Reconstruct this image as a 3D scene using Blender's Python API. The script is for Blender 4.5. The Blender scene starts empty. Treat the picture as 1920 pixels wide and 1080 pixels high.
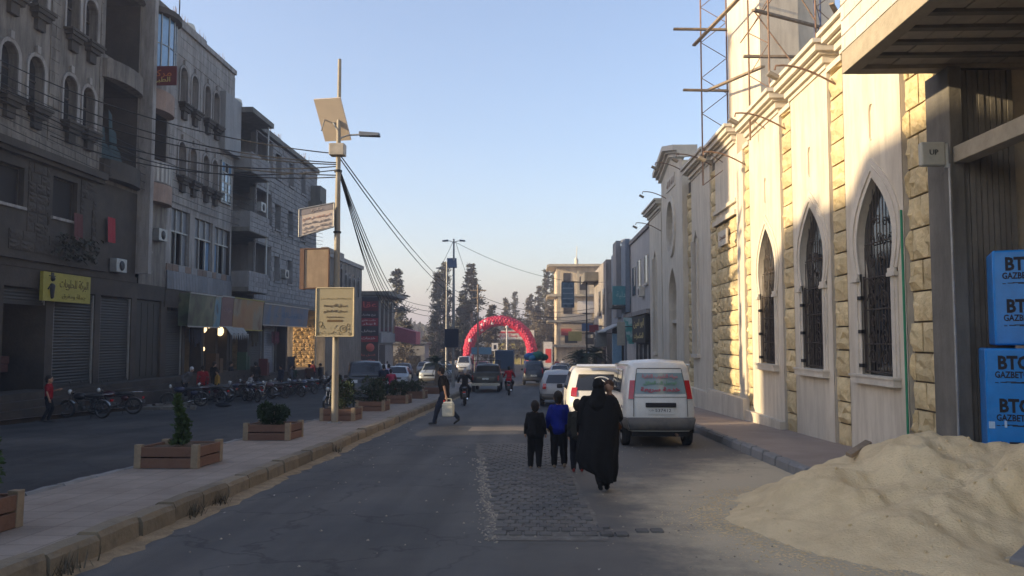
import bpy, bmesh, math, random
from mathutils import Vector, Matrix, noise
from mathutils.geometry import tessellate_polygon
R = random.Random(11)
S = bpy.context.scene
COL = S.collection
PI = math.pi
E = 1.84                                   # eye height above the road at the camera

# ------------------------------------------------------------------ camera
cd = bpy.data.cameras.new('camera'); cam = bpy.data.objects.new('camera', cd); COL.objects.link(cam)
cd.sensor_width = 36; cd.lens = 28.125; cd.clip_start = 0.1; cd.clip_end = 6000
cam.location = (0, 0, E)
cam.rotation_euler = (math.radians(90 + 3.62), 0, math.radians(1.64))
S.camera = cam

# ------------------------------------------------------------------ light
SUN_EL, SUN_DX, SUN_DY = 12.0, 1.0, 0.26    # low evening sun, light travels towards +X (and a little +Y)
w = bpy.data.worlds.new('World'); S.world = w; w.use_nodes = True
nt = w.node_tree; bg = nt.nodes['Background']
sky = nt.nodes.new('ShaderNodeTexSky'); sky.sky_type = 'NISHITA'; sky.sun_disc = False
sky.sun_elevation = math.radians(SUN_EL)
sx, sy = -SUN_DX, -SUN_DY                    # horizontal direction towards the sun
sky.sun_rotation = math.atan2(sx, sy)
sky.air_density = 1.0; sky.dust_density = 1.1; sky.ozone_density = 1.6
hsv = nt.nodes.new('ShaderNodeHueSaturation'); hsv.inputs['Saturation'].default_value = 1.0
hsv.inputs['Value'].default_value = 1.0
mixc = nt.nodes.new('ShaderNodeMix'); mixc.data_type = 'RGBA'; mixc.blend_type = 'MULTIPLY'
mixc.inputs[0].default_value = 1.0; mixc.inputs[7].default_value = (1.0, 0.965, 1.035, 1)
nt.links.new(sky.outputs[0], hsv.inputs['Color']); nt.links.new(hsv.outputs[0], mixc.inputs[6])
nt.links.new(mixc.outputs[2], bg.inputs[0]); bg.inputs[1].default_value = 0.15
sd = bpy.data.lights.new('sun', 'SUN'); sd.energy = 4.9; sd.angle = math.radians(0.9); sd.color = (1.0, 0.79, 0.50)
so = bpy.data.objects.new('sun', sd); COL.objects.link(so)
el = math.radians(SUN_EL); hl = math.hypot(SUN_DX, SUN_DY)
dv = Vector((SUN_DX / hl * math.cos(el), SUN_DY / hl * math.cos(el), -math.sin(el)))
so.rotation_euler = dv.to_track_quat('-Z', 'Y').to_euler(); so.location = (-60, 0, 40)
vs = S.view_settings; vs.view_transform = 'Standard'; vs.look = 'None'; vs.exposure = 1.22; vs.gamma = 1.0
try: vs.use_curve_mapping = False
except Exception: pass

# ------------------------------------------------------------------ helpers
def gz(y):
    z = -0.03 * min(y, 50)
    if y > 50: z -= 0.018 * (min(y, 120) - 50)
    if y > 120: z -= 0.008 * (min(y, 260) - 120)
    return z

def pm(name, base, rough=0.85, var=0.18, scale=1.5, bump=0.25, bscale=30, dirt=None, dirt_amt=0.5, dscale=0.6,
       metal=0.0, streak=0.0, rnd=0.0, spec=0.3, coat=0.0, dist=0.02):
    """principled material: mottled base, optional dirt colour (large shapes, vertical streaks), fine bump, per-object variation"""
    m = bpy.data.materials.new(name); m.use_nodes = True
    t = m.node_tree; b = t.nodes['Principled BSDF']; L = t.links.new; N = t.nodes.new
    b.inputs['Roughness'].default_value = rough; b.inputs['Metallic'].default_value = metal
    b.inputs['Specular IOR Level'].default_value = spec
    if coat: b.inputs['Coat Weight'].default_value = coat; b.inputs['Coat Roughness'].default_value = 0.08
    geo = N('ShaderNodeNewGeometry')
    n1 = N('ShaderNodeTexNoise'); n1.inputs['Scale'].default_value = scale; n1.inputs['Detail'].default_value = 6; n1.inputs['Roughness'].default_value = 0.65
    L(geo.outputs['Position'], n1.inputs['Vector'])
    cr = N('ShaderNodeMapRange'); cr.inputs[1].default_value = 0.3; cr.inputs[2].default_value = 0.7
    cr.inputs[3].default_value = 1 - var; cr.inputs[4].default_value = 1 + var
    L(n1.outputs[0], cr.inputs[0])
    fac = cr.outputs[0]
    if rnd:
        oi = N('ShaderNodeObjectInfo'); r2 = N('ShaderNodeMapRange'); r2.inputs[3].default_value = 1 - rnd; r2.inputs[4].default_value = 1 + rnd
        L(oi.outputs['Random'], r2.inputs[0]); mu = N('ShaderNodeMath'); mu.operation = 'MULTIPLY'
        L(fac, mu.inputs[0]); L(r2.outputs[0], mu.inputs[1]); fac = mu.outputs[0]
    vm = N('ShaderNodeVectorMath'); vm.operation = 'SCALE'; vm.inputs[0].default_value = base[:3]
    L(fac, vm.inputs['Scale']); out = vm.outputs[0]
    if dirt:
        mp = N('ShaderNodeMapping'); mp.inputs['Scale'].default_value = (1, 1, 0.16 if streak else 1)
        L(geo.outputs['Position'], mp.inputs[0])
        n2 = N('ShaderNodeTexNoise'); n2.inputs['Scale'].default_value = dscale * (3 if streak else 1); n2.inputs['Detail'].default_value = 8; n2.inputs['Roughness'].default_value = 0.7
        L(mp.outputs[0], n2.inputs['Vector'])
        r3 = N('ShaderNodeMapRange'); r3.inputs[1].default_value = 0.42; r3.inputs[2].default_value = 0.68; r3.inputs[4].default_value = dirt_amt
        L(n2.outputs[0], r3.inputs[0])
        mx = N('ShaderNodeMix'); mx.data_type = 'RGBA'; mx.inputs[7].default_value = (*dirt[:3], 1)
        L(r3.outputs[0], mx.inputs[0]); L(out, mx.inputs[6]); out = mx.outputs[2]
    L(out, b.inputs['Base Color'])
    if bump:
        n3 = N('ShaderNodeTexNoise'); n3.inputs['Scale'].default_value = bscale; n3.inputs['Detail'].default_value = 5
        L(geo.outputs['Position'], n3.inputs['Vector'])
        bp = N('ShaderNodeBump'); bp.inputs['Strength'].default_value = bump; bp.inputs['Distance'].default_value = dist
        L(n3.outputs[0], bp.inputs['Height']); L(bp.outputs[0], b.inputs['Normal'])
    return m

def emit(name, col, st):
    m = bpy.data.materials.new(name); m.use_nodes = True; b = m.node_tree.nodes['Principled BSDF']
    b.inputs['Base Color'].default_value = (*col, 1); b.inputs['Emission Color'].default_value = (*col, 1); b.inputs['Emission Strength'].default_value = st
    return m

class MB:
    """collects faces for ONE mesh object"""
    def __init__(s): s.v = []; s.f = []; s.m = []; s.s = []
    def face(s, pts, m=0, sm=False):
        n = len(s.v); s.v += [tuple(p) for p in pts]; s.f.append(tuple(range(n, n + len(pts)))); s.m.append(m); s.s.append(sm)
    def grid(s, rows, m=0, sm=True, close=False):
        n = len(s.v); k = len(rows[0])
        for r in rows: s.v += [tuple(p) for p in r]
        for i in range(len(rows) - 1):
            for j in range(k if close else k - 1):
                j2 = (j + 1) % k
                s.f.append((n + i * k + j, n + i * k + j2, n + (i + 1) * k + j2, n + (i + 1) * k + j)); s.m.append(m); s.s.append(sm)
    def box(s, x0, x1, y0, y1, z0, z1, m=0):
        s.hexa([(x0, y0, z0), (x1, y0, z0), (x1, y1, z0), (x0, y1, z0), (x0, y0, z1), (x1, y0, z1), (x1, y1, z1), (x0, y1, z1)], m)
    def hexa(s, p, m=0):
        n = len(s.v); s.v += [tuple(q) for q in p]
        for f in ((0, 3, 2, 1), (4, 5, 6, 7), (0, 1, 5, 4), (1, 2, 6, 5), (2, 3, 7, 6), (3, 0, 4, 7)):
            s.f.append(tuple(n + i for i in f)); s.m.append(m); s.s.append(False)
    def obox(s, c, size, rot=(0, 0, 0), m=0):
        from mathutils import Euler
        M = Euler(rot).to_matrix(); c = Vector(c); a, b, d = (q / 2 for q in size)
        s.hexa([c + M @ Vector(q) for q in ((-a, -b, -d), (a, -b, -d), (a, b, -d), (-a, b, -d), (-a, -b, d), (a, -b, d), (a, b, d), (-a, b, d))], m)
    def tube(s, pts, r, n=6, m=0, caps=True, sm=True):
        pts = [Vector(p) for p in pts]; rs = r if isinstance(r, (list, tuple)) else [r] * len(pts)
        rows = []; up = None
        for i, p in enumerate(pts):
            a = pts[max(i - 1, 0)]; b = pts[min(i + 1, len(pts) - 1)]; d = (b - a)
            if d.length < 1e-9: d = Vector((0, 0, 1))
            d.normalize()
            if up is None: up = Vector((0, 0, 1)) if abs(d.z) < 0.9 else Vector((1, 0, 0))
            u = d.cross(up).normalized(); up = u.cross(d).normalized()
            rows.append([p + (u * math.cos(2 * PI * k / n) + up * math.sin(2 * PI * k / n)) * rs[i] for k in range(n)])
        s.grid(rows, m, sm, True)
        if caps: s.face(list(reversed(rows[0])), m); s.face(rows[-1], m)
    def lathe(s, c, prof, axis='z', n=16, m=0, sm=True):
        c = Vector(c); rows = []
        for (r, h) in prof:
            row = []
            for k in range(n):
                a = 2 * PI * k / n; x, y = r * math.cos(a), r * math.sin(a)
                row.append(c + (Vector((x, y, h)) if axis == 'z' else Vector((h, x, y)) if axis == 'x' else Vector((y, h, x))))
            rows.append(row)
        s.grid(rows, m, sm, True)
    def ball(s, c, r, n=8, m=0, sc=(1, 1, 1)):
        c = Vector(c); rows = []
        for i in range(n // 2 + 1):
            t = PI * i / (n // 2)
            rows.append([c + Vector((sc[0] * r * math.sin(t) * math.cos(2 * PI * k / n), sc[1] * r * math.sin(t) * math.sin(2 * PI * k / n), -sc[2] * r * math.cos(t))) for k in range(n)])
        s.grid(rows, m, True, True)
    def caps(s, p0, p1, r0, r1, n=10, m=0):
        p0 = Vector(p0); p1 = Vector(p1); d = p1 - p0
        if d.length < 1e-6: d = Vector((0, 0, 1e-4)); p1 = p0 + d
        dn = d.normalized(); pts = []; rs = []
        for a in (-80, -45, -15): pts.append(p0 + dn * r0 * math.sin(math.radians(a))); rs.append(r0 * math.cos(math.radians(a)))
        for a in (15, 45, 80): pts.append(p1 + dn * r1 * math.sin(math.radians(a))); rs.append(r1 * math.cos(math.radians(a)))
        s.tube(pts, rs, n, m)
    def mesh(s, name, mats):
        me = bpy.data.meshes.new(name); me.from_pydata(s.v, [], s.f)
        for q in (mats if isinstance(mats, (list, tuple)) else [mats]): me.materials.append(q)
        me.polygons.foreach_set('material_index', s.m); me.polygons.foreach_set('use_smooth', s.s)
        me.update(); return me
    def build(s, name, mats, parent=None, fix=False, **kw):
        me = s.mesh(name, mats)
        if fix:
            b = bmesh.new(); b.from_mesh(me); bmesh.ops.remove_doubles(b, verts=b.verts, dist=1e-5)
            bmesh.ops.recalc_face_normals(b, faces=b.faces); b.to_mesh(me); b.free()
        return obj(name, me, parent, **kw)

def obj(name, me, parent=None, label=None, cat=None, group=None, kind=None, loc=None, rz=None, scale=None):
    o = bpy.data.objects.new(name, me); COL.objects.link(o)
    if parent: o.parent = parent
    if loc is not None: o.location = loc
    if rz is not None: o.rotation_euler = (0, 0, rz)
    if scale is not None: o.scale = scale
    return tag(o, label, cat, group, kind)
def tag(o, label=None, cat=None, group=None, kind=None):
    if label: o['label'] = label
    if cat: o['category'] = cat
    if group: o['group'] = group
    if kind: o['kind'] = kind
    return o
def thing(name, label, cat, loc=(0, 0, 0), rz=0, group=None):
    return obj(name, None, None, label, cat, group, None, loc, rz)
_kids = {}
def kids(o): return [c for c in COL.objects if c.parent == o]
def snapshot(o): return (o, [snapshot(c) for c in kids(o)])
def copy_tree(sn, parent=None):
    o, ch = sn; c = o.copy(); COL.objects.link(c); c.parent = parent
    for k in ch: copy_tree(k, c)
    return c
def bevel(o, wd=0.02, seg=2):
    md = o.modifiers.new('b', 'BEVEL'); md.width = wd; md.segments = seg; md.limit_method = 'ANGLE'; return o

class Fr:
    """wall frame: u along the wall, v up, w outwards"""
    def __init__(s, o, u, w): s.o = Vector(o); s.u = Vector(u).normalized(); s.w = Vector(w).normalized()
    def p(s, u, v, w=0): return s.o + s.u * u + Vector((0, 0, v)) + s.w * w
    def box(s, mb, u0, u1, v0, v1, w0, w1, m=0):
        mb.hexa([s.p(u0, v0, w0), s.p(u1, v0, w0), s.p(u1, v0, w1), s.p(u0, v0, w1), s.p(u0, v1, w0), s.p(u1, v1, w0), s.p(u1, v1, w1), s.p(u0, v1, w1)], m)
    def sheet(s, mb, outer, holes=(), w=0, depth=0.3, m=0, mr=None):
        loops = [[Vector((a, b, 0)) for a, b in l] for l in [outer] + list(holes)]
        flat = [q for l in loops for q in l]
        n = len(mb.v); mb.v += [tuple(s.p(q.x, q.y, w)) for q in flat]
        for t in tessellate_polygon(loops): mb.f.append(tuple(n + i for i in t)); mb.m.append(m); mb.s.append(False)
        for l in holes:
            k = len(l)
            for i in range(k):
                a, b = l[i], l[(i + 1) % k]
                mb.face([s.p(*a, w), s.p(*b, w), s.p(*b, w - depth), s.p(*a, w - depth)], m if mr is None else mr)
    def prism(s, mb, poly, w0, w1, m=0):
        n = len(mb.v); k = len(poly)
        mb.v += [tuple(s.p(a, b, w1)) for a, b in poly] + [tuple(s.p(a, b, w0)) for a, b in poly]
        for t in tessellate_polygon([[Vector((a, b, 0)) for a, b in poly]]):
            mb.f.append(tuple(n + i for i in t)); mb.m.append(m); mb.s.append(False)
        for i in range(k): mb.f.append((n + i, n + (i + 1) % k, n + k + (i + 1) % k, n + k + i)); mb.m.append(m); mb.s.append(False)

def rect(a, b, c, d): return [(a, c), (b, c), (b, d), (a, d)]
def arch(u0, u1, v0, vt, n=8):
    r = (u1 - u0) / 2; c = (u0 + u1) / 2; vs_ = vt - r
    return [(u0, v0), (u1, v0)] + [(c + r * math.cos(PI * i / n), vs_ + r * math.sin(PI * i / n)) for i in range(n + 1)]
def ogee(c, hw, v0, vs_, vt, grow=0.0, bulge=0.1, n=12):
    """keel arch: straight jambs, a small shoulder, bulging haunches and a point"""
    w_ = hw + grow; r = []
    for i in range(n + 1):
        t = i / n; x = w_ * (1 - t ** 3.4) + 3.2 * bulge * w_ * math.sin(PI * t) * (1 - t) ** .6 if i < n else 0
        r.append((x, vs_ + (vt + grow * 1.3 - vs_) * t))
    right = [(w_, v0 - grow)] + r
    return [(c - x, v) for x, v in right] [::1] and ([(c - w_, v0 - grow), (c + w_, v0 - grow)] + [(c + x, v) for x, v in r[:-1]] + [(c, r[-1][1])] + [(c - x, v) for x, v in reversed(r[:-1])])

# Arabic letters are shaped here because the text object does not join them
_AR = {}
def _ar():
    cp = 0xFE8D
    for ch, n in (('ا', 2), ('ب', 4), ('ة', 2), ('ت', 4), ('ث', 4), ('ج', 4), ('ح', 4), ('خ', 4), ('د', 2), ('ذ', 2), ('ر', 2), ('ز', 2), ('س', 4), ('ش', 4), ('ص', 4), ('ض', 4), ('ط', 4), ('ظ', 4), ('ع', 4), ('غ', 4), ('ف', 4), ('ق', 4), ('ك', 4), ('ل', 4), ('م', 4), ('ن', 4), ('ه', 4), ('و', 2), ('ى', 2), ('ي', 4)):
        _AR[ch] = (cp, n); cp += n
_ar()
def arabic(t):
    out = []
    for wd in t.split(' '):
        r = ''
        for i, c in enumerate(wd):
            if c not in _AR: r += c; continue
            cp, n = _AR[c]
            pj = i > 0 and wd[i - 1] in _AR and _AR[wd[i - 1]][1] == 4
            nj = n == 4 and i < len(wd) - 1 and wd[i + 1] in _AR
            r += chr(cp + (3 if pj and nj else 2 if nj else 1 if pj else 0))
        out.append(r[::-1])
    return ' '.join(reversed(out))

def lettering(name, txt, size, mat, parent, origin, udir, wdir, ext=0.004, vdir=(0, 0, 1), bold=0.0, width=None, height=None):
    """text as a thin mesh centred on origin; udir = reading direction, wdir = outward normal"""
    c = bpy.data.curves.new(name, 'FONT'); c.body = txt; c.size = size; c.extrude = ext; c.align_x = 'CENTER'; c.align_y = 'CENTER'
    c.offset = bold; c.resolution_u = 2
    o = bpy.data.objects.new(name, c); COL.objects.link(o)
    bpy.context.view_layer.update()
    me = bpy.data.meshes.new_from_object(o.evaluated_get(bpy.context.evaluated_depsgraph_get()))
    bpy.data.objects.remove(o); me.name = name; me.materials.clear(); me.materials.append(mat)
    xs = [v.co.x for v in me.vertices]; ys = [v.co.y for v in me.vertices]
    if not xs: return None
    fx = width / (max(xs) - min(xs)) if width else 1; fy = height / (max(ys) - min(ys)) if height else (min(fx, 1) if width else 1)
    cx, cy = (max(xs) + min(xs)) / 2, (max(ys) + min(ys)) / 2
    u = Vector(udir).normalized(); v_ = Vector(vdir).normalized(); w_ = Vector(wdir).normalized()
    for vt in me.vertices:
        x, y, z = vt.co; vt.co = Vector(origin) + u * ((x - cx) * fx) + v_ * ((y - cy) * fy) + w_ * (z + ext)
    return obj(name, me, parent)

# ---- shared unit piece meshes for stones / bricks
def piece_mesh(name, mat, rough=0.0, seed=0, inset=0.03):
    """unit block: u 0..1, v 0..1, w 0..1 (x,z,y); front face pillowed and uneven"""
    rr = random.Random(seed); mb = MB(); n = 3 if rough else 1
    if not rough:
        i = inset
        a = [(0, 0, 0), (1, 0, 0), (1, 0, 1), (0, 0, 1)]; b = [(0, .8, 0), (1, .8, 0), (1, .8, 1), (0, .8, 1)]
        c = [(i, 1, i), (1 - i, 1, i), (1 - i, 1, 1 - i), (i, 1, 1 - i)]
        for p, q in ((a, b), (b, c)):
            for k in range(4): mb.face([p[k], p[(k + 1) % 4], q[(k + 1) % 4], q[k]])
        mb.face(c)
    else:
        g = []
        for j in range(n + 2):
            row = []
            for k in range(n + 2):
                edge = j in (0, n + 1) or k in (0, n + 1)
                x = k / (n + 1); z = j / (n + 1)
                if not edge: x += rr.uniform(-.06, .06); z += rr.uniform(-.06, .06)
                row.append((x, 0.45 if edge else 0.75 + rr.uniform(-rough, rough * 1.2), z))
            g.append(row)
        mb.grid(g, 0, False)
        pts = g[0] + [r[-1] for r in g[1:]] + g[-1][-2::-1] + [r[0] for r in g[-2:0:-1]]
        k = len(pts)
        for i in range(k):
            p, q = pts[i], pts[(i + 1) % k]; mb.face([(p[0], 0, p[2]), (q[0], 0, q[2]), q, p])
    return mb.mesh(name, mat)

def courses(u0, u1, v0, v1, bw, bh, holes=(), gap=0.012, jit=0.0, rr=R, jh=0.0):
    """running-bond rectangles clipped round rectangular holes"""
    out = []; v = v0; k = 0
    while v < v1 - 0.04:
        h = min(bh * (1 + rr.uniform(-jh, jh)), v1 - v)
        if v1 - v - h < 0.08: h = v1 - v
        u = u0 - (bw * 0.5 if k % 2 and bw < (u1 - u0) else 0)
        while u < u1 - 0.02:
            wd = bw * (1 + rr.uniform(-jit, jit)); a, b = max(u, u0), min(u + wd, u1)
            if u1 - b < 0.06: b = u1
            segs = [(a, b)]
            for (h0, h1, g0, g1) in holes:
                if g0 < v + h - 0.05 and g1 > v + 0.05:
                    ns = []
                    for (p, q) in segs:
                        if h1 <= p or h0 >= q: ns.append((p, q)); continue
                        if p < h0: ns.append((p, h0))
                        if q > h1: ns.append((h1, q))
                    segs = ns
            for (p, q) in segs:
                if q - p > 0.08: out.append((p + gap / 2, q - gap / 2, v + gap / 2, v + h - gap / 2))
            u = b if b == u1 else u + wd
        v += h; k += 1
    return out

def lay(fr, rects, meshes, parent, name, t=0.05, limit=300, near=None, w=0.0, rr=R, tj=0.0):
    """lay rectangles as single pieces (up to limit, nearest first), the rest joined as stuff"""
    if near: rects = sorted(rects, key=near)
    ang = Matrix((fr.u, fr.w, Vector((0, 0, 1)))).transposed().to_3x3()
    mirrored = ang.determinant() < 0
    rot = None if mirrored else ang.to_euler()
    for (a, b, c, d) in rects[:limit]:
        me = rr.choice(meshes); tt = t * (1 + rr.uniform(-tj, tj))
        if mirrored:
            o = obj(name, me, parent, loc=fr.p(b, c, w), scale=(b - a, tt, d - c))
            o.rotation_euler = Matrix((-fr.u, fr.w, Vector((0, 0, 1)))).transposed().to_euler()
        else:
            o = obj(name, me, parent, loc=fr.p(a, c, w), scale=(b - a, tt, d - c)); o.rotation_euler = rot
    rest = rects[limit:]
    if rest:
        mb = MB()
        for (a, b, c, d) in rest:
            me = rr.choice(meshes); n = len(mb.v); tt = t * (1 + rr.uniform(-tj, tj))
            for v_ in me.vertices: mb.v.append(tuple(fr.p(a + v_.co.x * (b - a), c + v_.co.z * (d - c), w + v_.co.y * tt)))
            for p in me.polygons: mb.f.append(tuple(n + i for i in p.vertices)); mb.m.append(0); mb.s.append(False)
        mb.build(name + '_infill', meshes[0].materials[0], parent, kind='stuff')

def shell(name_parts, fr, u0, u1, v0, v1, depth, mat, parent, roof=True):
    """side walls, back wall and roof slab behind a facade sheet"""
    mb = MB()
    fr.box(mb, u0, u0 + .25, v0, v1, -depth, -.003); fr.box(mb, u1 - .25, u1, v0, v1, -depth, -.003)
    fr.box(mb, u0 + .25, u1 - .25, v0, v1, -depth, -depth + .25)
    mb.build('side_wall', mat, parent)
    mb = MB(); fr.box(mb, u0 + .25, u1 - .25, v1 - .35, v1 - .1, -depth + .25, -.003)
    return mb.build('roof', mat, parent)

# ------------------------------------------------------------------ materials
M = {}
M['asphalt'] = None
M['ground'] = pm('dusty_ground', (.16, .14, .115), scale=.3, dirt=(.09, .085, .08), dscale=.1)
M['pave'] = pm('pavement_dust', (.14, .115, .10), scale=1.2, dirt=(.2, .17, .15), dirt_amt=.5, dscale=1.5, bump=.3)
M['kerb_y'] = pm('kerb_stone', (.25, .20, .135), scale=3, var=.3, dirt=(.06, .05, .04), dirt_amt=.7, dscale=3, bump=.6, bscale=18, rnd=.25)
M['kerb_g'] = pm('kerb_grey', (.24, .235, .225), scale=3, var=.2, dirt=(.10, .09, .085), dirt_amt=.6, dscale=3, bump=.5, bscale=18, rnd=.15)
M['white_stone'] = pm('white_cut_stone', (.66, .585, .465), rough=.7, scale=.9, var=.07, dirt=(.40, .33, .245), dirt_amt=.65, dscale=1.0, streak=1, bump=.12, bscale=24)
M['white_trim'] = pm('white_trim', (.63, .565, .46), rough=.7, scale=1.5, var=.08, dirt=(.36, .32, .27), dirt_amt=.4, dscale=2, bump=.1)
M['yellow_stone'] = pm('rusticated_stone', (.62, .495, .28), rough=.85, scale=4, var=.2, dirt=(.45, .33, .17), dirt_amt=.6, dscale=3, bump=1.0, bscale=14, rnd=.14, dist=.03)
M['mortar'] = pm('dark_joint', (.13, .11, .085), scale=4)
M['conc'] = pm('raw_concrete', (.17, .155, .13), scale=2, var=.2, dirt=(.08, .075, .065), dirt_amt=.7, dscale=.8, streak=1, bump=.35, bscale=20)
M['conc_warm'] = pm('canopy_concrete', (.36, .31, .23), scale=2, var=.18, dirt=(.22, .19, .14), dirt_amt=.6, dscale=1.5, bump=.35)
M['block'] = pm('hollow_block', (.42, .36, .27), scale=3, var=.15, dirt=(.3, .25, .18), dscale=2, bump=.4, rnd=.12)
M['block_w'] = pm('white_block', (.60, .56, .48), scale=3, var=.08, dirt=(.42, .36, .28), dscale=2, bump=.2, rnd=.07)
M['iron'] = pm('rusty_iron', (.22, .14, .095), rough=.75, scale=8, var=.3, metal=.2, bump=.2)
M['black_iron'] = pm('black_iron', (.03, .027, .025), rough=.55, scale=6, metal=.3, bump=.1)
M['steel'] = pm('galvanised', (.34, .34, .33), rough=.5, metal=.5, scale=5, dirt=(.2, .15, .1), dscale=4, dirt_amt=.4, bump=.1)
M['pole'] = pm('painted_pole', (.29, .26, .21), rough=.6, metal=.1, scale=4, dirt=(.17, .13, .09), dirt_amt=.7, dscale=2, bump=.15)
M['dark'] = pm('dark_interior', (.018, .016, .015), rough=.9, scale=1)
M['glass'] = pm('dark_glass', (.02, .022, .025), rough=.08, scale=.8, var=.3, bump=0, spec=.8)
M['glass_blue'] = pm('blue_glass', (.10, .20, .32), rough=.12, scale=.8, var=.3, bump=0, spec=.9, coat=.5)
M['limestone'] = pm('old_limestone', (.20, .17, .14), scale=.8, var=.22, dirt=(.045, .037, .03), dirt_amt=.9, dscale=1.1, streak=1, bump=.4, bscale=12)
M['limestone_b'] = pm('sooty_shaded_limestone', (.062, .049, .038), scale=1.2, var=.3, dirt=(.03, .025, .021), dirt_amt=.8, dscale=.9, bump=.5, bscale=12)
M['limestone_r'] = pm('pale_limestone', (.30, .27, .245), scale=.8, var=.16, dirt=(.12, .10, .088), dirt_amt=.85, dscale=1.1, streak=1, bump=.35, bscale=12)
M['grey_block'] = pm('grey_stone_block', (.25, .232, .225), scale=1.5, var=.16, dirt=(.13, .12, .11), dirt_amt=.6, dscale=.7, streak=1, bump=.35, rnd=.13)
M['grey_wall'] = pm('grey_render', (.27, .26, .255), scale=.8, var=.12, dirt=(.15, .14, .13), dirt_amt=.6, dscale=.6, streak=1, bump=.2)
M['tan_wall'] = pm('tan_render', (.56, .46, .33), scale=.8, var=.2, dirt=(.22, .17, .12), dirt_amt=.6, dscale=.5, streak=1, bump=.25)
M['shutter'] = pm('roller_shutter', (.036, .033, .028), rough=.6, metal=.3, scale=1.5, dirt=(.05, .045, .04), dscale=1, streak=1, bump=.1, rnd=.1)
M['tin'] = pm('tin_sheet', (.17, .175, .19), rough=.5, metal=.4, scale=2, dirt=(.13, .11, .10), dscale=2, streak=1, bump=.1, rnd=.12)
M['brown_panel'] = pm('rusty_panel', (.17, .11, .08), rough=.7, scale=3, dirt=(.12, .09, .07), bump=.2, rnd=.2)
M['rubber'] = pm('rubber', (.022, .022, .022), rough=.85, scale=9, var=.2, dirt=(.09, .08, .065), dirt_amt=.4, dscale=6)
M['chrome'] = pm('chrome', (.55, .55, .55), rough=.18, metal=1, bump=0, var=.05)
M['black_plastic'] = pm('black_plastic', (.03, .03, .032), rough=.5, scale=4, dirt=(.10, .09, .08), dirt_amt=.3, dscale=3, bump=.05)
M['grey_plastic'] = pm('grey_plastic', (.10, .098, .092), rough=.6, scale=4, dirt=(.2, .175, .14), dirt_amt=.6, dscale=3, bump=.08)
M['red_lens'] = pm('red_lens', (.42, .012, .012), rough=.15, scale=5, bump=0, spec=.7, coat=.6)
M['white_lens'] = pm('clear_lens', (.55, .56, .56), rough=.12, scale=5, bump=0, spec=.8)
M['plate'] = pm('number_plate', (.62, .62, .58), rough=.5, bump=0, var=.05)
M['ink'] = pm('black_ink', (.02, .02, .022), rough=.6, bump=0)
M['skin'] = pm('skin', (.36, .21, .14), rough=.6, scale=20, var=.06, bump=.05)
M['hair'] = pm('dark_hair', (.018, .013, .010), rough=.7, scale=40, var=.4, bump=.6, bscale=120, dist=.01)
M['sand'] = pm('building_sand', (.78, .61, .36), rough=.97, scale=1.6, var=.08, dirt=(.56, .41, .225), dirt_amt=.6, dscale=2.2, bump=1.0, bscale=38, dist=.02, spec=.1)
M['wood'] = pm('weathered_plank', (.26, .20, .14), rough=.85, scale=6, var=.3, dirt=(.12, .09, .06), dscale=4, bump=.3)
M['terracotta'] = pm('planter_brown', (.17, .092, .062), rough=.85, scale=5, var=.25, dirt=(.10, .065, .048), dscale=5, bump=.4, rnd=.12)
M['post_tan'] = pm('planter_post', (.26, .20, .135), rough=.85, scale=6, var=.2, bump=.3)
M['soil'] = pm('dry_soil', (.10, .07, .045), rough=1, scale=12, var=.4, bump=1, bscale=30, dist=.03)
M['cable'] = pm('black_cable', (.02, .02, .021), rough=.7, bump=0)
M['blue_wrap'] = pm('blue_wrap', (.008, .19, .56), rough=.35, scale=3, var=.12, bump=.25, bscale=7, dist=.03, coat=.3)

def mk_plain(name, col, rough=.7, **k): 
    k.setdefault('bump', .1); k.setdefault('var', .12); k.setdefault('scale', 5)
    return pm(name, col, rough=rough, **k)
def paint(name, col, dusty=.25): return pm(name, col, rough=.34, scale=1.3, var=.05, dirt=(.30, .26, .21), dirt_amt=dusty, dscale=1.2, bump=0, spec=.5, coat=.35)
# ================================================================== SETTING
def strip(name, x0, x1, y0, y1, dz, mat, nx=1, step=2.0, label=None, edge=None, rr=R):
    mb = MB(); rows = []; y = y0
    ys = []
    while y < y1: ys.append(y); y += step
    ys.append(y1)
    for y in ys:
        a = x0 + (edge[0](y) if edge else 0); b = x1 + (edge[1](y) if edge else 0)
        rows.append([(a + (b - a) * i / nx, y, gz(y) + dz) for i in range(nx + 1)])
    mb.grid(rows, 0, True)
    return mb.build(name, mat, fix=False, kind='structure')

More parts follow.
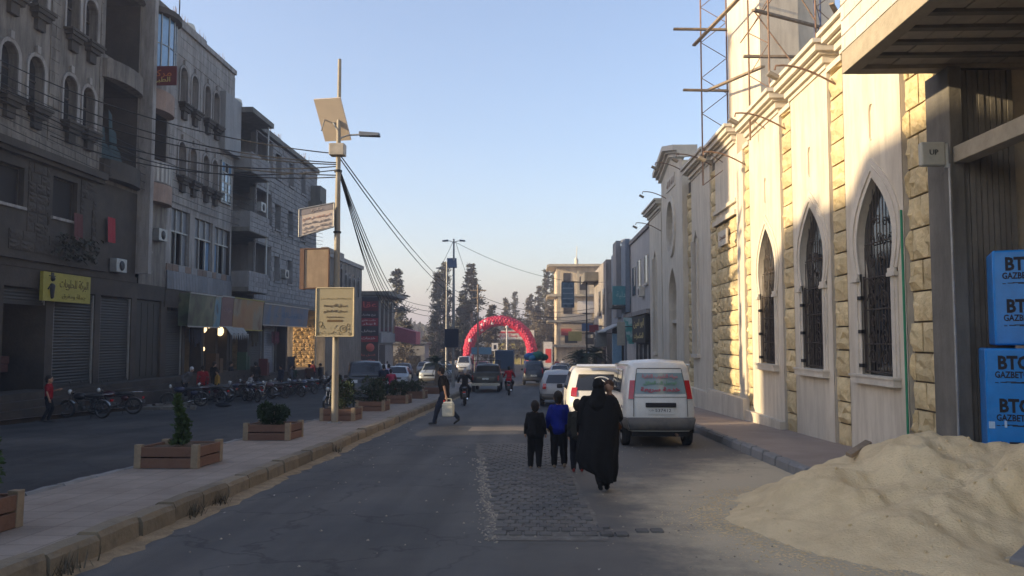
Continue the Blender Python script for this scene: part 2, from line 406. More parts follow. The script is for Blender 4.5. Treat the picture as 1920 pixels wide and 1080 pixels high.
def asphalt(name, base, sand_at=None):
    m = pm(name, base, rough=.78, scale=.5, var=.14, dirt=(.15, .132, .11), dirt_amt=.35, dscale=.35, bump=.55, bscale=70, dist=.008, spec=.35)
    t = m.node_tree; b = t.nodes['Principled BSDF']; L = t.links.new; N = t.nodes.new
    src = b.inputs['Base Color'].links[0].from_socket
    geo = N('ShaderNodeNewGeometry')
    # tyre-polished lanes and old patching seams running along the road
    mp = N('ShaderNodeMapping'); mp.inputs['Scale'].default_value = (1.1, .05, 1); L(geo.outputs['Position'], mp.inputs[0])
    ns = N('ShaderNodeTexNoise'); ns.inputs['Scale'].default_value = 1.4; ns.inputs['Detail'].default_value = 5; L(mp.outputs[0], ns.inputs['Vector'])
    r = N('ShaderNodeMapRange'); r.inputs[1].default_value = .35; r.inputs[2].default_value = .65; r.inputs[3].default_value = .72; r.inputs[4].default_value = 1.28; L(ns.outputs[0], r.inputs[0])
    v = N('ShaderNodeVectorMath'); v.operation = 'SCALE'; L(src, v.inputs[0]); L(r.outputs[0], v.inputs['Scale'])
    vo = N('ShaderNodeTexVoronoi'); vo.feature = 'DISTANCE_TO_EDGE'; vo.inputs['Scale'].default_value = .55
    nd = N('ShaderNodeTexNoise'); nd.inputs['Scale'].default_value = 2.2; nd.inputs['Detail'].default_value = 4; L(geo.outputs['Position'], nd.inputs['Vector'])
    ad = N('ShaderNodeVectorMath'); ad.operation = 'MULTIPLY_ADD'; ad.inputs[1].default_value = (1.1, 1.1, 0); L(nd.outputs[1], ad.inputs[0]); L(geo.outputs['Position'], ad.inputs[2])
    L(ad.outputs[0], vo.inputs['Vector'])
    cr = N('ShaderNodeMapRange'); cr.inputs[1].default_value = .0; cr.inputs[2].default_value = .022; cr.inputs[3].default_value = .55; cr.inputs[4].default_value = 1; L(vo.outputs[0], cr.inputs[0])
    v2 = N('ShaderNodeVectorMath'); v2.operation = 'SCALE'; L(v.outputs[0], v2.inputs[0]); L(cr.outputs[0], v2.inputs['Scale'])
    out = v2.outputs[0]
    if sand_at:
        # wind-blown sand round the heap and dust towards the right kerb
        for (cx, cy, rad, soft, col, amt) in sand_at:
            di = N('ShaderNodeVectorMath'); di.operation = 'MULTIPLY_ADD'; di.inputs[1].default_value = (1, .62, 0); di.inputs[2].default_value = (-cx, -cy * .62, 0)
            L(geo.outputs['Position'], di.inputs[0]); le = N('ShaderNodeVectorMath'); le.operation = 'LENGTH'; L(di.outputs[0], le.inputs[0])
            nn = N('ShaderNodeTexNoise'); nn.inputs['Scale'].default_value = 1.1; nn.inputs['Detail'].default_value = 8; nn.inputs['Roughness'].default_value = .7; L(geo.outputs['Position'], nn.inputs['Vector'])
            ma = N('ShaderNodeMath'); ma.operation = 'MULTIPLY_ADD'; ma.inputs[1].default_value = 2.4; ma.inputs[2].default_value = -1.2; L(nn.outputs[0], ma.inputs[0])
            su = N('ShaderNodeMath'); su.operation = 'ADD'; L(le.outputs['Value'], su.inputs[0]); L(ma.outputs[0], su.inputs[1])
            rr_ = N('ShaderNodeMapRange'); rr_.interpolation_type = 'SMOOTHSTEP'; rr_.inputs[1].default_value = rad; rr_.inputs[2].default_value = rad + soft; rr_.inputs[3].default_value = amt; rr_.inputs[4].default_value = 0; L(su.outputs[0], rr_.inputs[0])
            mx = N('ShaderNodeMix'); mx.data_type = 'RGBA'; mx.inputs[7].default_value = (*col, 1); L(rr_.outputs[0], mx.inputs[0]); L(out, mx.inputs[6]); out = mx.outputs[2]
    L(out, b.inputs['Base Color'])
    return m
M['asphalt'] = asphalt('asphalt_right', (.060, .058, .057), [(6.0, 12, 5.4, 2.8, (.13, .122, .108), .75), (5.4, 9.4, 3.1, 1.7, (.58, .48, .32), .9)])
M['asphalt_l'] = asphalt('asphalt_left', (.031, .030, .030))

mb = MB(); ys = [-60, -30, 0, 20, 50, 85, 120, 180, 260, 400, 900, 2500]
mb.grid([[(x, y, gz(y) - .06) for x in (-900, -200, -60, -17, 0, 17, 60, 200, 900)] for y in ys], 0, False)
mb.build('ground', M['ground'], kind='structure')
strip('road', -4.12, 4.3, -30, 260, 0, M['asphalt'], edge=(lambda y: 0, lambda y: 0 if y > 14 else 6.0 * min(1, (14 - y) / 2)))
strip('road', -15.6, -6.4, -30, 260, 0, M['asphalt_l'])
strip('pavement', -17.2, -15.62, -10, 90, .14, M['pave'])

# ---- median: kerb stones one by one, dusty paving between
med = obj('median', None, kind='structure')
m_med = pm('median_paving', (.30, .25, .205), scale=1.5, var=.12, dirt=(.20, .16, .13), dirt_amt=.6, dscale=1.2, bump=.3)
t = m_med.node_tree; b_ = t.nodes['Principled BSDF']; geo = t.nodes.new('ShaderNodeNewGeometry'); bt = t.nodes.new('ShaderNodeTexBrick')
bt.inputs['Scale'].default_value = 1; bt.inputs['Brick Width'].default_value = .4; bt.inputs['Row Height'].default_value = .4; bt.offset = 0
bt.inputs['Mortar Size'].default_value = .012; bt.inputs['Color1'].default_value = (1, 1, 1, 1); bt.inputs['Color2'].default_value = (.88, .88, .88, 1); bt.inputs['Mortar'].default_value = (.72, .7, .68, 1)
src = b_.inputs['Base Color'].links[0].from_socket; t.links.new(geo.outputs['Position'], bt.inputs['Vector'])
mx = t.nodes.new('ShaderNodeMix'); mx.data_type = 'RGBA'; mx.blend_type = 'MULTIPLY'; mx.inputs[0].default_value = 1
t.links.new(src, mx.inputs[6]); t.links.new(bt.outputs[0], mx.inputs[7]); t.links.new(mx.outputs[2], b_.inputs['Base Color'])
mb = MB(); rows = [[(x, y, gz(y) + .205) for x in (-6.25, -4.34)] for y in range(-6, 92, 2)]
mb.grid(rows, 0, True); mb.build('paving', m_med, med)
def kerb_mesh(name, mat, seed, wd=.24, ht=.30, ln=.76):
    rr = random.Random(seed); mb = MB(); rows = []
    for i in range(4):
        y = ln * i / 3; j = lambda: rr.uniform(-.008, .008)
        rows.append([(0, y, 0), (0 + j(), y, ht - .03), (.03 + j(), y, ht + j()), (wd - .03, y, ht + j()), (wd + j(), y, ht - .05 + j()), (wd + .012 + j(), y, 0)])
    mb.grid(rows, 0, False); mb.face(list(reversed(rows[0]))); mb.face(rows[-1])
    return mb.mesh(name, mat)
ks = [kerb_mesh('kerbstone', M['kerb_y'], i) for i in range(5)]
kl = [kerb_mesh('kerbstone', M['kerb_g'], i + 9, wd=.16, ht=.29) for i in range(3)]
def kerb_run(parent, meshes, x, y0, y1, mirror=False, dz=-.07, ln=.80, rest_from=60):
    y = y0; far = MB()
    while y < y1:
        me = R.choice(meshes); z = gz(y) + dz + R.uniform(-.012, .012); a = -0.03 if y < 50 else -.018
        o = obj('kerbstone', me, parent, loc=(x + R.uniform(-.012, .012), y, z)); o.rotation_euler = (a, 0, R.uniform(-.01, .01))
        if mirror: o.scale = (-1, 1, 1)
        y += ln
kerb_run(med, ks, -4.36, -2, 88)
kerb_run(med, kl, -6.24, 1, 60, mirror=True)
mb = MB()          # packed earth under the kerbs so that joints are filled
for y in range(-6, 90, 4):
    mb.hexa([(-6.36, y, gz(y) - .08), (-4.2, y, gz(y) - .08), (-4.2, y + 4, gz(y + 4) - .08), (-6.36, y + 4, gz(y + 4) - .08),
             (-6.3, y, gz(y) + .17), (-4.26, y, gz(y) + .17), (-4.26, y + 4, gz(y + 4) + .17), (-6.3, y + 4, gz(y + 4) + .17)])
mb.build('kerb_bed', M['mortar'], med)
# sand drifted along the foot of the median kerb
mb = MB(); rows = []
y = 2.0
while y < 60:
    wd = .16 + .16 * noise.noise(Vector((y * .8, 3, 0))) + .12 * noise.noise(Vector((y * 3.1, 7, 0)))
    wd = max(wd, .02) * (1 if y < 40 else .6)
    rows.append([(-4.13, y, gz(y) + .035), (-4.10 + wd * .5, y, gz(y) + .016), (-4.08 + wd, y, gz(y) + .002)]); y += .18
mb.grid(rows, 0, True)
mb.build('drifted_sand', pm('drifted_sand', (.27, .20, .12), rough=1, scale=6, var=.3, bump=.5, bscale=40), label='strip of brown sand drifted along the foot of the median kerb', kind='stuff')

# ---- right pavement with kerb
rp = obj('pavement', None, kind='structure')
m_rp = pm('right_paving', (.31, .25, .205), scale=1.5, var=.12, dirt=(.24, .185, .15), dirt_amt=.6, dscale=1.0, bump=.3)
mb = MB(); rows = []
for y in [6, 8, 10, 12, 12.9] + list(range(14, 112, 2)):
    a = 4.45 if y > 13 else 4.45 + (13 - y) * .30
    rows.append([(a, y, gz(y) + .16), (6.42 if y > 12 else 9.5, y, gz(y) + .16)])
mb.grid(rows, 0, False); mb.build('paving', m_rp, rp)
y = 13.0
while y < 90:
    o = obj('kerbstone', R.choice(kl), rp, loc=(4.44, y, gz(y) - .10 + R.uniform(-.01, .01))); o.scale = (-1, 1, 1); o.rotation_euler = (-.03, 0, R.uniform(-.012, .012)); y += .80
y = 13.0
for i in range(11):
    x = 4.44 + (13 - y) * .30
    if abs(y - 10.2) > .1:
        o = obj('kerbstone', R.choice(kl), rp, loc=(x, y, gz(y) - .10)); o.scale = (-1, 1, 1); o.rotation_euler = (0.03, 0, PI + .29); o.scale = (1, 1, 1)
    y -= .765
mb = MB()          # concrete ramp fillet between road and the angled kerb
mb.face([(4.2, 13.2, gz(13.2) + .004), (4.5, 13.2, gz(13) + .15), (5.2, 10.6, gz(10.6) + .15), (4.6, 10.6, gz(10.6) + .004)])
mb.build('kerb_haunch', M['conc'], rp)

# ---- patch of interlocking pavers let into the road
patch = obj('paver_patch', None, kind='structure')
mb = MB()
def pedge(y): return (-.42 - (y - 8.5) * .085 + .06 * noise.noise(Vector((y * 2.2, 0, 0))), .72 - (y - 8.5) * .03)
rows = []; y = 8.45
while y < 18.6:
    a, b = pedge(y); rows.append([(a - .09 - .09 * noise.noise(Vector((y * 3.7, 2, 0))) - .05 * noise.noise(Vector((y * 11, 2, 0))), y, gz(y) + .004), (b + .05 + .06 * noise.noise(Vector((y * 4.7, 8, 0))), y, gz(y) + .004)]); y += .25
mb.grid(rows, 0, False)
0 and mb.face([(.7, 8.55, gz(8.55) + .0045), (1.7, 8.5, gz(8.5) + .0045), (1.2, 9.2, gz(9.2) + .0045), (.7, 9.6, gz(9.6) + .0045)])
mb.build('joint_sand', pm('joint_sand', (.17, .16, .14), rough=1, scale=9, var=.35, dirt=(.12, .11, .10), dirt_amt=.8, dscale=5, bump=.8, bscale=40), patch)
m_pv = pm('paver_concrete', (.098, .094, .089), rough=.85, scale=3, var=.22, dirt=(.20, .18, .155), dirt_amt=.5, dscale=1.6, bump=.5, bscale=50, rnd=.16, dist=.006)
pvm = []
for k in range(4):
    rr = random.Random(k); mb = MB(); a, b, h = .074, .096, .018
    z = [(-a, -b * .55), (-a * .82, -b), (a * .82, -b), (a, -b * .55), (a * .86, 0), (a, b * .55), (a * .82, b), (-a * .82, b), (-a, b * .55), (-a * .86, 0)]
    lo = [(x, y, 0) for x, y in z]; hi = [(x * .93, y * .93, h + rr.uniform(-.002, .002)) for x, y in z]
    for i in range(10): mb.face([lo[i], lo[(i + 1) % 10], hi[(i + 1) % 10], hi[i]])
    mb.face(hi); pvm.append(mb.mesh('paver', m_pv))
pv = []
y = 8.56; j = 0
while y < 18.4:
    x = -1.6 + (.0815 if j % 2 else 0)
    while x < 2.1:
        a, b = pedge(y)
        if (a < x - .06 and x + .06 < b and y > 8.62 + .28 * noise.noise(Vector((x * 2.1, 5, 0))) + .25 * max(0, noise.noise(Vector((x * 6, 2, 0))))) or (8.6 < y < 9.25 and .6 < x < 1.85 - (y - 8.45) * .6 and noise.noise(Vector((x * 4, y * 4, 3))) > -.05 + (x - .6) * .22): pv.append((x, y, gz(y) + .001 + R.uniform(-.004, .004)))
        x += .163
    y += .206; j += 1
rest = MB()
for i, (x, y, z) in enumerate(pv):
    me = R.choice(pvm)
    if i < 300:
        o = obj('paver', me, patch, loc=(x, y, z)); o.rotation_euler = (-.03, 0, R.uniform(-.03, .03))
    else:
        n = len(rest.v); rest.v += [(x + v.co.x, y + v.co.y, z + v.co.z - .03 * v.co.y) for v in me.vertices]
        for p in me.polygons: rest.f.append(tuple(n + q for q in p.vertices)); rest.m.append(0); rest.s.append(False)
rest.build('paver_infill', m_pv, patch, kind='stuff')
# loose grit along the broken edge of the patch and on the road
mb = MB(); rr = random.Random(5)
for i in range(900):
    if i < 520: y = rr.uniform(8.3, 15.5); x = pedge(y)[0] - abs(rr.gauss(0, .10)) + .05
    else: y = rr.uniform(5.5, 20); x = rr.uniform(.5, 4.1) if rr.random() < .7 else rr.uniform(-4.0, .5)
    s = rr.uniform(.006, .022); z = gz(y) + .003
    a = rr.uniform(0, 6)
    pts = [(x + s * math.cos(a + k * 1.57) * rr.uniform(.7, 1.3), y + s * math.sin(a + k * 1.57) * rr.uniform(.7, 1.3), z) for k in range(4)]
    top = (x, y, z + s * .8)
    for k in range(4): mb.face([pts[k], pts[(k + 1) % 4], top])
mb.build('loose_grit', pm('grit', (.33, .29, .23), rough=1, scale=20, var=.4), label='scattered pale grit on the road around the broken paver patch', kind='stuff')

mb = MB(); rows = []  # pale strip that paints a band of sunlight across the road
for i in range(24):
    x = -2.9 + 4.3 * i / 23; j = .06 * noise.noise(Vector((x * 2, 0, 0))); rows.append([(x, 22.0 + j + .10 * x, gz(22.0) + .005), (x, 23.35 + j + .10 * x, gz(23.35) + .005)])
mb.grid(rows, 0, False); mb.build('sunlit_band', pm('sunlit_band_paint', (.20, .17, .145), rough=.95, scale=2, var=.2, dirt=(.10, .09, .085), dirt_amt=.6, dscale=1.5, bump=.4), kind='structure')
# ---- sand heap
def heap(x, y):
    wv = Vector((x * 1.1, y * 1.1, 4)); x, y = x + .30 * noise.noise(wv) + .09 * noise.noise(wv * 4), y + .30 * noise.noise(wv + Vector((9, 3, 0))) + .09 * noise.noise(wv * 4.3)
    def g(cx, cy, sx_, sy_, h, rot=0, p=2.0):
        dx, dy = x - cx, y - cy; c, s = math.cos(rot), math.sin(rot); a, b = (dx * c + dy * s) / sx_, (-dx * s + dy * c) / sy_
        d = math.sqrt(a * a + b * b); return h * (1 - d ** 1.35) if d < 1 else 0
    z = max(g(4.95, 10.4, 1.9, 2.3, .90), g(5.9, 9.8, 1.9, 2.4, .78), g(5.75, 9.0, 1.0, 1.2, 1.02), g(6.6, 8.9, 1.6, 1.6, .95), g(4.1, 10.0, 1.6, 1.8, .58), g(4.5, 8.7, 2.0, 1.9, .36), g(5.6, 8.1, 1.9, 1.5, .42), g(3.75, 9.5, 1.6, 2.0, .26))
    z += .2 * (g(5.3, 9.2, 2.6, 2.4, .6))
    z = max(z, g(5.1, 9.2, 2.9, 2.5, .075) - .012 + .03 * noise.noise(Vector((x * 2.2, y * 2.2, 1))) if g(5.1, 9.2, 2.9, 2.5, .1) > 0 else 0)
    z *= min(1, max(0, (math.hypot(x - 4.75, y - 7.6) - .35) / .9))
    if z > 0:
        v = Vector((x, y, 0)); k = min(1, z / .35)
        z += k * (.12 * noise.noise(v * 1.5) + .075 * noise.noise(v * 3.3 + Vector((5, 0, 0))) + .028 * abs(noise.noise(v * 6.5)) + .01 * noise.noise(v * 16))
        # shovel cuts
        for (cx, cy, r_, dp) in ((4.6, 9.25, .48, .16), (5.35, 8.6, .4, .12), (4.15, 8.7, .3, .09), (5.9, 8.35, .35, .10), (5.05, 9.55, .42, .12), (3.9, 9.5, .35, .09)):
            d = math.hypot((x - cx), (y - cy) * .8) / r_
            if d < 1: z -= dp * (1 - d * d) * (1 if y < cy else .55)
        # slumped tongues running down the front
        z += k * .045 * math.sin(x * 7.5 + 2.5 * noise.noise(v * 1.2)) * max(0, 1 - abs(z - .45) / .5)
    return z
mb = MB(); rows = []; nx, ny = 190, 170
for j in range(ny + 1):
    y = 5.6 + 6.8 * j / ny; row = []
    for i in range(nx + 1):
        x = 1.3 + 7.2 * i / nx; z = heap(x, y); row.append((x, y, gz(y) + (z - .012 if z > 0 else -.03) + .012 * (z > .02)))
    rows.append(row)
mb.grid(rows, 0, True)
mb.build('sand_heap', M['sand'], label='large heap of pale yellow building sand in front of the concrete building', cat='sand heap', kind='thing')
# thin scatter of loose sand thrown beyond the heap's edge
mb = MB(); rr = random.Random(18); c_ = 0
while c_ < 9000:
    x = rr.uniform(1.2, 6.2); y = rr.uniform(5.6, 12.2); h_ = heap(x, y)
    if h_ > .01: continue
    near_ = min([0] + [0]) ; d_ = min((math.hypot(dx, dy) for dx in (-.8, -.4, 0, .4, .8) for dy in (-.8, -.4, 0, .4, .8) if heap(x + dx, y + dy) > .01), default=2)
    if rr.random() > math.exp(-d_ * 2.6): c_ += .2; continue
    s_ = rr.uniform(.006, .03) * (1.4 - min(d_, 1)); a = rr.uniform(0, 6); z = gz(y) + .003
    for k_ in range(3): mb.face([(x, y, z + s_ * .22), (x + s_ * math.cos(a + k_ * 2.1), y + s_ * math.sin(a + k_ * 2.1), z), (x + s_ * math.cos(a + k_ * 2.1 + 2.1), y + s_ * math.sin(a + k_ * 2.1 + 2.1), z)])
    c_ += 1
mb.build('scattered_sand', M['sand'], label='thin scatter of loose sand fading onto the road around the heap', kind='stuff')
# small stones and lumps on the heap's skirt
mb = MB(); rr = random.Random(8)
for i in range(200):
    x = rr.uniform(2.0, 7.0); y = rr.uniform(6.4, 10.5); z = gz(y) + max(heap(x, y), 0); s = rr.choice([.008, .01, .014, .022])
    mb.ball((x, y, z + s * .3), s, 6, 0, (1, rr.uniform(.6, 1.2), rr.uniform(.5, .9)))
mb.build('sand_lumps', M['sand'], label='small lumps and pebbles strewn over the foot of the sand heap', kind='stuff')
mb = MB(); mb.obox((0, 0, .02), (.42, .10, .06), (.2, -.35, .5)); bevel(mb.build('broken_board', M['wood'], label='short piece of dark board stuck in the crest of the sand heap', cat='board', loc=(4.35, 11.0, gz(11.0) + heap(4.35, 11.0) - .0)), .008)
mb = MB(); mb.box(-.15, .15, -.5, .5, -.15, .09); o = mb.build('loose_kerbstone', M['kerb_g'], label='pale grey kerbstone lying at the sunken edge of the sand heap, bottom right', cat='kerbstone', loc=(4.72, 7.75, gz(7.75) + .03)); o.rotation_euler = (.05, .06, -.75); bevel(o, .02)

# ================================================================== MOSQUE (right)
XM = 6.4
M['grille'] = pm('dull_wrought_iron', (.085, .068, .055), rough=.7, scale=8, var=.3, metal=.2, bump=.2)
FM = Fr((XM, 0, 0), (0, 1, 0), (-1, 0, 0))
mq = thing('mosque', 'white and yellow stone mosque with pointed grilled windows along the right pavement', 'mosque', (XM, 28, gz(28)))
def P(o_mb, name, mat, parent=mq, **k):   # build in world space under a moved root
    o = o_mb.build(name, mat, parent, **k)
    pr = parent
    while pr: o.location -= Vector(pr.location) if pr.parent is None else Vector((0, 0, 0)); pr = pr.parent
    return o
mq.location = (0, 0, 0)
top_p, top_s = E + 6.42, E + 5.75
ys_stone = [piece_mesh('stone', M['yellow_stone'], rough=.24, seed=i) for i in range(7)]
def base_z(y): return gz(y) + .10
stones = []
def stone_strip(a, b, v1, w=.0, bw=None):
    bwid = bw or (b - a)
    return courses(a, b, base_z(b) + .0, v1, bwid, .50, gap=.034, jh=.12, jit=.12 if bw else 0)
def mould(mb, fr, u0, u1, v, steps, m=0):
    for (dv_, h, w_) in steps:
        fr.box(mb, u0 - w_ * .8, u1 + w_ * .8, v + dv_, v + dv_ + h, -.3, w_, m)
corn = [(-.56, .10, .10), (-.46, .16, .18), (-.30, .06, .28), (-.24, .15, .38), (-.09, .09, .46)]
rects = []
wall = MB(); strips_bg = MB()
bays = [(13.82, 16.38, 15.05, True), (17.22, 19.72, 18.45, True), (20.62, 23.6, 22.0, True)]
for (a, b, c, _) in bays:
    bay = MB()
    op = ogee(c, .66, E - .69, E + 1.25, E + 3.02)
    op_s = [(max(min(u, b - .05), a + .05), v) for u, v in op]
    slot = [(c - .05, E + 3.72), (c + .05, E + 3.72), (c + .10, E + 3.80), (c + .10, E + 4.32), (c + .05, E + 4.42), (c - .05, E + 4.42), (c - .10, E + 4.32), (c - .10, E + 3.80)]
    FM.sheet(bay, rect(a, b, base_z(b) - .3, top_p - .45), [op_s, slot], w=.06, depth=.15)
    FM.box(bay, a, a + .02, base_z(b) - .3, top_p - .45, -.3, .06); FM.box(bay, b - .02, b, base_z(b) - .3, top_p - .45, -.3, .06)
    bay.build('stone_panel', M['white_stone'], mq)
    sb_ = MB(); FM.box(sb_, c - .14, c + .14, E + 3.68, E + 4.46, -.03, .02); sb_.build('recess_back', M['white_trim'], mq)
    # window with surround, sill, glass and iron grille
    wn = obj('window', None, mq)
    fr_ = MB()
    for (g0, g1, w_) in ((.28, .19, .085), (.19, .10, .105), (.10, .0, .08)):
        o_ = ogee(c, .66, E - .69, E + 1.25, E + 3.02, grow=g0); i_ = ogee(c, .66, E - .69, E + 1.25, E + 3.02, grow=g1)
        o_ = [(u, max(v, E - .69)) for u, v in o_]; i_ = [(u, max(v, E - .69)) for u, v in i_]
        k = len(o_)
        for i in range(1, k):
            j = (i + 1) % k
            fr_.hexa([FM.p(*o_[i], .04), FM.p(*o_[j], .04), FM.p(*i_[j], .04), FM.p(*i_[i], .04), FM.p(*o_[i], w_), FM.p(*o_[j], w_), FM.p(*i_[j], w_), FM.p(*i_[i], w_)])
    for s_ in (-1, 1):
        FM.box(fr_, c + s_ * .66 - (.31 if s_ < 0 else -.0), c + s_ * .66 + (.0 if s_ < 0 else .31), E + 1.10, E + 1.17, .04, .15)
        FM.box(fr_, c + s_ * .66 - (.28 if s_ < 0 else -.0), c + s_ * .66 + (.0 if s_ < 0 else .28), E + 1.17, E + 1.25, .04, .13)
    fr_.build('frame', M['white_trim'], wn)
    sl = MB(); FM.box(sl, c - .95, c + .95, E - .85, E - .70, .04, .20); FM.box(sl, c - .98, c + .98, E - .72, E - .68, .04, .225)
    sl.build('sill', M['white_trim'], wn)
    gl = MB(); FM.box(gl, c - .85, c + .85, E - .69, E + 3.05, -.12, -.08); gl.build('pane', M['glass'], wn)
    gr = MB()
    FM.box(gr, c - .64, c - .60, E - .66, E + 1.2, .0, .04); FM.box(gr, c + .60, c + .64, E - .66, E + 1.2, .0, .04)
    for k in range(9):
        u = c - .56 + k * .14; hgt = E + 1.25 + 1.7 * (1 - (abs(u - c) / .70) ** 1.6)
        gr.tube([FM.p(u, E - .66, .01), FM.p(u, hgt, .01)], .011, 4)
    for v in (E - .62, E - .1, E + .55, E + 1.15, E + 1.8): gr.tube([FM.p(c - .62 + max(0, v - E - 1.3) * .12, v, .01), FM.p(c + .62 - max(0, v - E - 1.3) * .12, v, .01)], .014, 4)
    for (cu, cv, rr0) in [(c + s_ * x_, v_, r_) for s_ in (-1, 1) for (x_, v_, r_) in ((.27, E - .35, .17), (.27, E + .02, .16), (.24, E + .32, .14), (.28, E + .72, .19), (.22, E + 1.0, .13), (.22, E + 1.45, .17), (.16, E + 1.85, .13), (.1, E + 2.2, .1))]:
        gr.tube([FM.p(cu + rr0 * (1 - t_ / 16) * math.cos(t_ * .75), cv + rr0 * (1 - t_ / 16) * math.sin(t_ * .75), .025) for t_ in range(13)], .011, 4)
    gr.build('grille', M['grille'], wn)
    hg = MB()
    for v in (E - .55, E + .1, E + .75): FM.box(hg, c + .58, c + .74, v, v + .07, .03, .11); 
    hg.build('hinge', M['black_iron'], wn)
    cc = MB(); mould(cc, FM, a + .06, b - .06, top_p, corn); FM.box(cc, a, b, top_p - .5, top_p - .1, -.5, .06); cc.build('cornice', M['white_trim'], mq)
# stone strips between bays
for (a, b, t_, bw) in ((12.78, 13.76, E + 5.75, .56), (16.42, 17.18, top_s, None), (19.76, 20.58, top_s, None), (23.64, 24.2, top_s, None), (25.1, 28.1, E + 3.9, .62)):
    rects += stone_strip(a, b, t_, bw=bw)
    bgm = MB(); FM.box(bgm, a - .04, b + .04, base_z(b) - .3, t_, -.35, -.045); bgm.build('backing', M['mortar'], mq)
    cp = MB(); FM.box(cp, a - .03, b + .03, t_, t_ + .12, -.3, .08); cp.build('coping', M['white_trim'], mq)
    cp2 = MB(); FM.box(cp2, a - .04, b + .04, t_ + .12, t_ + .3, -.5, -.12); cp2.build('parapet', M['white_stone'], mq)
# far, shaded bays
def far_strip(a, b, t_): 
    global rects
    rects += stone_strip(a, b, t_)
    bgm = MB(); FM.box(bgm, a - .03, b + .03, base_z(b) - .3, t_ + .5, -.35, -.045); bgm.build('backing', M['mortar'], mq)
far_strip(32.35, 33.35, E + 6.0); far_strip(38.95, 40.0, E + 6.0); far_strip(28.16, 28.9, E + 6.0)
lay(FM, rects, ys_stone, mq, 'stone', t=.15, limit=300, near=lambda r: r[0], w=-.05, tj=.15)
pl = MB()
for (a, b, t_) in ((24.24, 25.06, top_s), ): FM.box(pl, a, b, base_z(b) - .3, t_, -.4, .08)
FM.box(pl, 25.06, 28.14, E + 3.95, E + 6.6, -.5, .03); FM.box(pl, 25.06, 28.14, E + 3.9, E + 4.05, -.4, .16); FM.box(pl, 25.06, 28.14, E + 4.3, E + 4.42, -.4, .13)
pl.build('pilaster', M['white_stone'], mq)
cc = MB(); mould(cc, FM, 25.3, 28.0, E + 6.75, corn); cc.build('cornice', M['white_trim'], mq)
def rect_window_bay(a, b, c, hw, v0, v1, t_):
    bay = MB(); op = arch(c - hw, c + hw, v0, v1 - .2); op[2 + 4] = (c, v1)
    FM.sheet(bay, rect(a, b, base_z(b) - .3, t_ - .4), [op], w=.06, depth=.34)
    FM.box(bay, a, a + .02, base_z(b) - .3, t_, -.3, .06); FM.box(bay, b - .02, b, base_z(b) - .3, t_ - .4, -.3, .06)
    bay.build('stone_panel', M['white_stone'], mq)
    wn = obj('window', None, mq); g = MB(); FM.box(g, c - hw - .05, c + hw + .05, v0, v1, -.34, -.3); g.build('pane', M['glass'], wn)
    k = MB(); FM.box(k, c - hw - .2, c + hw + .2, v0 - .14, v0 - .01, .04, .18)
    for s_ in (-1, 1): FM.box(k, c + s_ * (hw + .08) - .06, c + s_ * (hw + .08) + .06, v0, v1 - hw, .05, .14)
    k.build('frame', M['white_trim'], wn)
    gr = MB()
    for q in range(5): u = c - hw + (q + .5) * hw * .4; gr.tube([FM.p(u, v0, -.1), FM.p(u, v1 - .35, -.1)], .014, 4)
    gr.build('grille', M['iron'], wn)
    cc = MB(); mould(cc, FM, a + .05, b - .05, t_, corn); FM.box(cc, a, b, t_ - .5, t_ - .1, -.5, .06); cc.build('cornice', M['white_trim'], mq)
rect_window_bay(28.9, 32.3, 31.6, .42, E - .6, E + 4.3, E + 6.9)
rect_window_bay(40.05, 44.2, 42.3, .45, E - .7, E + 4.7, E + 7.0)
# portal with pediment, rose window and deep pointed doorway
bay = MB(); c = 36.1; T = E + 8.1
door = ogee(c, .95, base_z(38) - .0, E + 1.3, E + 3.2, bulge=.05)
rose = [(c + .9 * math.cos(q * PI / 12), E + 5.05 + 1.15 * math.sin(q * PI / 12)) for q in range(24)]
FM.sheet(bay, [(33.4, base_z(39) - .3), (38.9, base_z(39) - .3), (38.9, T - .55), (c, T + .05), (33.4, T - .55)], [door, rose], w=.22, depth=.5)
FM.box(bay, 33.4, 33.43, base_z(39) - .3, T - .6, -.5, .22); FM.box(bay, 38.87, 38.9, base_z(39) - .3, T - .6, -.5, .22)
bay.build('portal', M['white_stone'], mq)
cc = MB()
for (dv_, h, w_) in ((-.5, .16, .34), (-.34, .12, .46), (-.22, .22, .62)):
    for s_ in (-1, 1):
        u0, u1 = (33.2, c) if s_ < 0 else (c, 39.1); v0, v1 = (T + dv_, T + dv_ + .62) if s_ < 0 else (T + dv_ + .62, T + dv_)
        cc.hexa([FM.p(u0, v0, -.4), FM.p(u1, v1, -.4), FM.p(u1, v1, w_), FM.p(u0, v0, w_), FM.p(u0, v0 + h, -.4), FM.p(u1, v1 + h, -.4), FM.p(u1, v1 + h, w_), FM.p(u0, v0 + h, w_)])
cc.build('pediment', M['white_trim'], mq)
rw = obj('rose_window', None, mq)
k = MB()
for q in range(24):
    a0, a1 = q * PI / 12, (q + 1) * PI / 12
    f = lambda a, s, w_: FM.p(c + .9 * s * math.cos(a), E + 5.05 + 1.15 * s * math.sin(a), w_)
    k.hexa([f(a0, 1, .2), f(a1, 1, .2), f(a1, 1.2, .2), f(a0, 1.2, .2), f(a0, 1, .32), f(a1, 1, .32), f(a1, 1.2, .3), f(a0, 1.2, .3)])
k.build('frame', M['white_trim'], rw)
k = MB(); FM.box(k, c - 1, c + 1, E + 3.85, E + 6.25, -.1, -.05); k.build('pane', M['glass'], rw)
k = MB()
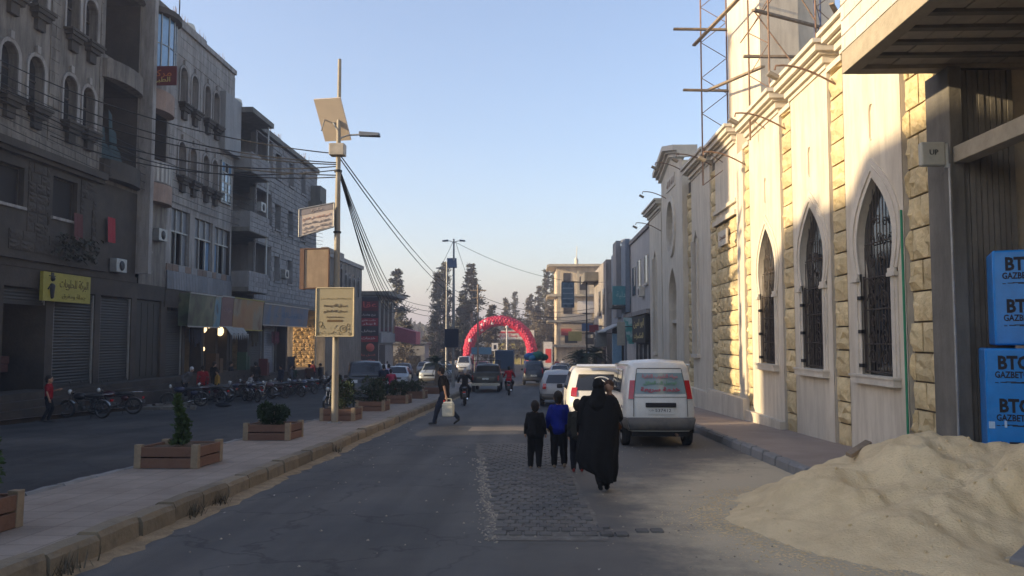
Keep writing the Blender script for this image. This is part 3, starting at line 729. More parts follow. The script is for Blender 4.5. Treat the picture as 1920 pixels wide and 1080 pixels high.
for q in range(8):
    a = q * PI / 4; k.tube([FM.p(c, E + 5.05, .05), FM.p(c + .9 * math.cos(a), E + 5.05 + 1.15 * math.sin(a), .05)], .03, 4)
    k.tube([FM.p(c + .5 * math.cos(a) + .22 * math.cos(t_ * .9), E + 5.05 + .65 * math.sin(a) + .26 * math.sin(t_ * .9), .05) for t_ in range(8)], .025, 4)
k.build('tracery', M['white_trim'], rw)
k = MB(); FM.box(k, c - 1, c + 1, base_z(38), E + 3.3, -.32, -.28); k.build('door', M['wood'], mq)
k = MB(); FM.box(k, c - 1.0, c + 1.0, E + .7, E + .85, -.28, .1); k.build('door_lintel', M['white_trim'], mq)
k = MB(); FM.box(k, c - 1.1, c + 1.1, T - 1.35, T - .75, .2, .26); tb = k.build('inscription_tablet', M['white_trim'], mq)
lettering('inscription', arabic('لا اله الا الله'), .5, M['iron'], mq, FM.p(c, T - 1.05, .262), (0, -1, 0), (-1, 0, 0), width=1.9)
k = MB(); FM.box(k, 26.1, 27.3, E + 3.1, E + 3.6, .1, .15); k.build('inscription_tablet', M['white_trim'], mq)
lettering('inscription', arabic('مسجد'), .34, M['iron'], mq, FM.p(26.7, E + 3.35, .152), (0, -1, 0), (-1, 0, 0), width=.9)
# plinth steps at the foot, roof body
for (a, b) in ((24.0, 28.9), (28.9, 33.4), (38.9, 44.2)):
    k = MB(); FM.box(k, a, b, base_z(b) - .3, base_z((a + b) / 2) + .75, .06, .26); k.build('plinth', M['white_stone'], mq)
k = MB(); FM.box(k, 20.6, 24.0, base_z(24) - .3, base_z(22) + .30, .06, .2); k.build('plinth', M['white_stone'], mq)
k = MB(); k.box(XM + .35, XM + 16, 14.0, 44.0, -2, E + 5.6); k.build('hall', M['white_stone'], mq)
# green pipe and floodlight arms
gp = MB(); gp.tube([(XM - .12, 13.79, gz(13.8) + .1), (XM - .12, 13.79, E + 2.2)], .022, 8); gp.build('drain_pipe', mk_plain('green_pipe', (.03, .22, .12)), None, label='thin green pipe running up the mosque wall beside the yellow stone pilaster', cat='pipe')
arm_y = [(16.8, E + 5.35), (20.2, E + 5.3), (24.0, E + 5.2), (28.6, E + 6.2), (33.6, E + 7.0), (37.6, E + 6.5), (40.2, E + 5.4)]
wt = ['above the gap after the nearest window', 'above the second window cornice', 'above the third window cornice', 'beside the foot of the minaret', 'on the near side of the portal', 'on the far side of the portal', 'over the far end of the mosque']
lampm = mk_plain('lamp_housing', (.22, .19, .15), .5)
for i, (y, z) in enumerate(arm_y):
    l = thing('wall_floodlight', 'small floodlight on a long curved arm ' + wt[i], 'floodlight', (XM, y, z), group='floodlights on arms along the mosque wall')
    k = MB(); k.tube([(-.05 - 1.25 * t_ / 8, -.05, .42 * math.sin(t_ / 8 * PI * .55)) for t_ in range(9)] + [(-1.32, -.05, .32)], .022, 6); k.build('arm', M['iron'], l)
    k = MB(); k.obox((-1.36, -.05, .2), (.24, .16, .09), (0, .5, 0)); bevel(k.build('lamp_head', lampm, l), .015)

# ---- minaret shaft with scaffold
mn = thing('minaret', 'tall plain cream minaret shaft rising behind the mosque parapet', 'minaret', (6.85, 24.0, E + 3), math.radians(9))
k = MB(); k.box(0, 1.25, 0, 2.45, -1.5, 14.5); k.build('shaft', M['white_stone'], mn)
k = MB(); k.box(1.25, 2.6, .25, 2.2, -1.5, 14.5); k.build('shaft_return', M['white_stone'], mn)
k = MB(); k.box(-.02, 1.27, -.02, 2.47, 3.55, 3.72); k.box(-.02, 1.27, -.02, 2.47, 9.5, 9.7); k.build('band', M['white_trim'], mn)
sc = thing('scaffold', 'rusty steel lattice scaffold tower with timber putlogs around the minaret', 'scaffold', (0, 0, 0))
def lattice(x, y, z0, z1, wd, ang, par, mat):
    k = MB(); ux, uy = math.cos(ang) * wd, math.sin(ang) * wd
    k.tube([(x, y, z0), (x, y, z1)], .028, 5); k.tube([(x + ux, y + uy, z0), (x + ux, y + uy, z1)], .028, 5)
    z = z0; s_ = 0
    while z < z1 - .5:
        a, b = ((x, y), (x + ux, y + uy)) if s_ else ((x + ux, y + uy), (x, y))
        k.tube([(*a, z), (*b, z + .62)], .014, 4); s_ ^= 1; z += .62
    k.build('ladder_frame', mat, par)
lattice(6.55, 26.9, E + 5.2, E + 15, .85, 2.9, sc, M['iron'])
lattice(6.1, 22.5, E + 5.6, E + 15, .9, -1.2, sc, M['iron'])
lattice(7.9, 22.2, E + 6.2, E + 15, .8, .2, sc, M['iron'])
blu = mk_plain('blue_steel', (.04, .06, .14), .5)
lattice(8.3, 23.4, E + 7, E + 15, .5, .9, sc, blu); lattice(8.6, 21.0, E + 7, E + 15, .5, 1.3, sc, blu)
for (p, q) in (((6.0, 23, E + 8.6), (8.6, 21.6, E + 12.2)), ((6.2, 22.2, E + 9.2), (8.0, 22.2, E + 6.6)), ((6.2, 22.4, E + 12.0), (7.9, 22.2, E + 8.9)), ((7.9, 22.2, E + 7.2), (9.0, 22.2, E + 10.5))):
    k = MB(); k.tube([p, q], .02, 5); k.build('brace', M['iron'], sc)
for (p, q) in (((4.7, 26.6, E + 10.45), (6.9, 26.6, E + 10.4)), ((5.0, 26.6, E + 8.35), (6.9, 26.6, E + 8.3)), ((5.5, 27.2, E + 10.1), (6.5, 22.5, E + 10.4)), ((5.75, 26.6, E + 8.3), (6.35, 22.0, E + 7.55)), ((5.9, 22.3, E + 7.95), (8.6, 22.3, E + 7.9)), ((6.0, 21.6, E + 9.0), (8.8, 24, E + 9.4)), ((7.7, 21.2, E + 8.3), (9.0, 22.4, E + 9.4)), ((7.9, 21, E + 8.9), (9.3, 22.8, E + 8.2))):
    k = MB(); d = Vector(q) - Vector(p); k.obox((0, 0, 0), (d.length, .12, .06)); o = k.build('putlog', M['wood'], sc); o.location = (Vector(p) + Vector(q)) / 2; o.rotation_euler = d.to_track_quat('X', 'Z').to_euler()

# ================================================================== CONCRETE BUILDING (nearest right)
cb = thing('unfinished_building', 'unfinished concrete building with ribbed canopy at the near right edge', 'building')
CX, CY1, CZ = 4.78, 12.35, E + 4.10          # canopy edge, far end, underside
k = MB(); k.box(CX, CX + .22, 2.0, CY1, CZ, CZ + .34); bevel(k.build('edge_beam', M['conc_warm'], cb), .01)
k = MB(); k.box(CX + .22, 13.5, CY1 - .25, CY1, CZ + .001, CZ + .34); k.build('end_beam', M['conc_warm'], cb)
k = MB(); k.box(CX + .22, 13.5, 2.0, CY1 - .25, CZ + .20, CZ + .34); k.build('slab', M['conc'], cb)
y = CY1 - .25; i = 0
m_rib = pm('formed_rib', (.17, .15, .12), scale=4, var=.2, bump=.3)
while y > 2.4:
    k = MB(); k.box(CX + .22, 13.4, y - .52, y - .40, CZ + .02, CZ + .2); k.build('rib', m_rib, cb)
    k = MB()
    xx = CX + .26
    while xx < 12.8: k.box(xx, xx + .38, y - .395 , y - .005, CZ + .06 + R.uniform(0, .015), CZ + .198); xx += .40
    k.build('infill_block', M['block'], cb, kind='stuff'); y -= .52
# white block wall carried on the canopy
FU = Fr((CX + .05, 0, 0), (0, 1, 0), (-1, 0, 0))
wm = [piece_mesh('block', M['block_w'], 0, i, inset=.02) for i in range(2)]
lay(FU, courses(3.4, CY1, CZ + .345, CZ + 3.4, .40, .245, gap=.014), wm, cb, 'block', t=.05, limit=260, near=lambda r: -r[0] + r[2])
k = MB(); k.box(CX + .052, CX + .25, 3.4, CY1 - .001, CZ + .342, CZ + 3.5); k.build('block_core', M['mortar'], cb)
FU2 = Fr((0, CY1, 0), (1, 0, 0), (0, -1, 0))
# wall column, board-marked wall turning the corner, back walls
k = MB(); k.box(6.22, 6.42, 12.0, 12.72, gz(12), CZ); bevel(k.build('column', M['conc'], cb), .015)
xx = 6.44
while xx < 7.15:
    k = MB(); wd = .085; k.box(xx, xx + wd - .012, 12.05 + R.uniform(0, .02), 12.3, gz(12), CZ - .05); k.build('board_marked_strip', M['conc'], cb); xx += wd
k = MB(); k.box(7.15, 13.4, 12.2, 12.4, gz(12) - .2, CZ); k.build('rear_wall', M['block'], cb)
k = MB(); k.box(13.2, 13.4, 1.0, 12.4, gz(12) - .2, CZ + 3); k.box(7.0, 13.4, .8, 1.0, -.2, CZ + 3); k.build('inner_wall', M['block'], cb)
k = MB(); k.box(6.25, 6.50, 3.0, 11.99, E + 2.62, E + 2.86); bevel(k.build('lintel_beam', M['conc_warm'], cb), .01)
k = MB(); k.box(6.25, 13.0, 2.9, 3.3, -.2, CZ); k.build('near_wall', M['block'], cb)
k = MB(); k.box(6.2, 13.0, 3.0, 12.2, gz(8), gz(8) + .12); k.build('floor_slab', M['conc'], cb)
# electric box and conduit
jb = thing('meter_box', 'pale square metal box with black lettering fixed to the concrete column', 'electric box', (5.93, 11.95, E + 2.74))
k = MB(); k.box(-.19, .17, -.06, .06, -.18, .18); bevel(k.build('case', pm('pale_metal', (.44, .43, .36), rough=.5, scale=5, dirt=(.25, .2, .14), dscale=5, bump=.05), jb), .03, 3)
lettering('logo', 'UP', .11, M['ink'], jb, (-.01, -.062, .02), (1, 0, 0), (0, -1, 0))
k = MB(); k.tube([(.2, 0, -.2), (.2, 0, .16)], .03, 8); k.build('lamp_tube', mk_plain('white_plastic', (.6, .6, .56)), jb)
k = MB(); k.tube([(6.17, 11.95, gz(12)), (6.17, 11.95, E + 2.6)], .02, 8); k.build('conduit', M['steel'], None, label='thin grey conduit running down the concrete column below the electric box', cat='conduit')
# ---- wrapped packs of aerated blocks
ink = mk_plain('navy_ink', (.008, .010, .02), .5)
def pack(x, y, z, wd, dp, h, lab, rows, rz=0):
    p = thing('block_pack', lab, 'block pack', (x, y, z), rz, group='blue wrapped packs of aerated blocks')
    k = MB(); k.box(0, wd, 0, dp, .0, h); o = k.build('wrapping', M['blue_wrap'], p); bevel(o, .03, 3)
    k = MB()
    for q in (.15, .5, .85): k.box(wd * q - .05, wd * q + .05, .02, dp - .02, -.12, -.003)
    k.build('pallet_bearer', M['wood'], p)
    for r_ in range(rows):
        zc = h - .19 - r_ * .57
        for q in range(3):
            u = .33 + q * .62
            if u > wd: continue
            lettering('lettering', 'BTG', .30, ink, p, (u, -.003, zc), (1, 0, 0), (0, -1, 0), .0015, bold=.012, width=.36, height=.19)
            lettering('lettering', 'GAZBETON', .16, ink, p, (u + .01, -.003, zc - .16), (1, 0, 0), (0, -1, 0), .0015, bold=.004, width=.46, height=.09)
            k = MB(); 
            for t_ in range(7): k.box(u - .22 + t_ * .06, u - .18 + t_ * .1, -.005, -.002, zc - .272 + (t_ % 3) * .006, zc - .262 + (t_ % 3) * .006)
            k.build('small_print', ink, p)
    if rows == 3: k = MB(); k.box(.02, .09, -.006, -.002, h * .42, h * .42 + .09); k.box(.20, .23, -.006, -.002, h * .43, h * .43 + .09); k.build('tape', mk_plain('clear_tape', (.35, .5, .68), .3), p)
    return p
pack(6.06, 11.0, gz(11) + .20, 1.9, .9, 1.84, 'lower blue wrapped block pack standing on the ground behind the sand', 3, math.radians(-24))
pack(6.24, 11.06, gz(11) + 2.08, 1.9, .8, 1.29, 'upper blue wrapped block pack stacked on the lower one', 2, math.radians(-24))
# ================================================================== LEFT SIDE
XL = -17.0
FL = Fr((XL, 0, 0), (0, 1, 0), (1, 0, 0))
def corbel(mb, fr, c, z, wd=.9, h=.75):
    """bracketed window ledge tapering downwards"""
    for (a, b, w_, k) in ((0, .12, .36, .5), (.12, .3, .32, .42), (.3, .5, .24, .33), (.5, 1.0, .15, .2)):
        fr.box(mb, c - wd * k, c + wd * k, z - h * b, z - h * a, .002, w_)
def arched_windows(parent, specs, wall_holes, fr=FL, mat=None, ledge=True):
    mat = mat or M['limestone_r']
    for (c, wd, v0, v1) in specs:
        wall_holes.append(arch(c - wd / 2, c + wd / 2, v0, v1))
        wn = obj('window', None, parent)
        k = MB(); o_ = arch(c - wd / 2 - .13, c + wd / 2 + .13, v0, v1 + .13); i_ = arch(c - wd / 2, c + wd / 2, v0, v1)
        for i in range(1, len(o_)):
            j = (i + 1) % len(o_)
            k.hexa([fr.p(*o_[i], -.02), fr.p(*o_[j], -.02), fr.p(*i_[j], -.02), fr.p(*i_[i], -.02), fr.p(*o_[i], .07), fr.p(*o_[j], .07), fr.p(*i_[j], .05), fr.p(*i_[i], .05)])
        fr.box(k, c - .09, c + .09, v1 + .10, v1 + .36, .0, .10)
        k.build('surround', mat, wn)
        k = MB(); fr.box(k, c - wd / 2 - .03, c + wd / 2 + .03, v0, v1 + .03, -.33, -.30); k.build('pane', M['glass'], wn)
        k = MB(); fr.box(k, c - .025, c + .025, v0, v1, -.30, -.26); fr.box(k, c - wd / 2, c + wd / 2, v0 + (v1 - v0) * .55, v0 + (v1 - v0) * .55 + .05, -.30, -.262); k.build('sash', M['limestone_b'], wn)
        if ledge: k = MB(); corbel(k, fr, c, v0, wd + .25); k.build('ledge', M['limestone_b'], wn)
def square_window(parent, holes, u0, u1, v0, v1, fr=FL, frame=None, cross=True, depth=.24, pane=None, openpane=None):
    holes.append(rect(u0, u1, v0, v1)); wn = obj('window', None, parent)
    k = MB(); fr.box(k, u0 - .02, u1 + .02, v0 - .02, v1 + .02, -depth - .03, -depth); k.build('pane', pane or M['glass'], wn)
    k = MB(); f = .05
    fr.box(k, u0, u0 + f, v0, v1, -depth, -depth + .05); fr.box(k, u1 - f, u1, v0, v1, -depth, -depth + .05); fr.box(k, u0 + f, u1 - f, v0, v0 + f, -depth, -depth + .05); fr.box(k, u0 + f, u1 - f, v1 - f, v1, -depth, -depth + .05)
    if cross: fr.box(k, (u0 + u1) / 2 - .025, (u0 + u1) / 2 + .025, v0 + f, v1 - f, -depth, -depth + .048)
    k.build('frame', frame or M['steel'], wn)
    k = MB(); fr.box(k, u0 - .08, u1 + .08, v0 - .10, v0 - .002, .0, .09); k.build('sill', M['limestone_r'], wn)
def roller(parent, fr, u0, u1, v0, v1, w=-.12, mat=None):
    k = MB(); rows = []; v = v0; i = 0
    while v < v1: rows.append([fr.p(u0, v, w + (.02 if i % 2 else 0)), fr.p(u1, v, w + (.02 if i % 2 else 0))]); v += .055; i += 1
    k.grid(rows, 0, False); fr.box(k, u0, u1, v0 - .02, v0 + .09, w - .02, w + .05)
    s_ = k.build('roller_shutter', mat or M['shutter'], parent)
    k = MB(); fr.box(k, u0 - .07, u0 - .002, v0, v1, w - .05, w + .07); fr.box(k, u1 + .002, u1 + .07, v0, v1, w - .05, w + .07); k.build('guide_rail', M['steel'], s_)
    return s_

# ---- L1: sooty arched building -------------------------------------------------
b1 = thing('apartment_building', 'old sooty stone apartment building with arched windows and curved balconies at far left', 'building')
h = []
G1 = .10                                                    # ground floor level of the block
arched_windows(b1, [(21.6, .85, 9.7, 11.45), (22.9, .85, 9.7, 11.45), (24.9, .85, 9.7, 11.45), (26.3, .85, 9.7, 11.45), (28.3, .85, 9.7, 11.45), (29.5, .8, 9.7, 11.4),
                    (21.6, .85, 13.1, 14.85), (22.9, .85, 13.1, 14.85), (24.9, .85, 13.1, 14.85), (26.3, .85, 13.1, 14.85), (28.3, .85, 13.1, 14.85), (29.5, .8, 13.1, 14.8)], h)
h2 = []
for q_ in ((27.5, 29.0, 6.15, 7.6), (24.2, 25.9, 6.2, 7.5), (21.2, 22.9, 6.2, 7.5)): square_window(b1, h2, *q_, cross=False, pane=M['dark'], frame=M['limestone_b'])
k = MB(); FL.sheet(k, rect(20.1, 30.35, 8.25, 16.6), h, depth=.32); k.build('upper_facade', M['limestone'], b1)
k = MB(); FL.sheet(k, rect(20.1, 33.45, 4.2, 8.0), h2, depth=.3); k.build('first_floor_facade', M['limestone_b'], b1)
# facing slabs that still cling to the upper wall
slab = [piece_mesh('facing_slab', M['limestone'], 0, i, inset=.012) for i in range(2)]
hb = [(min(a for a, b in q) - .3, max(a for a, b in q) + .3, min(b for a, b in q) - .85, max(b for a, b in q) + .4) for q in h]
lay(FL, courses(20.1, 30.35, 8.3, 16.5, .72, .42, hb, gap=.012), slab, b1, 'facing_slab', t=.03, limit=170, near=lambda r: -r[0], tj=.25)
rb = [piece_mesh('stone', M['limestone_b'], .3, i + 40) for i in range(4)]
hb2 = [(min(a for a, b in q) - .2, max(a for a, b in q) + .2, min(b for a, b in q) - .5, max(b for a, b in q) + .2) for q in h2]
lay(FL, courses(25.2, 30.3, 4.75, 8.0, .62, .34, hb2 + [(29.4, 30.0, 5, 6.9)], gap=.02, jit=.2), rb, b1, 'stone', t=.06, limit=130, near=lambda r: -r[0], tj=.4)
k = MB(); FL.box(k, 20, 30.5, 8.0, 8.25, -.2, .34); FL.box(k, 20, 30.5, 7.86, 8.0, -.2, .2); k.build('string_course', M['limestone_b'], b1)
k = MB(); FL.box(k, 20, 30.9, 4.45, 4.62, -.2, .20); FL.box(k, 20, 33.5, 4.2, 4.44, -.3, .06); k.build('string_course', M['limestone_b'], b1)
k = MB(); FL.box(k, 20, 33.6, 16.6, 17.2, -.3, .1); k.build('parapet', M['limestone'], b1)
shell(0, FL, 20.1, 36.2, -.6, 17.0, 11, M['limestone_b'], b1)
# curved loggia balconies
def curved_slab(mb, u0, u1, z0, z1, out, w0=0, n=10, m=0, inner=0, fr=FL):
    c = (u0 + u1) / 2; hw = (u1 - u0) / 2
    q = [(c - hw * math.cos(PI * i / n), out * math.sin(PI * i / n)) for i in range(n + 1)]
    lo = [fr.p(u, z0, w0 + w_) for u, w_ in q]; hi = [fr.p(u, z1, w0 + w_) for u, w_ in q]
    mb.grid([lo, hi], m, False); mb.face([*hi, fr.p(u1, z1, -.3), fr.p(u0, z1, -.3)], m); mb.face([*reversed(lo), fr.p(u0, z0, -.3), fr.p(u1, z0, -.3)], m)
lm = MB()
FL.sheet(lm, rect(30.35, 33.45, 8.0, 16.6), [rect(30.55, 33.25, 8.9, 12.15), rect(30.55, 33.25, 13.1, 16.2)], depth=.001)
lm.build('loggia_front', M['limestone'], b1)
lm = MB()
for (z0, z1) in ((8.9, 12.15), (13.1, 16.2)):
    FL.box(lm, 30.35, 30.54, z0, z1, -2.2, -.01); FL.box(lm, 33.27, 33.45, z0, z1, -2.2, -.01); FL.box(lm, 30.54, 33.27, z0 - .2, z0, -2.2, -.01); FL.box(lm, 30.54, 33.27, z1, z1 + .2, -2.2, -.01); FL.box(lm, 30.54, 33.27, z0, z1, -2.4, -2.2)
lm.build('loggia_wall', M['limestone_b'], b1)  # darker stone colour carries the shade inside the loggias
for (z, hh) in ((12.15, .75), (16.2, .5), (8.15, .75)):
    k = MB(); curved_slab(k, 30.4, 33.4, z, z + hh, .5); k.build('curved_balcony', M['limestone'] if z > 9 else M['limestone_b'], b1)
k = MB()
for q in range(2): k.grid([[FL.p(30.6 + .9 * q + .12 * t_ , 8.95 + 2.2 * (1 - .1 * t_), -.3 + .09 * math.sin(t_ * 1.9)) for t_ in range(9)], [FL.p(30.6 + .9 * q + .13 * t_, 8.9, -.2 + .1 * math.sin(t_ * 1.9)) for t_ in range(9)]], 0, True)
k.build('hanging_cloth', mk_plain('teal_tarpaulin', (.03, .055, .06)), None, label='dark teal tarpaulin hung across the lower curved balcony of the sooty building', cat='tarpaulin')
# vertical pier between the two halves + stair bay with curved glazed balcony
k = MB(); FL.box(k, 33.45, 33.75, 4.6, 17.4, -.2, .55); k.build('pier', M['limestone_r'], b1)
bay = MB(); hs = []
square_window(b1, hs, 34.0, 34.75, 5.7, 7.0, cross=False)
FL.sheet(bay, rect(33.75, 36.2, 4.2, 8.0), hs, depth=.25); FL.sheet(bay, rect(33.75, 36.2, 8.0, 17.2), [rect(33.95, 36.0, 9.65, 11.95), rect(33.95, 36.0, 13.5, 16.4)], depth=.001); bay.build('stair_bay', M['limestone'], b1)
lm = MB()
for (z0, z1) in ((9.6, 11.95), (13.5, 16.4)):
    FL.box(lm, 33.75, 33.94, z0, z1, -2.2, -.01); FL.box(lm, 36.01, 36.2, z0, z1, -2.2, -.01); FL.box(lm, 33.94, 36.01, z0, z1, -2.4, -2.2); FL.box(lm, 33.94, 36.01, z1, z1 + .2, -2.2, -.01); FL.box(lm, 33.94, 36.01, z0 - .2, z0, -2.2, -.01)
lm.build('loggia_wall', M['limestone_b'], b1)  # recess shade put into the darker stone colour here too
peach = pm('peach_render', (.30, .20, .15), scale=2, dirt=(.14, .1, .08), dscale=1, streak=1)
for (z0, z1, mt) in ((8.7, 9.65, M['limestone_r']), (11.95, 12.85, peach), (12.85, 13.5, M['limestone_r']), (7.85, 8.68, peach)):
    k = MB(); curved_slab(k, 33.8, 36.15, z0, z1, .6); k.build('curved_balcony', mt, b1)
k = MB()
for i in range(12):
    a0 = PI * (i + .2) / 12; a1 = PI * (i + .7) / 12; f = lambda a, z, o: FL.p(34.975 - 1.18 * math.cos(a), z, .60 * math.sin(a) + o)
    k.face([f(a0, 8.75, .012), f(a1, 8.75, .012), f(a1, 9.6, .012), f(a0, 9.6, .012)])
k.build('painted_stripe', mk_plain('stripe', (.42, .38, .33)), b1)
for i in range(7):
    a0 = PI * i / 7; a1 = PI * (i + 1) / 7; k = MB(); f = lambda a, z, o=0: FL.p(34.975 - (1.17 + o) * math.cos(a), z, (.6 + o) * math.sin(a))
    k.hexa([f(a0 + .03, 13.52, -.02), f(a1 - .03, 13.52, -.02), f(a1 - .03, 13.52, 0), f(a0 + .03, 13.52, 0), f(a0 + .03, 16.2, -.02), f(a1 - .03, 16.2, -.02), f(a1 - .03, 16.2, 0), f(a0 + .03, 16.2, 0)])
    pn = k.build('glass_panel', M['glass_blue'], b1); k = MB(); k.tube([f(a0, 13.5, .02), f(a0, 16.25, .02)], .035, 4); k.tube([f(a0, 14.9, .02), f(a1, 14.9, .02)], .025, 4); k.build('mullion', M['steel'], pn)
k = MB(); curved_slab(k, 33.75, 36.2, 16.25, 16.5, .9); k.build('balcony_roof', M['limestone_b'], b1)
k = MB(); k.tube([FL.p(33.8, 16.5, .2), FL.p(34.2, 17.6, .4), FL.p(35.2, 17.9, .8), FL.p(36.1, 17.2, .4)], .03, 5); k.tube([FL.p(35.2, 16.5, .8), FL.p(35.2, 17.9, .8)], .025, 5); k.build('roof_rail', M['black_iron'], b1)
sg = thing('wall_sign', 'small dark red projecting shop sign below the blue glazed balcony', 'sign', FL.p(33.95, 12.9, 0))
k = MB(); k.box(.02, 1.35, -.06, .0, .0, .85); k.build('board', mk_plain('dark_red', (.11, .012, .012)), sg)
lettering('lettering', arabic('مركز'), .4, mk_plain('orange_letter', (.5, .14, .03)), sg, (.68, -.062, .50), (1, 0, 0), (0, -1, 0), width=.9); lettering('lettering', arabic('الطبي'), .3, mk_plain('yellow_letter', (.5, .4, .1)), sg, (.68, -.062, .2), (1, 0, 0), (0, -1, 0), width=.8)
# ground floor: lintel, piers, shutters, open shop
k = MB(); FL.box(k, 20, 36.2, 3.55, 4.2, -.4, .02); k.build('lintel', M['limestone_b'], b1)
for (a, b) in ((20, 21.5), (24.6, 25.1), (27.35, 27.8), (30.45, 30.85), (33.25, 33.7), (36.0, 36.2)): k = MB(); FL.box(k, a, b, -.9, 3.55, -.5, 0); k.build('pier', M['limestone_b'], b1)
for (a, b) in ((27.9, 30.38), (30.95, 33.18), (21.6, 24.5)): roller(b1, FL, a, b, G1 + .02, 3.5)
k = MB(); FL.box(k, 33.72, 35.98, G1, 3.5, -.2, -.12); 
for q in range(4): FL.box(k, 33.75 + q * .56, 34.25 + q * .56, G1 + .1, 3.4, -.12, -.095)
k.build('metal_door', M['shutter'], b1)
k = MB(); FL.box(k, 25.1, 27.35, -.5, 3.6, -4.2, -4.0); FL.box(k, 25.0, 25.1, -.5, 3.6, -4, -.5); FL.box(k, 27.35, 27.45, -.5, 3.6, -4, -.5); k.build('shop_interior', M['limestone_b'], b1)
roller(b1, FL, 25.17, 27.28, 3.0, 3.5)
k = MB(); FL.box(k, 18, 46, -1.6, G1, -.6, .75); k.build('plinth', M['limestone_b'], b1)
k = MB(); FL.box(k, 20, 37, -1.2, G1 - .45, .75, 1.25); FL.box(k, 20, 37, -1.2, G1 - .22, .75, 1.0); k.build('step', M['limestone_b'], b1)
# goods in open shop
for i, (u, z, cc_, lb) in enumerate(((25.5, .1, (.05, .06, .09), 'dark blue stacked sacks just inside the open shop door'), (26.5, .1, (.07, .03, .025), 'brown cartons piled in the open shop under the dim shelf'), (26.0, 1.5, (.10, .035, .03), 'reddish goods on the upper shelf of the open shop'))):
    k = MB(); rr = random.Random(i)
    for q in range(7): k.obox(FL.p(u + rr.uniform(-.3, .3), z + .18 + (q // 2) * .28, -1.2 - rr.uniform(0, .6)), (.5, .42, .26), (0, 0, rr.uniform(-.3, .3)))
    k.build('shop_goods', mk_plain('goods%d' % i, cc_, var=.6), None, label=lb, cat='goods', kind='stuff')
# things hanging on the first floor
k = MB(); rr = random.Random(4)
for i in range(260):
    p = FL.p(28.3 + rr.uniform(-.9, 1.3), 5.6 - rr.uniform(0, .95) * (1 - .2 * rr.random()), .15 + rr.uniform(0, .5)); a = rr.uniform(0, 6); s_ = rr.uniform(.08, .2)
    k.face([p, p + Vector((math.cos(a) * s_, math.sin(a) * s_, -.05)), p + Vector((math.cos(a + 1) * s_, math.sin(a + 1) * s_, -s_))])
k.build('hanging_plants', mk_plain('dry_plant', (.03, .032, .02)), None, label='dark trailing plants spilling over the first floor ledge of the sooty building', cat='plants')
for (u, z, cl, lb) in ((30.9, 6.2, (.28, .02, .03), 'red garment hung on the first floor wall beside the curved balcony'), (28.6, 6.0, (.10, .03, .03), 'dull red cloth lying over the sill of the dark first floor window'),):
    k = MB(); k.grid([[FL.p(u + .07 * t_, z + .45 - .5 * s_, .14 + .04 * math.sin(t_ * 2) + .02 * s_) for t_ in range(8)] for s_ in range(3)], 0, True); k.build('garment', mk_plain('garment', cl), None, label=lb, cat='garment')
# yellow sign
ysn = thing('shop_sign', 'bright yellow shop sign with a small figure above the roller shutters', 'sign', FL.p(26.75, 3.14, .12))
yel = mk_plain('yellow_board', (.29, .24, .03), .55)
k = MB(); k.box(0, .12, 0, 2.9, 0, 1.0); k.build('board', yel, ysn)
lettering('lettering', arabic('البركة للحلويات'), .4, mk_plain('brown_letter', (.10, .06, .01)), ysn, (.123, 1.85, .62), (0, 1, 0), (1, 0, 0), width=1.8, height=.4)
lettering('lettering', arabic('جملة ومفرق'), .3, mk_plain('brown_letter2', (.12, .09, .02)), ysn, (.123, 1.85, .2), (0, 1, 0), (1, 0, 0), width=1.5, height=.22)
k = MB(); k.caps((.13, .5, .15), (.13, .48, .5), .07, .12, 8); k.ball((.13, .5, .78), .1, 8); k.box(.125, .14, .32, .68, .86, .89); k.box(.125, .14, .42, .58, .88, .99); k.caps((.13, .42, .55), (.13, .28, .42), .03, .03, 6); k.build('emblem', M['ink'], ysn)

# ---- L2: paler building --------------------------------------------------------
b2 = thing('apartment_building', 'pale weathered stone apartment building with paired arched windows and tin clad first floor', 'building')
h = []
arched_windows(b2, [(37.6, .8, 13.15, 14.95), (38.85, .75, 13.15, 14.95), (40.4, .75, 13.15, 14.95), (41.55, .75, 13.15, 14.95), (37.6, .8, 9.6, 11.3), (38.85, .75, 9.6, 11.3), (40.4, .75, 9.6, 11.3), (41.55, .75, 9.6, 11.3)], h)
hw = []
square_window(b2, hw, 42.3, 43.7, 9.3, 11.4); 
k = MB(); FL.sheet(k, rect(36.2, 44.1, 8.1, 16.75), h + hw, depth=.32); k.build('upper_facade', M['limestone_r'], b2)
slb = [piece_mesh('facing_slab', M['limestone_r'], 0, i, inset=.01) for i in range(2)]
hb = [(min(a for a, b in q) - .3, max(a for a, b in q) + .3, min(b for a, b in q) - .85, max(b for a, b in q) + .4) for q in h + hw]
lay(FL, courses(36.25, 44.1, 8.2, 16.6, .8, .45, hb, gap=.012), slb, b2, 'facing_slab', t=.03, limit=150, near=lambda r: r[0], tj=.25)
k = MB(); FL.box(k, 36.2, 44.1, 16.75, 17.0, -.25, .12); FL.box(k, 36.2, 40.2, 17.0, 17.25, -.25, 0); k.build('parapet', M['limestone_r'], b2)
shell(0, FL, 36.25, 44.1, -.9, 16.9, 11, M['limestone_b'], b2)
k = MB(); FL.box(k, 42.0, 44.3, 12.0, 15.2, .0, .35); k.build('boxed_balcony', M['grey_wall'], b2)
for i in range(3):
    for j in range(4):
        k = MB(); FL.box(k, 42.35 + i * .45, 42.72 + i * .45, 9.3 + j * .55, 9.78 + j * .55, .05, .09); (k.build('glass_pane', M['glass_blue'] if (i + j) % 2 else M['glass'], b2))
k = MB()
for i in range(4): FL.box(k, 42.26 + i * .45, 42.31 + i * .45, 9.2, 11.5, .03, .12)
for j in range(5): FL.box(k, 42.26, 43.66, 9.22 + j * .55, 9.27 + j * .55, .032, .118)
k.build('metal_frame', M['steel'], b2)
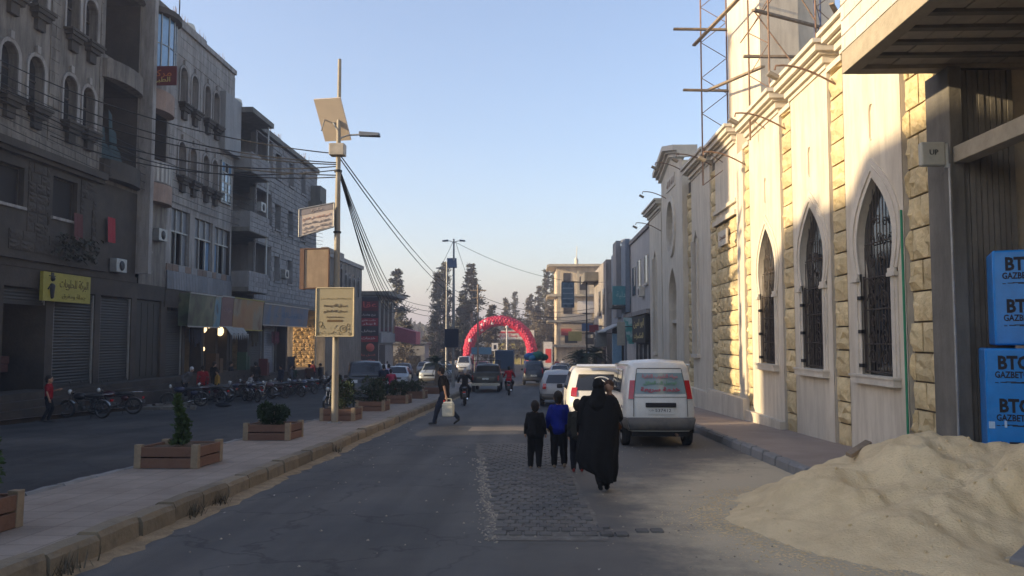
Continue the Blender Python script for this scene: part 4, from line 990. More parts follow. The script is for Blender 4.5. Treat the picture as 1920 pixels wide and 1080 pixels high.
# glazed first floor with tin cladding
hs = []
for (u0, u1, z0, z1) in ((36.7, 38.7, 5.35, 8.0), (39.3, 41.5, 5.35, 7.9), (41.8, 43.9, 5.35, 7.8)): hs.append(rect(u0, u1, z0, z1))
k = MB(); FL.sheet(k, rect(36.2, 44.1, 4.2, 8.1), hs, depth=.3); k.build('first_floor_facade', M['limestone_r'], b2)
rr = random.Random(9)
for (u0, u1, z0, z1) in ((36.7, 38.7, 5.35, 8.0), (39.3, 41.5, 5.35, 7.9), (41.8, 43.9, 5.35, 7.8)):
    n = 3; wd = (u1 - u0) / n
    wn = obj('window', None, b2)
    k = MB(); FL.box(k, u0, u1, z0, z1, -.7, -.65); k.build('dark_interior', M['dark'], wn)
    for i in range(n):
        if i != 1:
            k = MB(); FL.box(k, u0 + i * wd + .04, u0 + (i + 1) * wd - .04, z0 + .05, z0 + 1.5, -.2, -.18); k.build('pane', [M['tin'], M['glass_blue'], M['tin'], M['glass']][rr.randrange(4)], wn)
        k = MB(); FL.box(k, u0 + i * wd + .03, u0 + (i + 1) * wd - .03, z0 + 1.62, z1 - .03, -.19, -.16); k.build('tin_panel', M['tin'], wn)
    k = MB()
    for i in range(n + 1): FL.box(k, u0 + i * wd - .025, u0 + i * wd + .025, z0, z1, -.15, -.08)
    FL.box(k, u0, u1, z0 + 1.53, z0 + 1.6, -.152, -.082); k.build('frame', M['steel'], wn)
u = 36.25
while u < 44.0:
    wd = rr.uniform(.5, .75); wd = min(wd, 44.1 - u)
    k = MB(); FL.box(k, u, u + wd - .03, 5.02, 5.32, .004, .05); k.build('panel', M['brown_panel'] if rr.random() < .7 else M['tin'], b2)
    k = MB(); n = 8; rows = [[FL.p(u + (wd - .02) * i / n, z, .09 + (.02 if i % 2 else 0)) for i in range(n + 1)] for z in (4.15, 5.0)]; k.grid(rows, 0, False); FL.box(k, u, u + wd - .02, 4.15, 5.0, .02, .08)
    k.build('tin_sheet', M['tin'], b2); u += wd
k = MB(); FL.box(k, 36.2, 44.1, 3.3, 4.14, -.5, .04); k.build('lintel', M['limestone_b'], b2)
for a in (36.2, 38.2, 40.4, 42.2, 43.8): k = MB(); FL.box(k, a, a + .3, -1.2, 3.3, -.6, 0); k.build('pier', M['limestone_b'], b2)
roller(b2, FL, 36.55, 38.15, -.1, 3.2)
def lit_shop(par, u0, u1, z0, z1, mats):
    k = MB(); FL.box(k, u0 - .3, u1 + .3, z0 - .6, z1 + .2, -3.4, -3.2); FL.box(k, u0 - .3, u0 - .2, z0 - .6, z1, -3.2, -.6); FL.box(k, u1 + .2, u1 + .3, z0 - .6, z1, -3.2, -.6); FL.box(k, u0 - .3, u1 + .3, z1 + .05, z1 + .2, -3.2, -.61); k.build('shop_interior', mats, par)
warm = emit('lamp_glow', (1.0, .74, .38), 1.1)
shopw = mk_plain('shop_wall', (.28, .2, .11), var=.5, scale=3)
lit_shop(b2, 40.75, 42.1, G1, 3.2, shopw); lit_shop(b2, 42.55, 43.7, G1, 3.2, shopw)
lab = ['on the left in the first lit shop', 'on the right in the first lit shop', 'low in the first lit shop', 'in the second lit shop']
for i, (u, z, s_) in enumerate(((41.35, 2.35, .26), (42.0, 2.5, .14), (41.3, 1.3, .16), (43.5, 2.25, .34))):
    l = thing('shop_lamp', 'warm glowing shop lamp ' + lab[i], 'lamp', FL.p(u, z, -.28), group='lit lamps in the shops')
    k = MB(); k.ball((0, 0, 0), s_, 10, 0, (.5, 1, .8)); k.build('shade', warm, l); k = MB(); k.tube([(0, 0, s_ * .7), (0, 0, 3.25 - z)], .012, 4); k.build('cord', M['cable'], l)
# ---- L3: grey block building ---------------------------------------------------
b3 = thing('apartment_building', 'unfinished grey stone block building with deep corner balconies and slit windows', 'building')
h = []; lg = []
for i, f in enumerate((4.75, 8.15, 11.55)):
    for (u0, u1) in ((51.4, 52.5), (54.2, 55.3), (57.1, 58.2)):
        h.append(rect(u0, u1, f + .85, f + 2.5))
        wn = obj('window', None, b3); k = MB(); FL.box(k, u0, u1, f + .85, f + 2.5, -.5, -.45); k.build('pane', M['dark'], wn)
        k = MB(); FL.box(k, u0 - .06, u1 + .06, f + .73, f + .848, .0, .13); k.build('sill', M['grey_block'], wn)
    lg.append(rect(47.9, 50.7, f + .95, f + 2.95)); 
k = MB(); FL.sheet(k, rect(47.7, 61.3, 4.2, 14.6), h + lg, depth=.4); k.build('facade', M['grey_wall'], b3)
hb = [(q[0][0] - .01, q[1][0] + .01, q[0][1] - .02, q[2][1] + .02) for q in h + lg]
gb = [piece_mesh('stone_block', M['grey_block'], 0, i, inset=.03) for i in range(3)]
lay(FL, courses(47.75, 61.3, 4.25, 14.6, .78, .32, hb, gap=.03), gb, b3, 'stone_block', t=.055, limit=300, near=lambda r: r[0], tj=.3)
# corner balconies (stick out over the pavement at the near end)
for i, f in enumerate((4.75, 8.15, 11.55)):
    k = MB(); FL.box(k, 44.4, 47.7, f - .25, f, -3, .9); FL.box(k, 44.4, 50.9, f - .249, f - .001, -3, -.41); k.build('balcony_slab', M['conc'], b3)
    k = MB(); FL.box(k, 44.4, 47.7, f + .001, f + .9, .75, .9); FL.box(k, 44.4, 44.55, f + .001, f + .9, -.1, .749); k.build('balcony_parapet', M['grey_wall'], b3)
    lay(Fr((XL + .9, 0, 0), (0, 1, 0), (1, 0, 0)), courses(44.4, 47.7, f - .22, f + .92, .8, .28, gap=.02), gb, b3, 'stone_block', t=.03, limit=30)
    k = MB(); FL.box(k, 44.4, 51.2, f, f + 3.15, -3.2, -3.0); FL.box(k, 50.9, 51.1, f, f + 3.15, -3, -.41); FL.box(k, 44.3, 44.4, f, f + 3.15, -3, -.3); k.build('balcony_back_wall', M['grey_wall'], b3)
    k = MB(); k.tube([FL.p(47.6, f, .8), FL.p(47.6, f + 3.15, .8)], .05, 8); k.build('white_pipe', mk_plain('white_pipe', (.5, .5, .48)), b3)
k = MB(); FL.box(k, 44.3, 61.4, 14.7, 15.0, -6, .2); FL.box(k, 44.3, 48, 14.701, 15.0, .2, 1.0); k.build('roof', M['conc'], b3)
k = MB(); FL.box(k, 49.5, 53, 15.0, 15.35, -2, -.2); FL.box(k, 55, 58, 15.0, 15.25, -3, -.2); k.build('roof_block', M['grey_wall'], b3)
k = MB(); FL.box(k, 58.9, 62.3, 11.6, 12.1, -1, 1.1); FL.box(k, 59.5, 61.2, 12.1, 13.4, -1, .8); k.build('eaves_box', M['conc'], b3)
k = MB(); FL.box(k, 61.05, 61.3, 4.2, 14.6, -6, -.003); FL.box(k, 44.5, 61.05, 4.2, 14.6, -6.2, -6); k.build('side_wall', M['grey_wall'], b3)
k = MB(); FL.box(k, 44.4, 61.3, 4.0, 4.19, -6, .05); k.build('floor_slab', M['conc'], b3)
k = MB()
for a in (44.3, 47.0, 49.6, 52.1, 54.3): k2 = MB(); FL.box(k2, a, a + .35, -1.6, 4.0, -.6, -.02); k2.build('pier', M['limestone_b'], b3)
FL.box(k, 44.3, 54.6, -1.6, 4.0, -4.2, -4.0); FL.box(k, 54.4, 54.6, -1.6, 4.0, -4, -.6)
k.build('shop_wall', M['limestone_b'], b3)
roller(b3, FL, 47.4, 49.5, .2, 3.1); roller(b3, FL, 50.1, 51.9, -.5, 3.1, mat=M['tin'])
lit_shop(b3, 44.9, 46.8, -.2, 3.2, shopw)
k = MB(); FL.box(k, 45.2, 46.4, 1.0, 2.6, -3.1, -3.0); k.build('shelf', mk_plain('shelf_wood', (.3, .16, .06)), b3)
k = MB(); FL.box(k, 44.1, 62, -2.2, -.35, -6, .6); k.build('plinth', M['limestone_b'], b3)
# sunlit rough wall seen through the open ground floor corner
sw = thing('stone_wall', 'sunlit ochre rubble wall at the open corner under the grey block building', 'wall')
FS = Fr((XL, 61.4, 0), (-1, 0, 0), (0, -1, 0))
FE_ = Fr((XL - .1, 61.4, 0), (-1, 0, 0), (0, -1, 0))
och = [piece_mesh('stone', pm('ochre_rubble', (.42, .27, .12), scale=3, var=.3, bump=.8, bscale=10, rnd=.2), .3, i + 70) for i in range(4)]
k = MB(); k.box(-18.7, -16.95, 61.45, 61.7, -2, 4.0); k.build('core', M['conc_warm'], sw)
FS2 = Fr((-18.7, 61.45, 0), (1, 0, 0), (0, -1, 0))
lay(FS2, courses(0, 1.75, -1.8, 3.95, .5, .3, gap=.02, jit=.3), och, sw, 'stone', t=.1, limit=200, tj=.4)

# rooftop clutter: starter bars, tanks, dishes
for (par, y0, y1, z, sd_) in ((b2, 37, 43.8, 17.0, 1), (b3, 45, 60.5, 15.0, 2)):
    rr = random.Random(sd_); k = MB()
    for i in range(9):
        u = rr.uniform(y0, y1)
        for q in range(4): k.tube([FL.p(u + .25 * (q % 2), z - .05, -.3 - .25 * (q // 2)), FL.p(u + .25 * (q % 2) + rr.uniform(-.06, .06), z + rr.uniform(.4, .9), -.3 - .25 * (q // 2) + rr.uniform(-.05, .05))], .012, 4)
    k.build('starter_bars', M['iron'], par, kind='stuff')
for (u, w_, z, lb) in ((47.2, -1.2, 15.0, 'white water tank on the grey block building roof'), (40.6, -1.3, 17.0, 'pale water tank on the pale stone building roof')):
    t_ = thing('water_tank', lb, 'water tank', FL.p(u, z, w_)); k = MB(); k.lathe((0, 0, 0), [(.0, .3), (.45, .3), (.48, .6), (.48, 1.1), (.42, 1.3), (.12, 1.38), (0, 1.38)], 'z', 14); k.build('tank', M['white_trim'], t_); k = MB()
    for q in range(4): k.tube([(.35 * math.cos(q * 1.57), .35 * math.sin(q * 1.57), -.1), (.35 * math.cos(q * 1.57), .35 * math.sin(q * 1.57), .32)], .025, 4)
    k.build('stand', M['iron'], t_)
for (u, z, lb) in ((35.2, 6.2, 'air conditioner box beside the stair bay window'), (53.2, 5.9, 'air conditioner box between slit windows of the grey block building'), (31.7, 4.5, 'pale box on the ledge above the shutters'), (45.8, 9.2, 'air conditioner box on the middle corner balcony')):
    t_ = thing('air_conditioner', lb, 'air conditioner', FL.p(u, z, .05 if z < 9 else .92)); k = MB(); k.box(0, .3, -.4, .4, 0, .55); bevel(k.build('case', M['steel'], t_), .02); k = MB(); k.lathe((.302, 0, .27), [(0, 0), (.2, 0), (.2, .012), (0, .012)], 'x', 14); k.build('fan_grille', M['ink'], t_)
# billboards over the shops: flat prints, no readable characters in the photograph
def print_mat(name, cols, sc=1.2, seed=0):
    m = bpy.data.materials.new(name); m.use_nodes = True; t = m.node_tree; b = t.nodes['Principled BSDF']; N = t.nodes.new; L = t.links.new
    geo = N('ShaderNodeNewGeometry'); mp = N('ShaderNodeMapping'); mp.inputs['Location'].default_value = (seed, seed, 0); mp.inputs['Scale'].default_value = (sc, sc, sc * .8); L(geo.outputs['Position'], mp.inputs[0])
    vo = N('ShaderNodeTexNoise'); vo.inputs['Scale'].default_value = 1.0; vo.inputs['Detail'].default_value = 3; L(mp.outputs[0], vo.inputs['Vector'])
    cr = N('ShaderNodeValToRGB'); el_ = cr.color_ramp.elements; cr.color_ramp.interpolation = 'EASE'
    for i, c_ in enumerate(cols):
        p = .3 + .4 * i / (len(cols) - 1)
        e = el_[i] if i < 2 else el_.new(p)
        e.position = p; e.color = (*c_, 1)
    L(vo.outputs[0], cr.inputs[0]); L(cr.outputs[0], b.inputs['Base Color']); b.inputs['Roughness'].default_value = .5
    return m
def board(name, lab, u0, u1, z0, z1, mat, out=.35, txt=None, tc=None, fm=None, tilt=.1):
    s_ = thing(name, lab, 'billboard', FL.p(u0, z0, .03))
    k = MB(); L_ = u1 - u0; k.hexa([(0, 0, 0), (out - .05, 0, 0), (out - .05, L_, 0), (0, L_, 0), (0, 0, z1 - z0), (out - .05 + tilt, 0, z1 - z0), (out - .05 + tilt, L_, z1 - z0), (0, L_, z1 - z0)]); k.build('panel', mat, s_)
    k = MB(); k.box(out - .05, out, 0, L_, -.06, 0); k.box(out + tilt - .06, out + tilt, 0, L_, z1 - z0, z1 - z0 + .06); k.build('frame', fm or M['steel'], s_)
    if txt: lettering('lettering', arabic(txt), .5, tc, s_, (out - .05 + tilt * .5 + .004, L_ * .55, (z1 - z0) * .55), (0, 1, 0), (1, 0, -tilt / (z1 - z0)), width=L_ * .6, vdir=(tilt, 0, z1 - z0))
    return s_
board('billboard', 'dark green printed billboard above the unlit shop entrance', 37.6, 40.6, 2.45, 4.0, print_mat('green_print', [(.012, .02, .012), (.05, .075, .04), (.11, .12, .07), (.02, .03, .03)], 1.0, 3), .5)
board('billboard', 'blue and white printed billboard between the green and the red ones', 40.65, 41.5, 2.45, 4.0, print_mat('blue_print', [(.02, .05, .07), (.05, .18, .24), (.16, .18, .14), (.03, .04, .02)], 1.4, 8), .5)
board('billboard', 'narrow dark red billboard with pale lettering', 41.55, 43.2, 2.5, 4.05, print_mat('red_print', [(.08, .03, .035), (.11, .05, .055)], 1, 2), .5, 'حلويات', mk_plain('pale_letter', (.3, .2, .19)))
board('billboard', 'orange and brown printed billboard over the lit shops', 43.25, 48.0, 2.35, 4.05, print_mat('orange_print', [(.20, .07, .02), (.24, .12, .04), (.17, .15, .10), (.10, .035, .015)], .7, 5), .5, fm=yel)
board('billboard', 'long faded blue billboard under the grey block building', 48.1, 57.6, 2.7, 3.95, print_mat('faded_blue', [(.05, .075, .09), (.08, .10, .12), (.02, .09, .17), (.09, .09, .08)], .35, 6), .5, 'للاتصالات', mk_plain('blue_letter', (.01, .10, .2)))
# scalloped white awning
aw = thing('awning', 'small white scalloped awning below the orange billboard', 'awning')
k = MB(); rows = [[FL.p(42.0 + .32 * i, 2.45, .62) for i in range(9)], [FL.p(42.0 + .32 * i, 2.15 if i % 2 else 2.0, .95) for i in range(9)]]; k.grid(rows, 0, False)
for i in range(8): u = 42.0 + .32 * i; k.face([FL.p(u, 2.1, .95), FL.p(u + .32, 2.1, .95), FL.p(u + .16, 1.75, .96)])
k.build('cloth', mk_plain('white_cloth', (.26, .25, .23)), aw)

# ---- building beside/behind the camera on the left: only its shadow reaches the picture
b0 = thing('apartment_building', 'plain building before the alley, outside the picture to the left', 'building')
k = MB(); FL.box(k, -12, 14.3, -.5, E + 7.75, -9, 0); FL.box(k, 2, 9, E + 7.75, E + 8.9, -6, -1); FL.box(k, 11.5, 12.4, E + 7.75, E + 8.5, -3, -1); k.build('wall', M['limestone_b'], b0)
k = MB(); FL.box(k, -12, 14.4, E + 7.6, E + 7.9, .002, .3); k.build('parapet', M['limestone_r'], b0)

aw_ = thing('shade_wall', 'added low wall shading the left carriageway, outside the picture', 'wall'); k = MB(); k.box(-17.5, -17.2, 14.35, 20.08, -1.2, 2.46); k.build('core', M['limestone_b'], aw_)  # unseen wall added to keep the sun off the left carriageway
# ---- L4 and L5 further on ------------------------------------------------------
b4 = thing('stone_building', 'plain grey stone building with a row of narrow arched top windows behind the sign boards', 'building')
h = [];
arched_windows(b4, [(68.0, .8, 6.0, 8.0), (69.5, .8, 6.0, 8.0), (71.2, .8, 5.9, 7.6), (72.8, .8, 5.8, 7.4), (74.6, .8, 5.8, 7.4), (76.4, .8, 5.8, 7.4)], h, ledge=False)
k = MB(); FL.sheet(k, rect(64.5, 78, -3, 8.6), h, depth=.3); k.build('facade', M['limestone'], b4)
k = MB(); FL.box(k, 64.4, 70, 8.6, 9.3, -.4, .15); FL.box(k, 70, 78.2, 8.6, 8.95, -.4, .15); k.build('parapet', M['limestone_r'], b4); shell(0, FL, 64.5, 78, -3, 8.7, 9, M['limestone'], b4)
b5 = thing('shop_building', 'two storey shop building faced with dark red and black sign panels', 'building')
F5 = Fr((-18.0, 80, 0), (1, 0, 0), (0, -1, 0))
k = MB(); k.box(-18.0, -15.8, 80, 89, -3, 6.2); k.build('wall', M['grey_wall'], b5)
k = MB(); k.box(-18.3, -14.6, 79.6, 89.6, 6.2, 6.6); k.build('roof', M['conc'], b5)
dred = mk_plain('sign_red', (.30, .015, .03), .5); dblk = mk_plain('sign_black', (.03, .028, .035), .5); wl = mk_plain('sign_white', (.62, .55, .52)); rl = mk_plain('sign_letter_red', (.55, .10, .08))
sgn = thing('sign_panel', 'tall dark sign with red bands and white lettering on the shop corner', 'sign')
FQ = Fr((-17.95, 79.9, 0), (1, 0, 0), (0, -1, 0))
k = MB(); FQ.box(k, 0, 2.3, -.6, 6.0, 0, .15); k.build('board', dblk, sgn)
for (z0, z1) in ((3.1, 3.9), (1.5, 2.1)): k = MB(); FQ.box(k, .05, 2.25, z0, z1, .15, .18); k.build('red_band', dred, sgn)
k = MB(); FQ.box(k, .05, 2.25, 4.6, 5.6, .15, .18); k.build('red_band', mk_plain('sign_dull', (.12, .015, .02)), sgn)
lettering('lettering', arabic('عقار'), 1.2, rl, sgn, FQ.p(1.15, 5.15, .185), (1, 0, 0), (0, -1, 0), width=1.9, height=.8, bold=.02)
for (z, tt, c_) in ((4.2, 'بيع وشراء', wl), (3.65, 'مكتب عقاري', wl), (3.3, 'اجار', wl), (2.6, 'موبايل', wl), (1.9, 'خدمات', wl), (.2, 'اتصل بنا', rl), (-.3, 'مكتب', rl)): lettering('lettering', arabic(tt), .4, c_, sgn, FQ.p(1.3, z, .185), (1, 0, 0), (0, -1, 0), width=1.4, height=.26, bold=.01)
k = MB(); k.lathe(FQ.p(1.5, .95, .2), [(0.001, -.03), (.42, -.03), (.42, 0.02), (.001, .03)], 'y', 20); k.build('round_logo', rl, sgn)
FR_ = Fr((-15.8, 0, 0), (0, 1, 0), (1, 0, 0))
for (a, b) in ((81, 82.8), (83.3, 85.2), (85.7, 87.6)):
    wn = obj('window', None, b5); k = MB(); FR_.box(k, a, b, 2.6, 5.9, .0, .06); k.build('pane', M['glass'], wn); k = MB(); FR_.box(k, a - .1, a, 2.5, 6, 0, .12); FR_.box(k, b, b + .1, 2.5, 6, 0, .12); k.build('frame', M['steel'], wn)
k = MB(); FR_.box(k, 80.5, 88.5, 1.4, 2.4, .05, .3); k.build('fascia', M['grey_wall'], b5)
k = MB(); FR_.box(k, 81.0, 84, -3, 1.2, 0, .05); k.build('shop_opening', M['dark'], b5)
k = MB(); k.hexa([(-15.6, 88.5, 1.6), (-13.2, 88.5, 1.2), (-13.2, 92, 1.2), (-15.6, 92, 1.6), (-15.6, 88.5, 3.2), (-13.2, 88.5, 2.6), (-13.2, 92, 2.6), (-15.6, 92, 3.2)]); k.build('awning', mk_plain('faded_pink', (.36, .10, .12)), None, label='faded pink awning block beyond the red sign building', cat='awning')
for i, (x, y, wd, z, m_, lb) in enumerate(((-18, 98, 4.5, 1.2, M['grey_wall'], 'low grey kiosk under the pine beyond the pink awning'), (-15.5, 112, 4, .6, M['tan_wall'], 'small tan stall beyond the grey kiosk'), (-14, 132, 5, 1.6, M['limestone_r'], 'small pale house at the bend on the left'))):
    kk = thing('kiosk', lb, 'kiosk', (x, y, gz(y))); k = MB(); k.box(0, wd, 0, 4, 0, z - gz(y)); k.build('wall', m_, kk)
    k = MB(); k.box(-.2, wd + .3, -.3, 4.2, z - gz(y), z - gz(y) + .18); k.build('roof', M['tin'], kk); k = MB(); k.box(.5, wd - .6, -.04, -.002, 0, 2.1); k.build('opening', M['dark'], kk)
# ================================================================== FAR RIGHT BUILDINGS
r1 = thing('shop_building', 'grey two storey shop building directly beyond the mosque', 'building')
k = MB(); k.box(XM, XM + 9, 44.3, 56, -3, 8.05); k.build('wall', pm('light_render', (.46, .43, .40), scale=.8, var=.08, dirt=(.3, .28, .26), dirt_amt=.5, dscale=.6, streak=1, bump=.15), r1)
k = MB(); k.box(XM - .1, XM + .3, 44.25, 56.1, 8.05, 8.3); k.build('parapet', M['limestone_r'], r1)
k = MB(); FM.box(k, 44.4, 55.9, 3.25, 3.5, .0, .25); k.build('string_course', M['limestone_r'], r1)
k = MB(); FM.box(k, 44.6, 50.5, -1.2, 3.2, 0, .06); k.build('shop_opening', M['dark'], r1)
k = MB()
for q in range(3): FM.box(k, 45.0 + q * 1.9, 45.15 + q * 1.9, -1.2, 1.5, .06, .12)
k.build('door_post', M['steel'], r1)
k = MB(); FM.box(k, 50.9, 52.3, 4.6, 6.4, 0, .05); k.build('window', M['glass'], r1)
k = MB(); FM.box(k, 53.5, 55.9, 3.6, 8.5, .05, .35); k.build('blue_render_strip', mk_plain('blue_render', (.17, .2, .24)), r1)
s_ = thing('shop_sign', 'black shop sign with gold Arabic lettering beside the mosque', 'sign')
k = MB(); FM.box(k, 44.6, 50.4, 1.6, 3.15, .07, .30); k.build('board', mk_plain('black_board', (.02, .018, .015)), s_)
gold = mk_plain('gold_letter', (.55, .43, .16), .4)
lettering('lettering', arabic('ابو امين'), .8, gold, s_, FM.p(47.4, 2.72, .305), (0, -1, 0), (-1, 0, 0), width=4.6, height=.55, bold=.015)
lettering('lettering', arabic('للمكسرات'), .6, gold, s_, FM.p(47.4, 1.98, .305), (0, -1, 0), (-1, 0, 0), width=4.2, height=.42, bold=.015)
s_ = thing('projecting_sign', 'turquoise and white slanted projecting sign next to the black and gold sign', 'sign')
k = MB(); k.hexa([(6.0, 52, 1.5), (7.0 - .6, 52, 1.5), (6.4, 52.2, 1.5), (6.0, 52.2, 1.5), (5.75, 52, 3.2), (6.35, 52, 3.2), (6.35, 52.2, 3.2), (5.75, 52.2, 3.2)]); k.build('board', print_mat('turquoise_print', [(.35, .5, .5), (.04, .3, .27), (.45, .55, .55), (.03, .22, .2)], 1.6, 1), s_)
s_ = thing('balcony_sign', 'pale turquoise sign board on the first floor balcony above the green one', 'sign')
k = MB(); k.box(5.2, 6.9, 53.6, 53.8, 4.1, 5.35); k.build('board', mk_plain('pale_turquoise', (.09, .26, .28)), s_)
lettering('lettering', arabic('صيدلية'), .6, mk_plain('pale_letter2', (.4, .5, .5)), s_, (6.0, 53.59, 4.75), (1, 0, 0), (0, -1, 0), width=1.1, height=.5)
k = MB(); k.box(5.2, 6.38, 53.85, 56.6, 3.9, 4.05); k.box(5.2, 5.3, 53.85, 56.6, 4.05, 5.0); k.build('balcony', M['conc'], r1)
r2 = thing('shop_building', 'blue grey narrow building with a tall pilaster beyond the turquoise signs', 'building')
k = MB(); k.box(XM - .1, XM + 9, 56.3, 66, -3, 8.6); k.build('wall', mk_plain('bluegrey', (.19, .21, .24)), r2)
k = MB(); k.box(XM - .45, XM - .11, 58.5, 61, 3.4, 9.0); k.build('pilaster', M['grey_wall'], r2)
k = MB(); k.box(XM - .15, XM - .105, 62, 63.4, 4.4, 6.4); k.build('window', M['glass'], r2)
k = MB(); k.box(XM - .16, XM - .105, 57, 65, -1.8, 2.8); k.build('shop_opening', M['dark'], r2)
k = MB(); k.hexa([(5.0, 57, 2.3), (6.28, 57, 2.9), (6.28, 65, 2.9), (5.0, 65, 2.3), (5.0, 57, 2.4), (6.28, 57, 3.0), (6.28, 65, 3.0), (5.0, 65, 2.4)]); k.build('awning', mk_plain('pale_awning', (.35, .36, .36)), r2)
k = MB(); k.ball((6.9, 60, 9.1), .5, 12, 0, (1, 1, .5)); k.lathe((6.9, 60, 8.6), [(.06, 0), (.06, .5)], 'z', 6); o = k.build('satellite_dish', M['white_trim'], None, label='white satellite dish on the roof of the blue grey building', cat='satellite dish')
k = MB(); k.box(5.55, 6.2, 57.6, 57.8, -.6, 2.2); k.build('hanging_banner', mk_plain('pale_blue_banner', (.22, .36, .48)), None, label='pale blue vertical banner hanging over the pavement', cat='banner')
r3 = thing('shop_building', 'beige building with narrow windows and a dark concrete overhang', 'building')
k = MB(); k.box(XM - .5, XM + 9, 66.3, 80, -3, 8.4); k.build('wall', M['limestone_r'], r3)
for (a, b) in ((68, 69.4), (72, 73.6)):
    k = MB(); k.box(XM - .56, XM - .505, a, b, 3.9, 6.1); k.build('window', M['glass'], r3)
k = MB(); k.box(4.6, 5.88, 74, 80, 7.2, 8.0); k.build('overhang', M['conc'], r3)
k = MB(); k.box(4.9, 5.88, 67, 79, 1.9, 2.2); k.build('canopy', M['conc'], r3)
k = MB(); k.box(XM - .57, XM - .505, 67, 79, -2.4, 1.8); k.build('shop_opening', M['dark'], r3)
for (y, cl, lb) in ((69.5, (.35, .36, .36), 'white pavement canopy outside the beige building'), (75.5, (.25, .27, .29), 'grey pavement canopy beyond the white one')):
    a_ = thing('canopy_tent', lb, 'canopy', (4.9, y, gz(y) + .15)); k = MB(); k.hexa([(-.9, 0, 1.9), (.9, 0, 2.3), (.9, 3, 2.3), (-.9, 3, 1.9), (-.9, 0, 2.0), (.9, 0, 2.5), (.9, 3, 2.5), (-.9, 3, 2.0)]); k.build('cloth', mk_plain('canopy_cloth%d' % y, cl), a_)
    for (px, py) in ((-.8, .1), (-.8, 2.9)): k = MB(); k.tube([(px, py, 0), (px, py, 1.9)], .03, 5); k.build('pole', M['steel'], a_)
for (x, y, z, wd, hh, c_, lb) in ((6.1, 47.2, 4.3, 0, 0, 0, 'air conditioner on the light rendered wall above the black sign'), (6.0, 59.6, 3.9, 0, 0, 0, 'air conditioner on the blue grey building'), (5.6, 70.6, 3.0, 0, 0, 0, 'air conditioner below the narrow windows of the beige building')):
    t_ = thing('air_conditioner', lb, 'air conditioner', (x, y, z)); k = MB(); k.box(0, .3, -.42, .42, 0, .58); bevel(k.build('case', M['white_trim'], t_), .02); k = MB(); k.lathe((-.012, 0, .29), [(0, 0), (.21, 0), (.21, .012), (0, .012)], 'x', 14); k.build('fan_grille', M['ink'], t_)
for (x, y, z, wd, hh, c_, lb) in ((5.3, 64.5, 1.2, .9, 1.3, (.30, .30, .28), 'pale projecting sign past the blue banner'), (5.0, 68, 2.4, .8, .6, (.24, .05, .05), 'small red projecting sign on the beige building'), (4.7, 72, 2.5, 1.0, .7, (.07, .12, .22), 'small blue projecting sign beyond the red one'), (5.45, 50.9, 1.4, .5, 1.5, (.40, .36, .28), 'narrow cream vertical sign between the turquoise sign and the wall'), (4.2, 84, 1.6, 1.4, 1.0, (.42, .34, .12), 'ochre sign board over the far right pavement'), (3.6, 92, 2.2, 1.2, .8, (.35, .07, .06), 'red sign board near the sunlit building')):
    t_ = thing('projecting_sign', lb, 'sign', (x, y, z)); k = MB(); k.box(-wd / 2, wd / 2, 0, .1, 0, hh); bevel(k.build('board', mk_plain('psign_%d' % y, c_), t_), .01); k = MB(); k.tube([(wd / 2, .05, hh * .8), (6.4 - x, .05, hh * .8)], .03, 5); k.build('bracket', M['black_iron'], t_)
for (y0, y1, z, x0, lb) in ((56.4, 56.5, 3.9, 0, 0),):
    k = MB()
    for q in range(12): k.tube([(5.22, 53.9 + q * .23, 4.05), (5.22, 53.9 + q * .23, 4.95)], .012, 4)
    k.build('balcony_railing', M['black_iron'], r1)
for (a, b, z0, z1) in ((45.2, 46.4, 5.0, 6.6), (48.2, 49.4, 5.0, 6.6)):
    k = MB(); FM.box(k, a, b, z0, z1, 0, .03); wn = k.build('window', M['glass'], r1); k = MB(); FM.box(k, a - .1, b + .1, z0 - .12, z0, .0, .12); FM.box(k, a - .08, a, z0, z1, 0, .07); FM.box(k, b, b + .08, z0, z1, 0, .07); k.build('frame', M['white_trim'], wn)
# sunlit building at the bend
r4 = thing('apartment_building', 'sunlit tan apartment building with open concrete floors at the bend of the street', 'building')
F4 = Fr((3.2, 118, 0), (1, 0, 0), (0, -1, 0)); F4L = Fr((3.2, 118, 0), (0, 1, 0), (-1, 0, 0))
k = MB(); k.box(3.2, 15, 118.02, 132, -4, 12.4); k.build('wall', M['tan_wall'], r4)
for i, z in enumerate((0.6, 4.2, 8.0, 12.4)):
    k = MB(); k.box(2.0 if i else 1.6, 10.5, 116.8, 118.0, z, z + .35); k.box(1.8, 3.19, 118.01, 126, z, z + .35); k.build('floor_slab', M['conc_warm'], r4)
for (a, b, z0, z1) in ((1.0, 2.1, 8.8, 11.5), (3.4, 4.4, 9.0, 10.9), (1.0, 2.3, 5.0, 7.2), (3.8, 5.0, 5.1, 7.0), (6.0, 7, 9, 11), (1.2, 3.0, 1.2, 3.6), (4.2, 6.6, 1.0, 3.4)):
    k = MB(); F4.box(k, a, b, z0, z1, .0, .05); k.build('opening', M['dark'], r4)
for (u, z) in ((.2, 8.35), (3.0, 8.35), (.2, 4.55), (5.4, 4.55), (.2, .95), (5.4, .95)):
    k = MB(); F4.box(k, u, u + .3, z, z + 3.4, .8, 1.1); k.build('column', M['conc_warm'], r4)
k = MB(); F4.box(k, .6, 5.0, 4.55, 5.4, 1.1, 1.2); k.build('balcony_parapet', mk_plain('cream_panel', (.5, .43, .33)), r4)
k = MB(); F4.box(k, 3.0, 6.5, 5.6, 7.3, .9, .95); k.build('white_sheet', mk_plain('sheet', (.55, .5, .44)), r4)
k = MB(); F4.box(k, .5, 6.8, 2.8, 3.9, 1.1, 1.2); k.build('shop_fascia', mk_plain('fascia_tan', (.45, .33, .2)), r4)
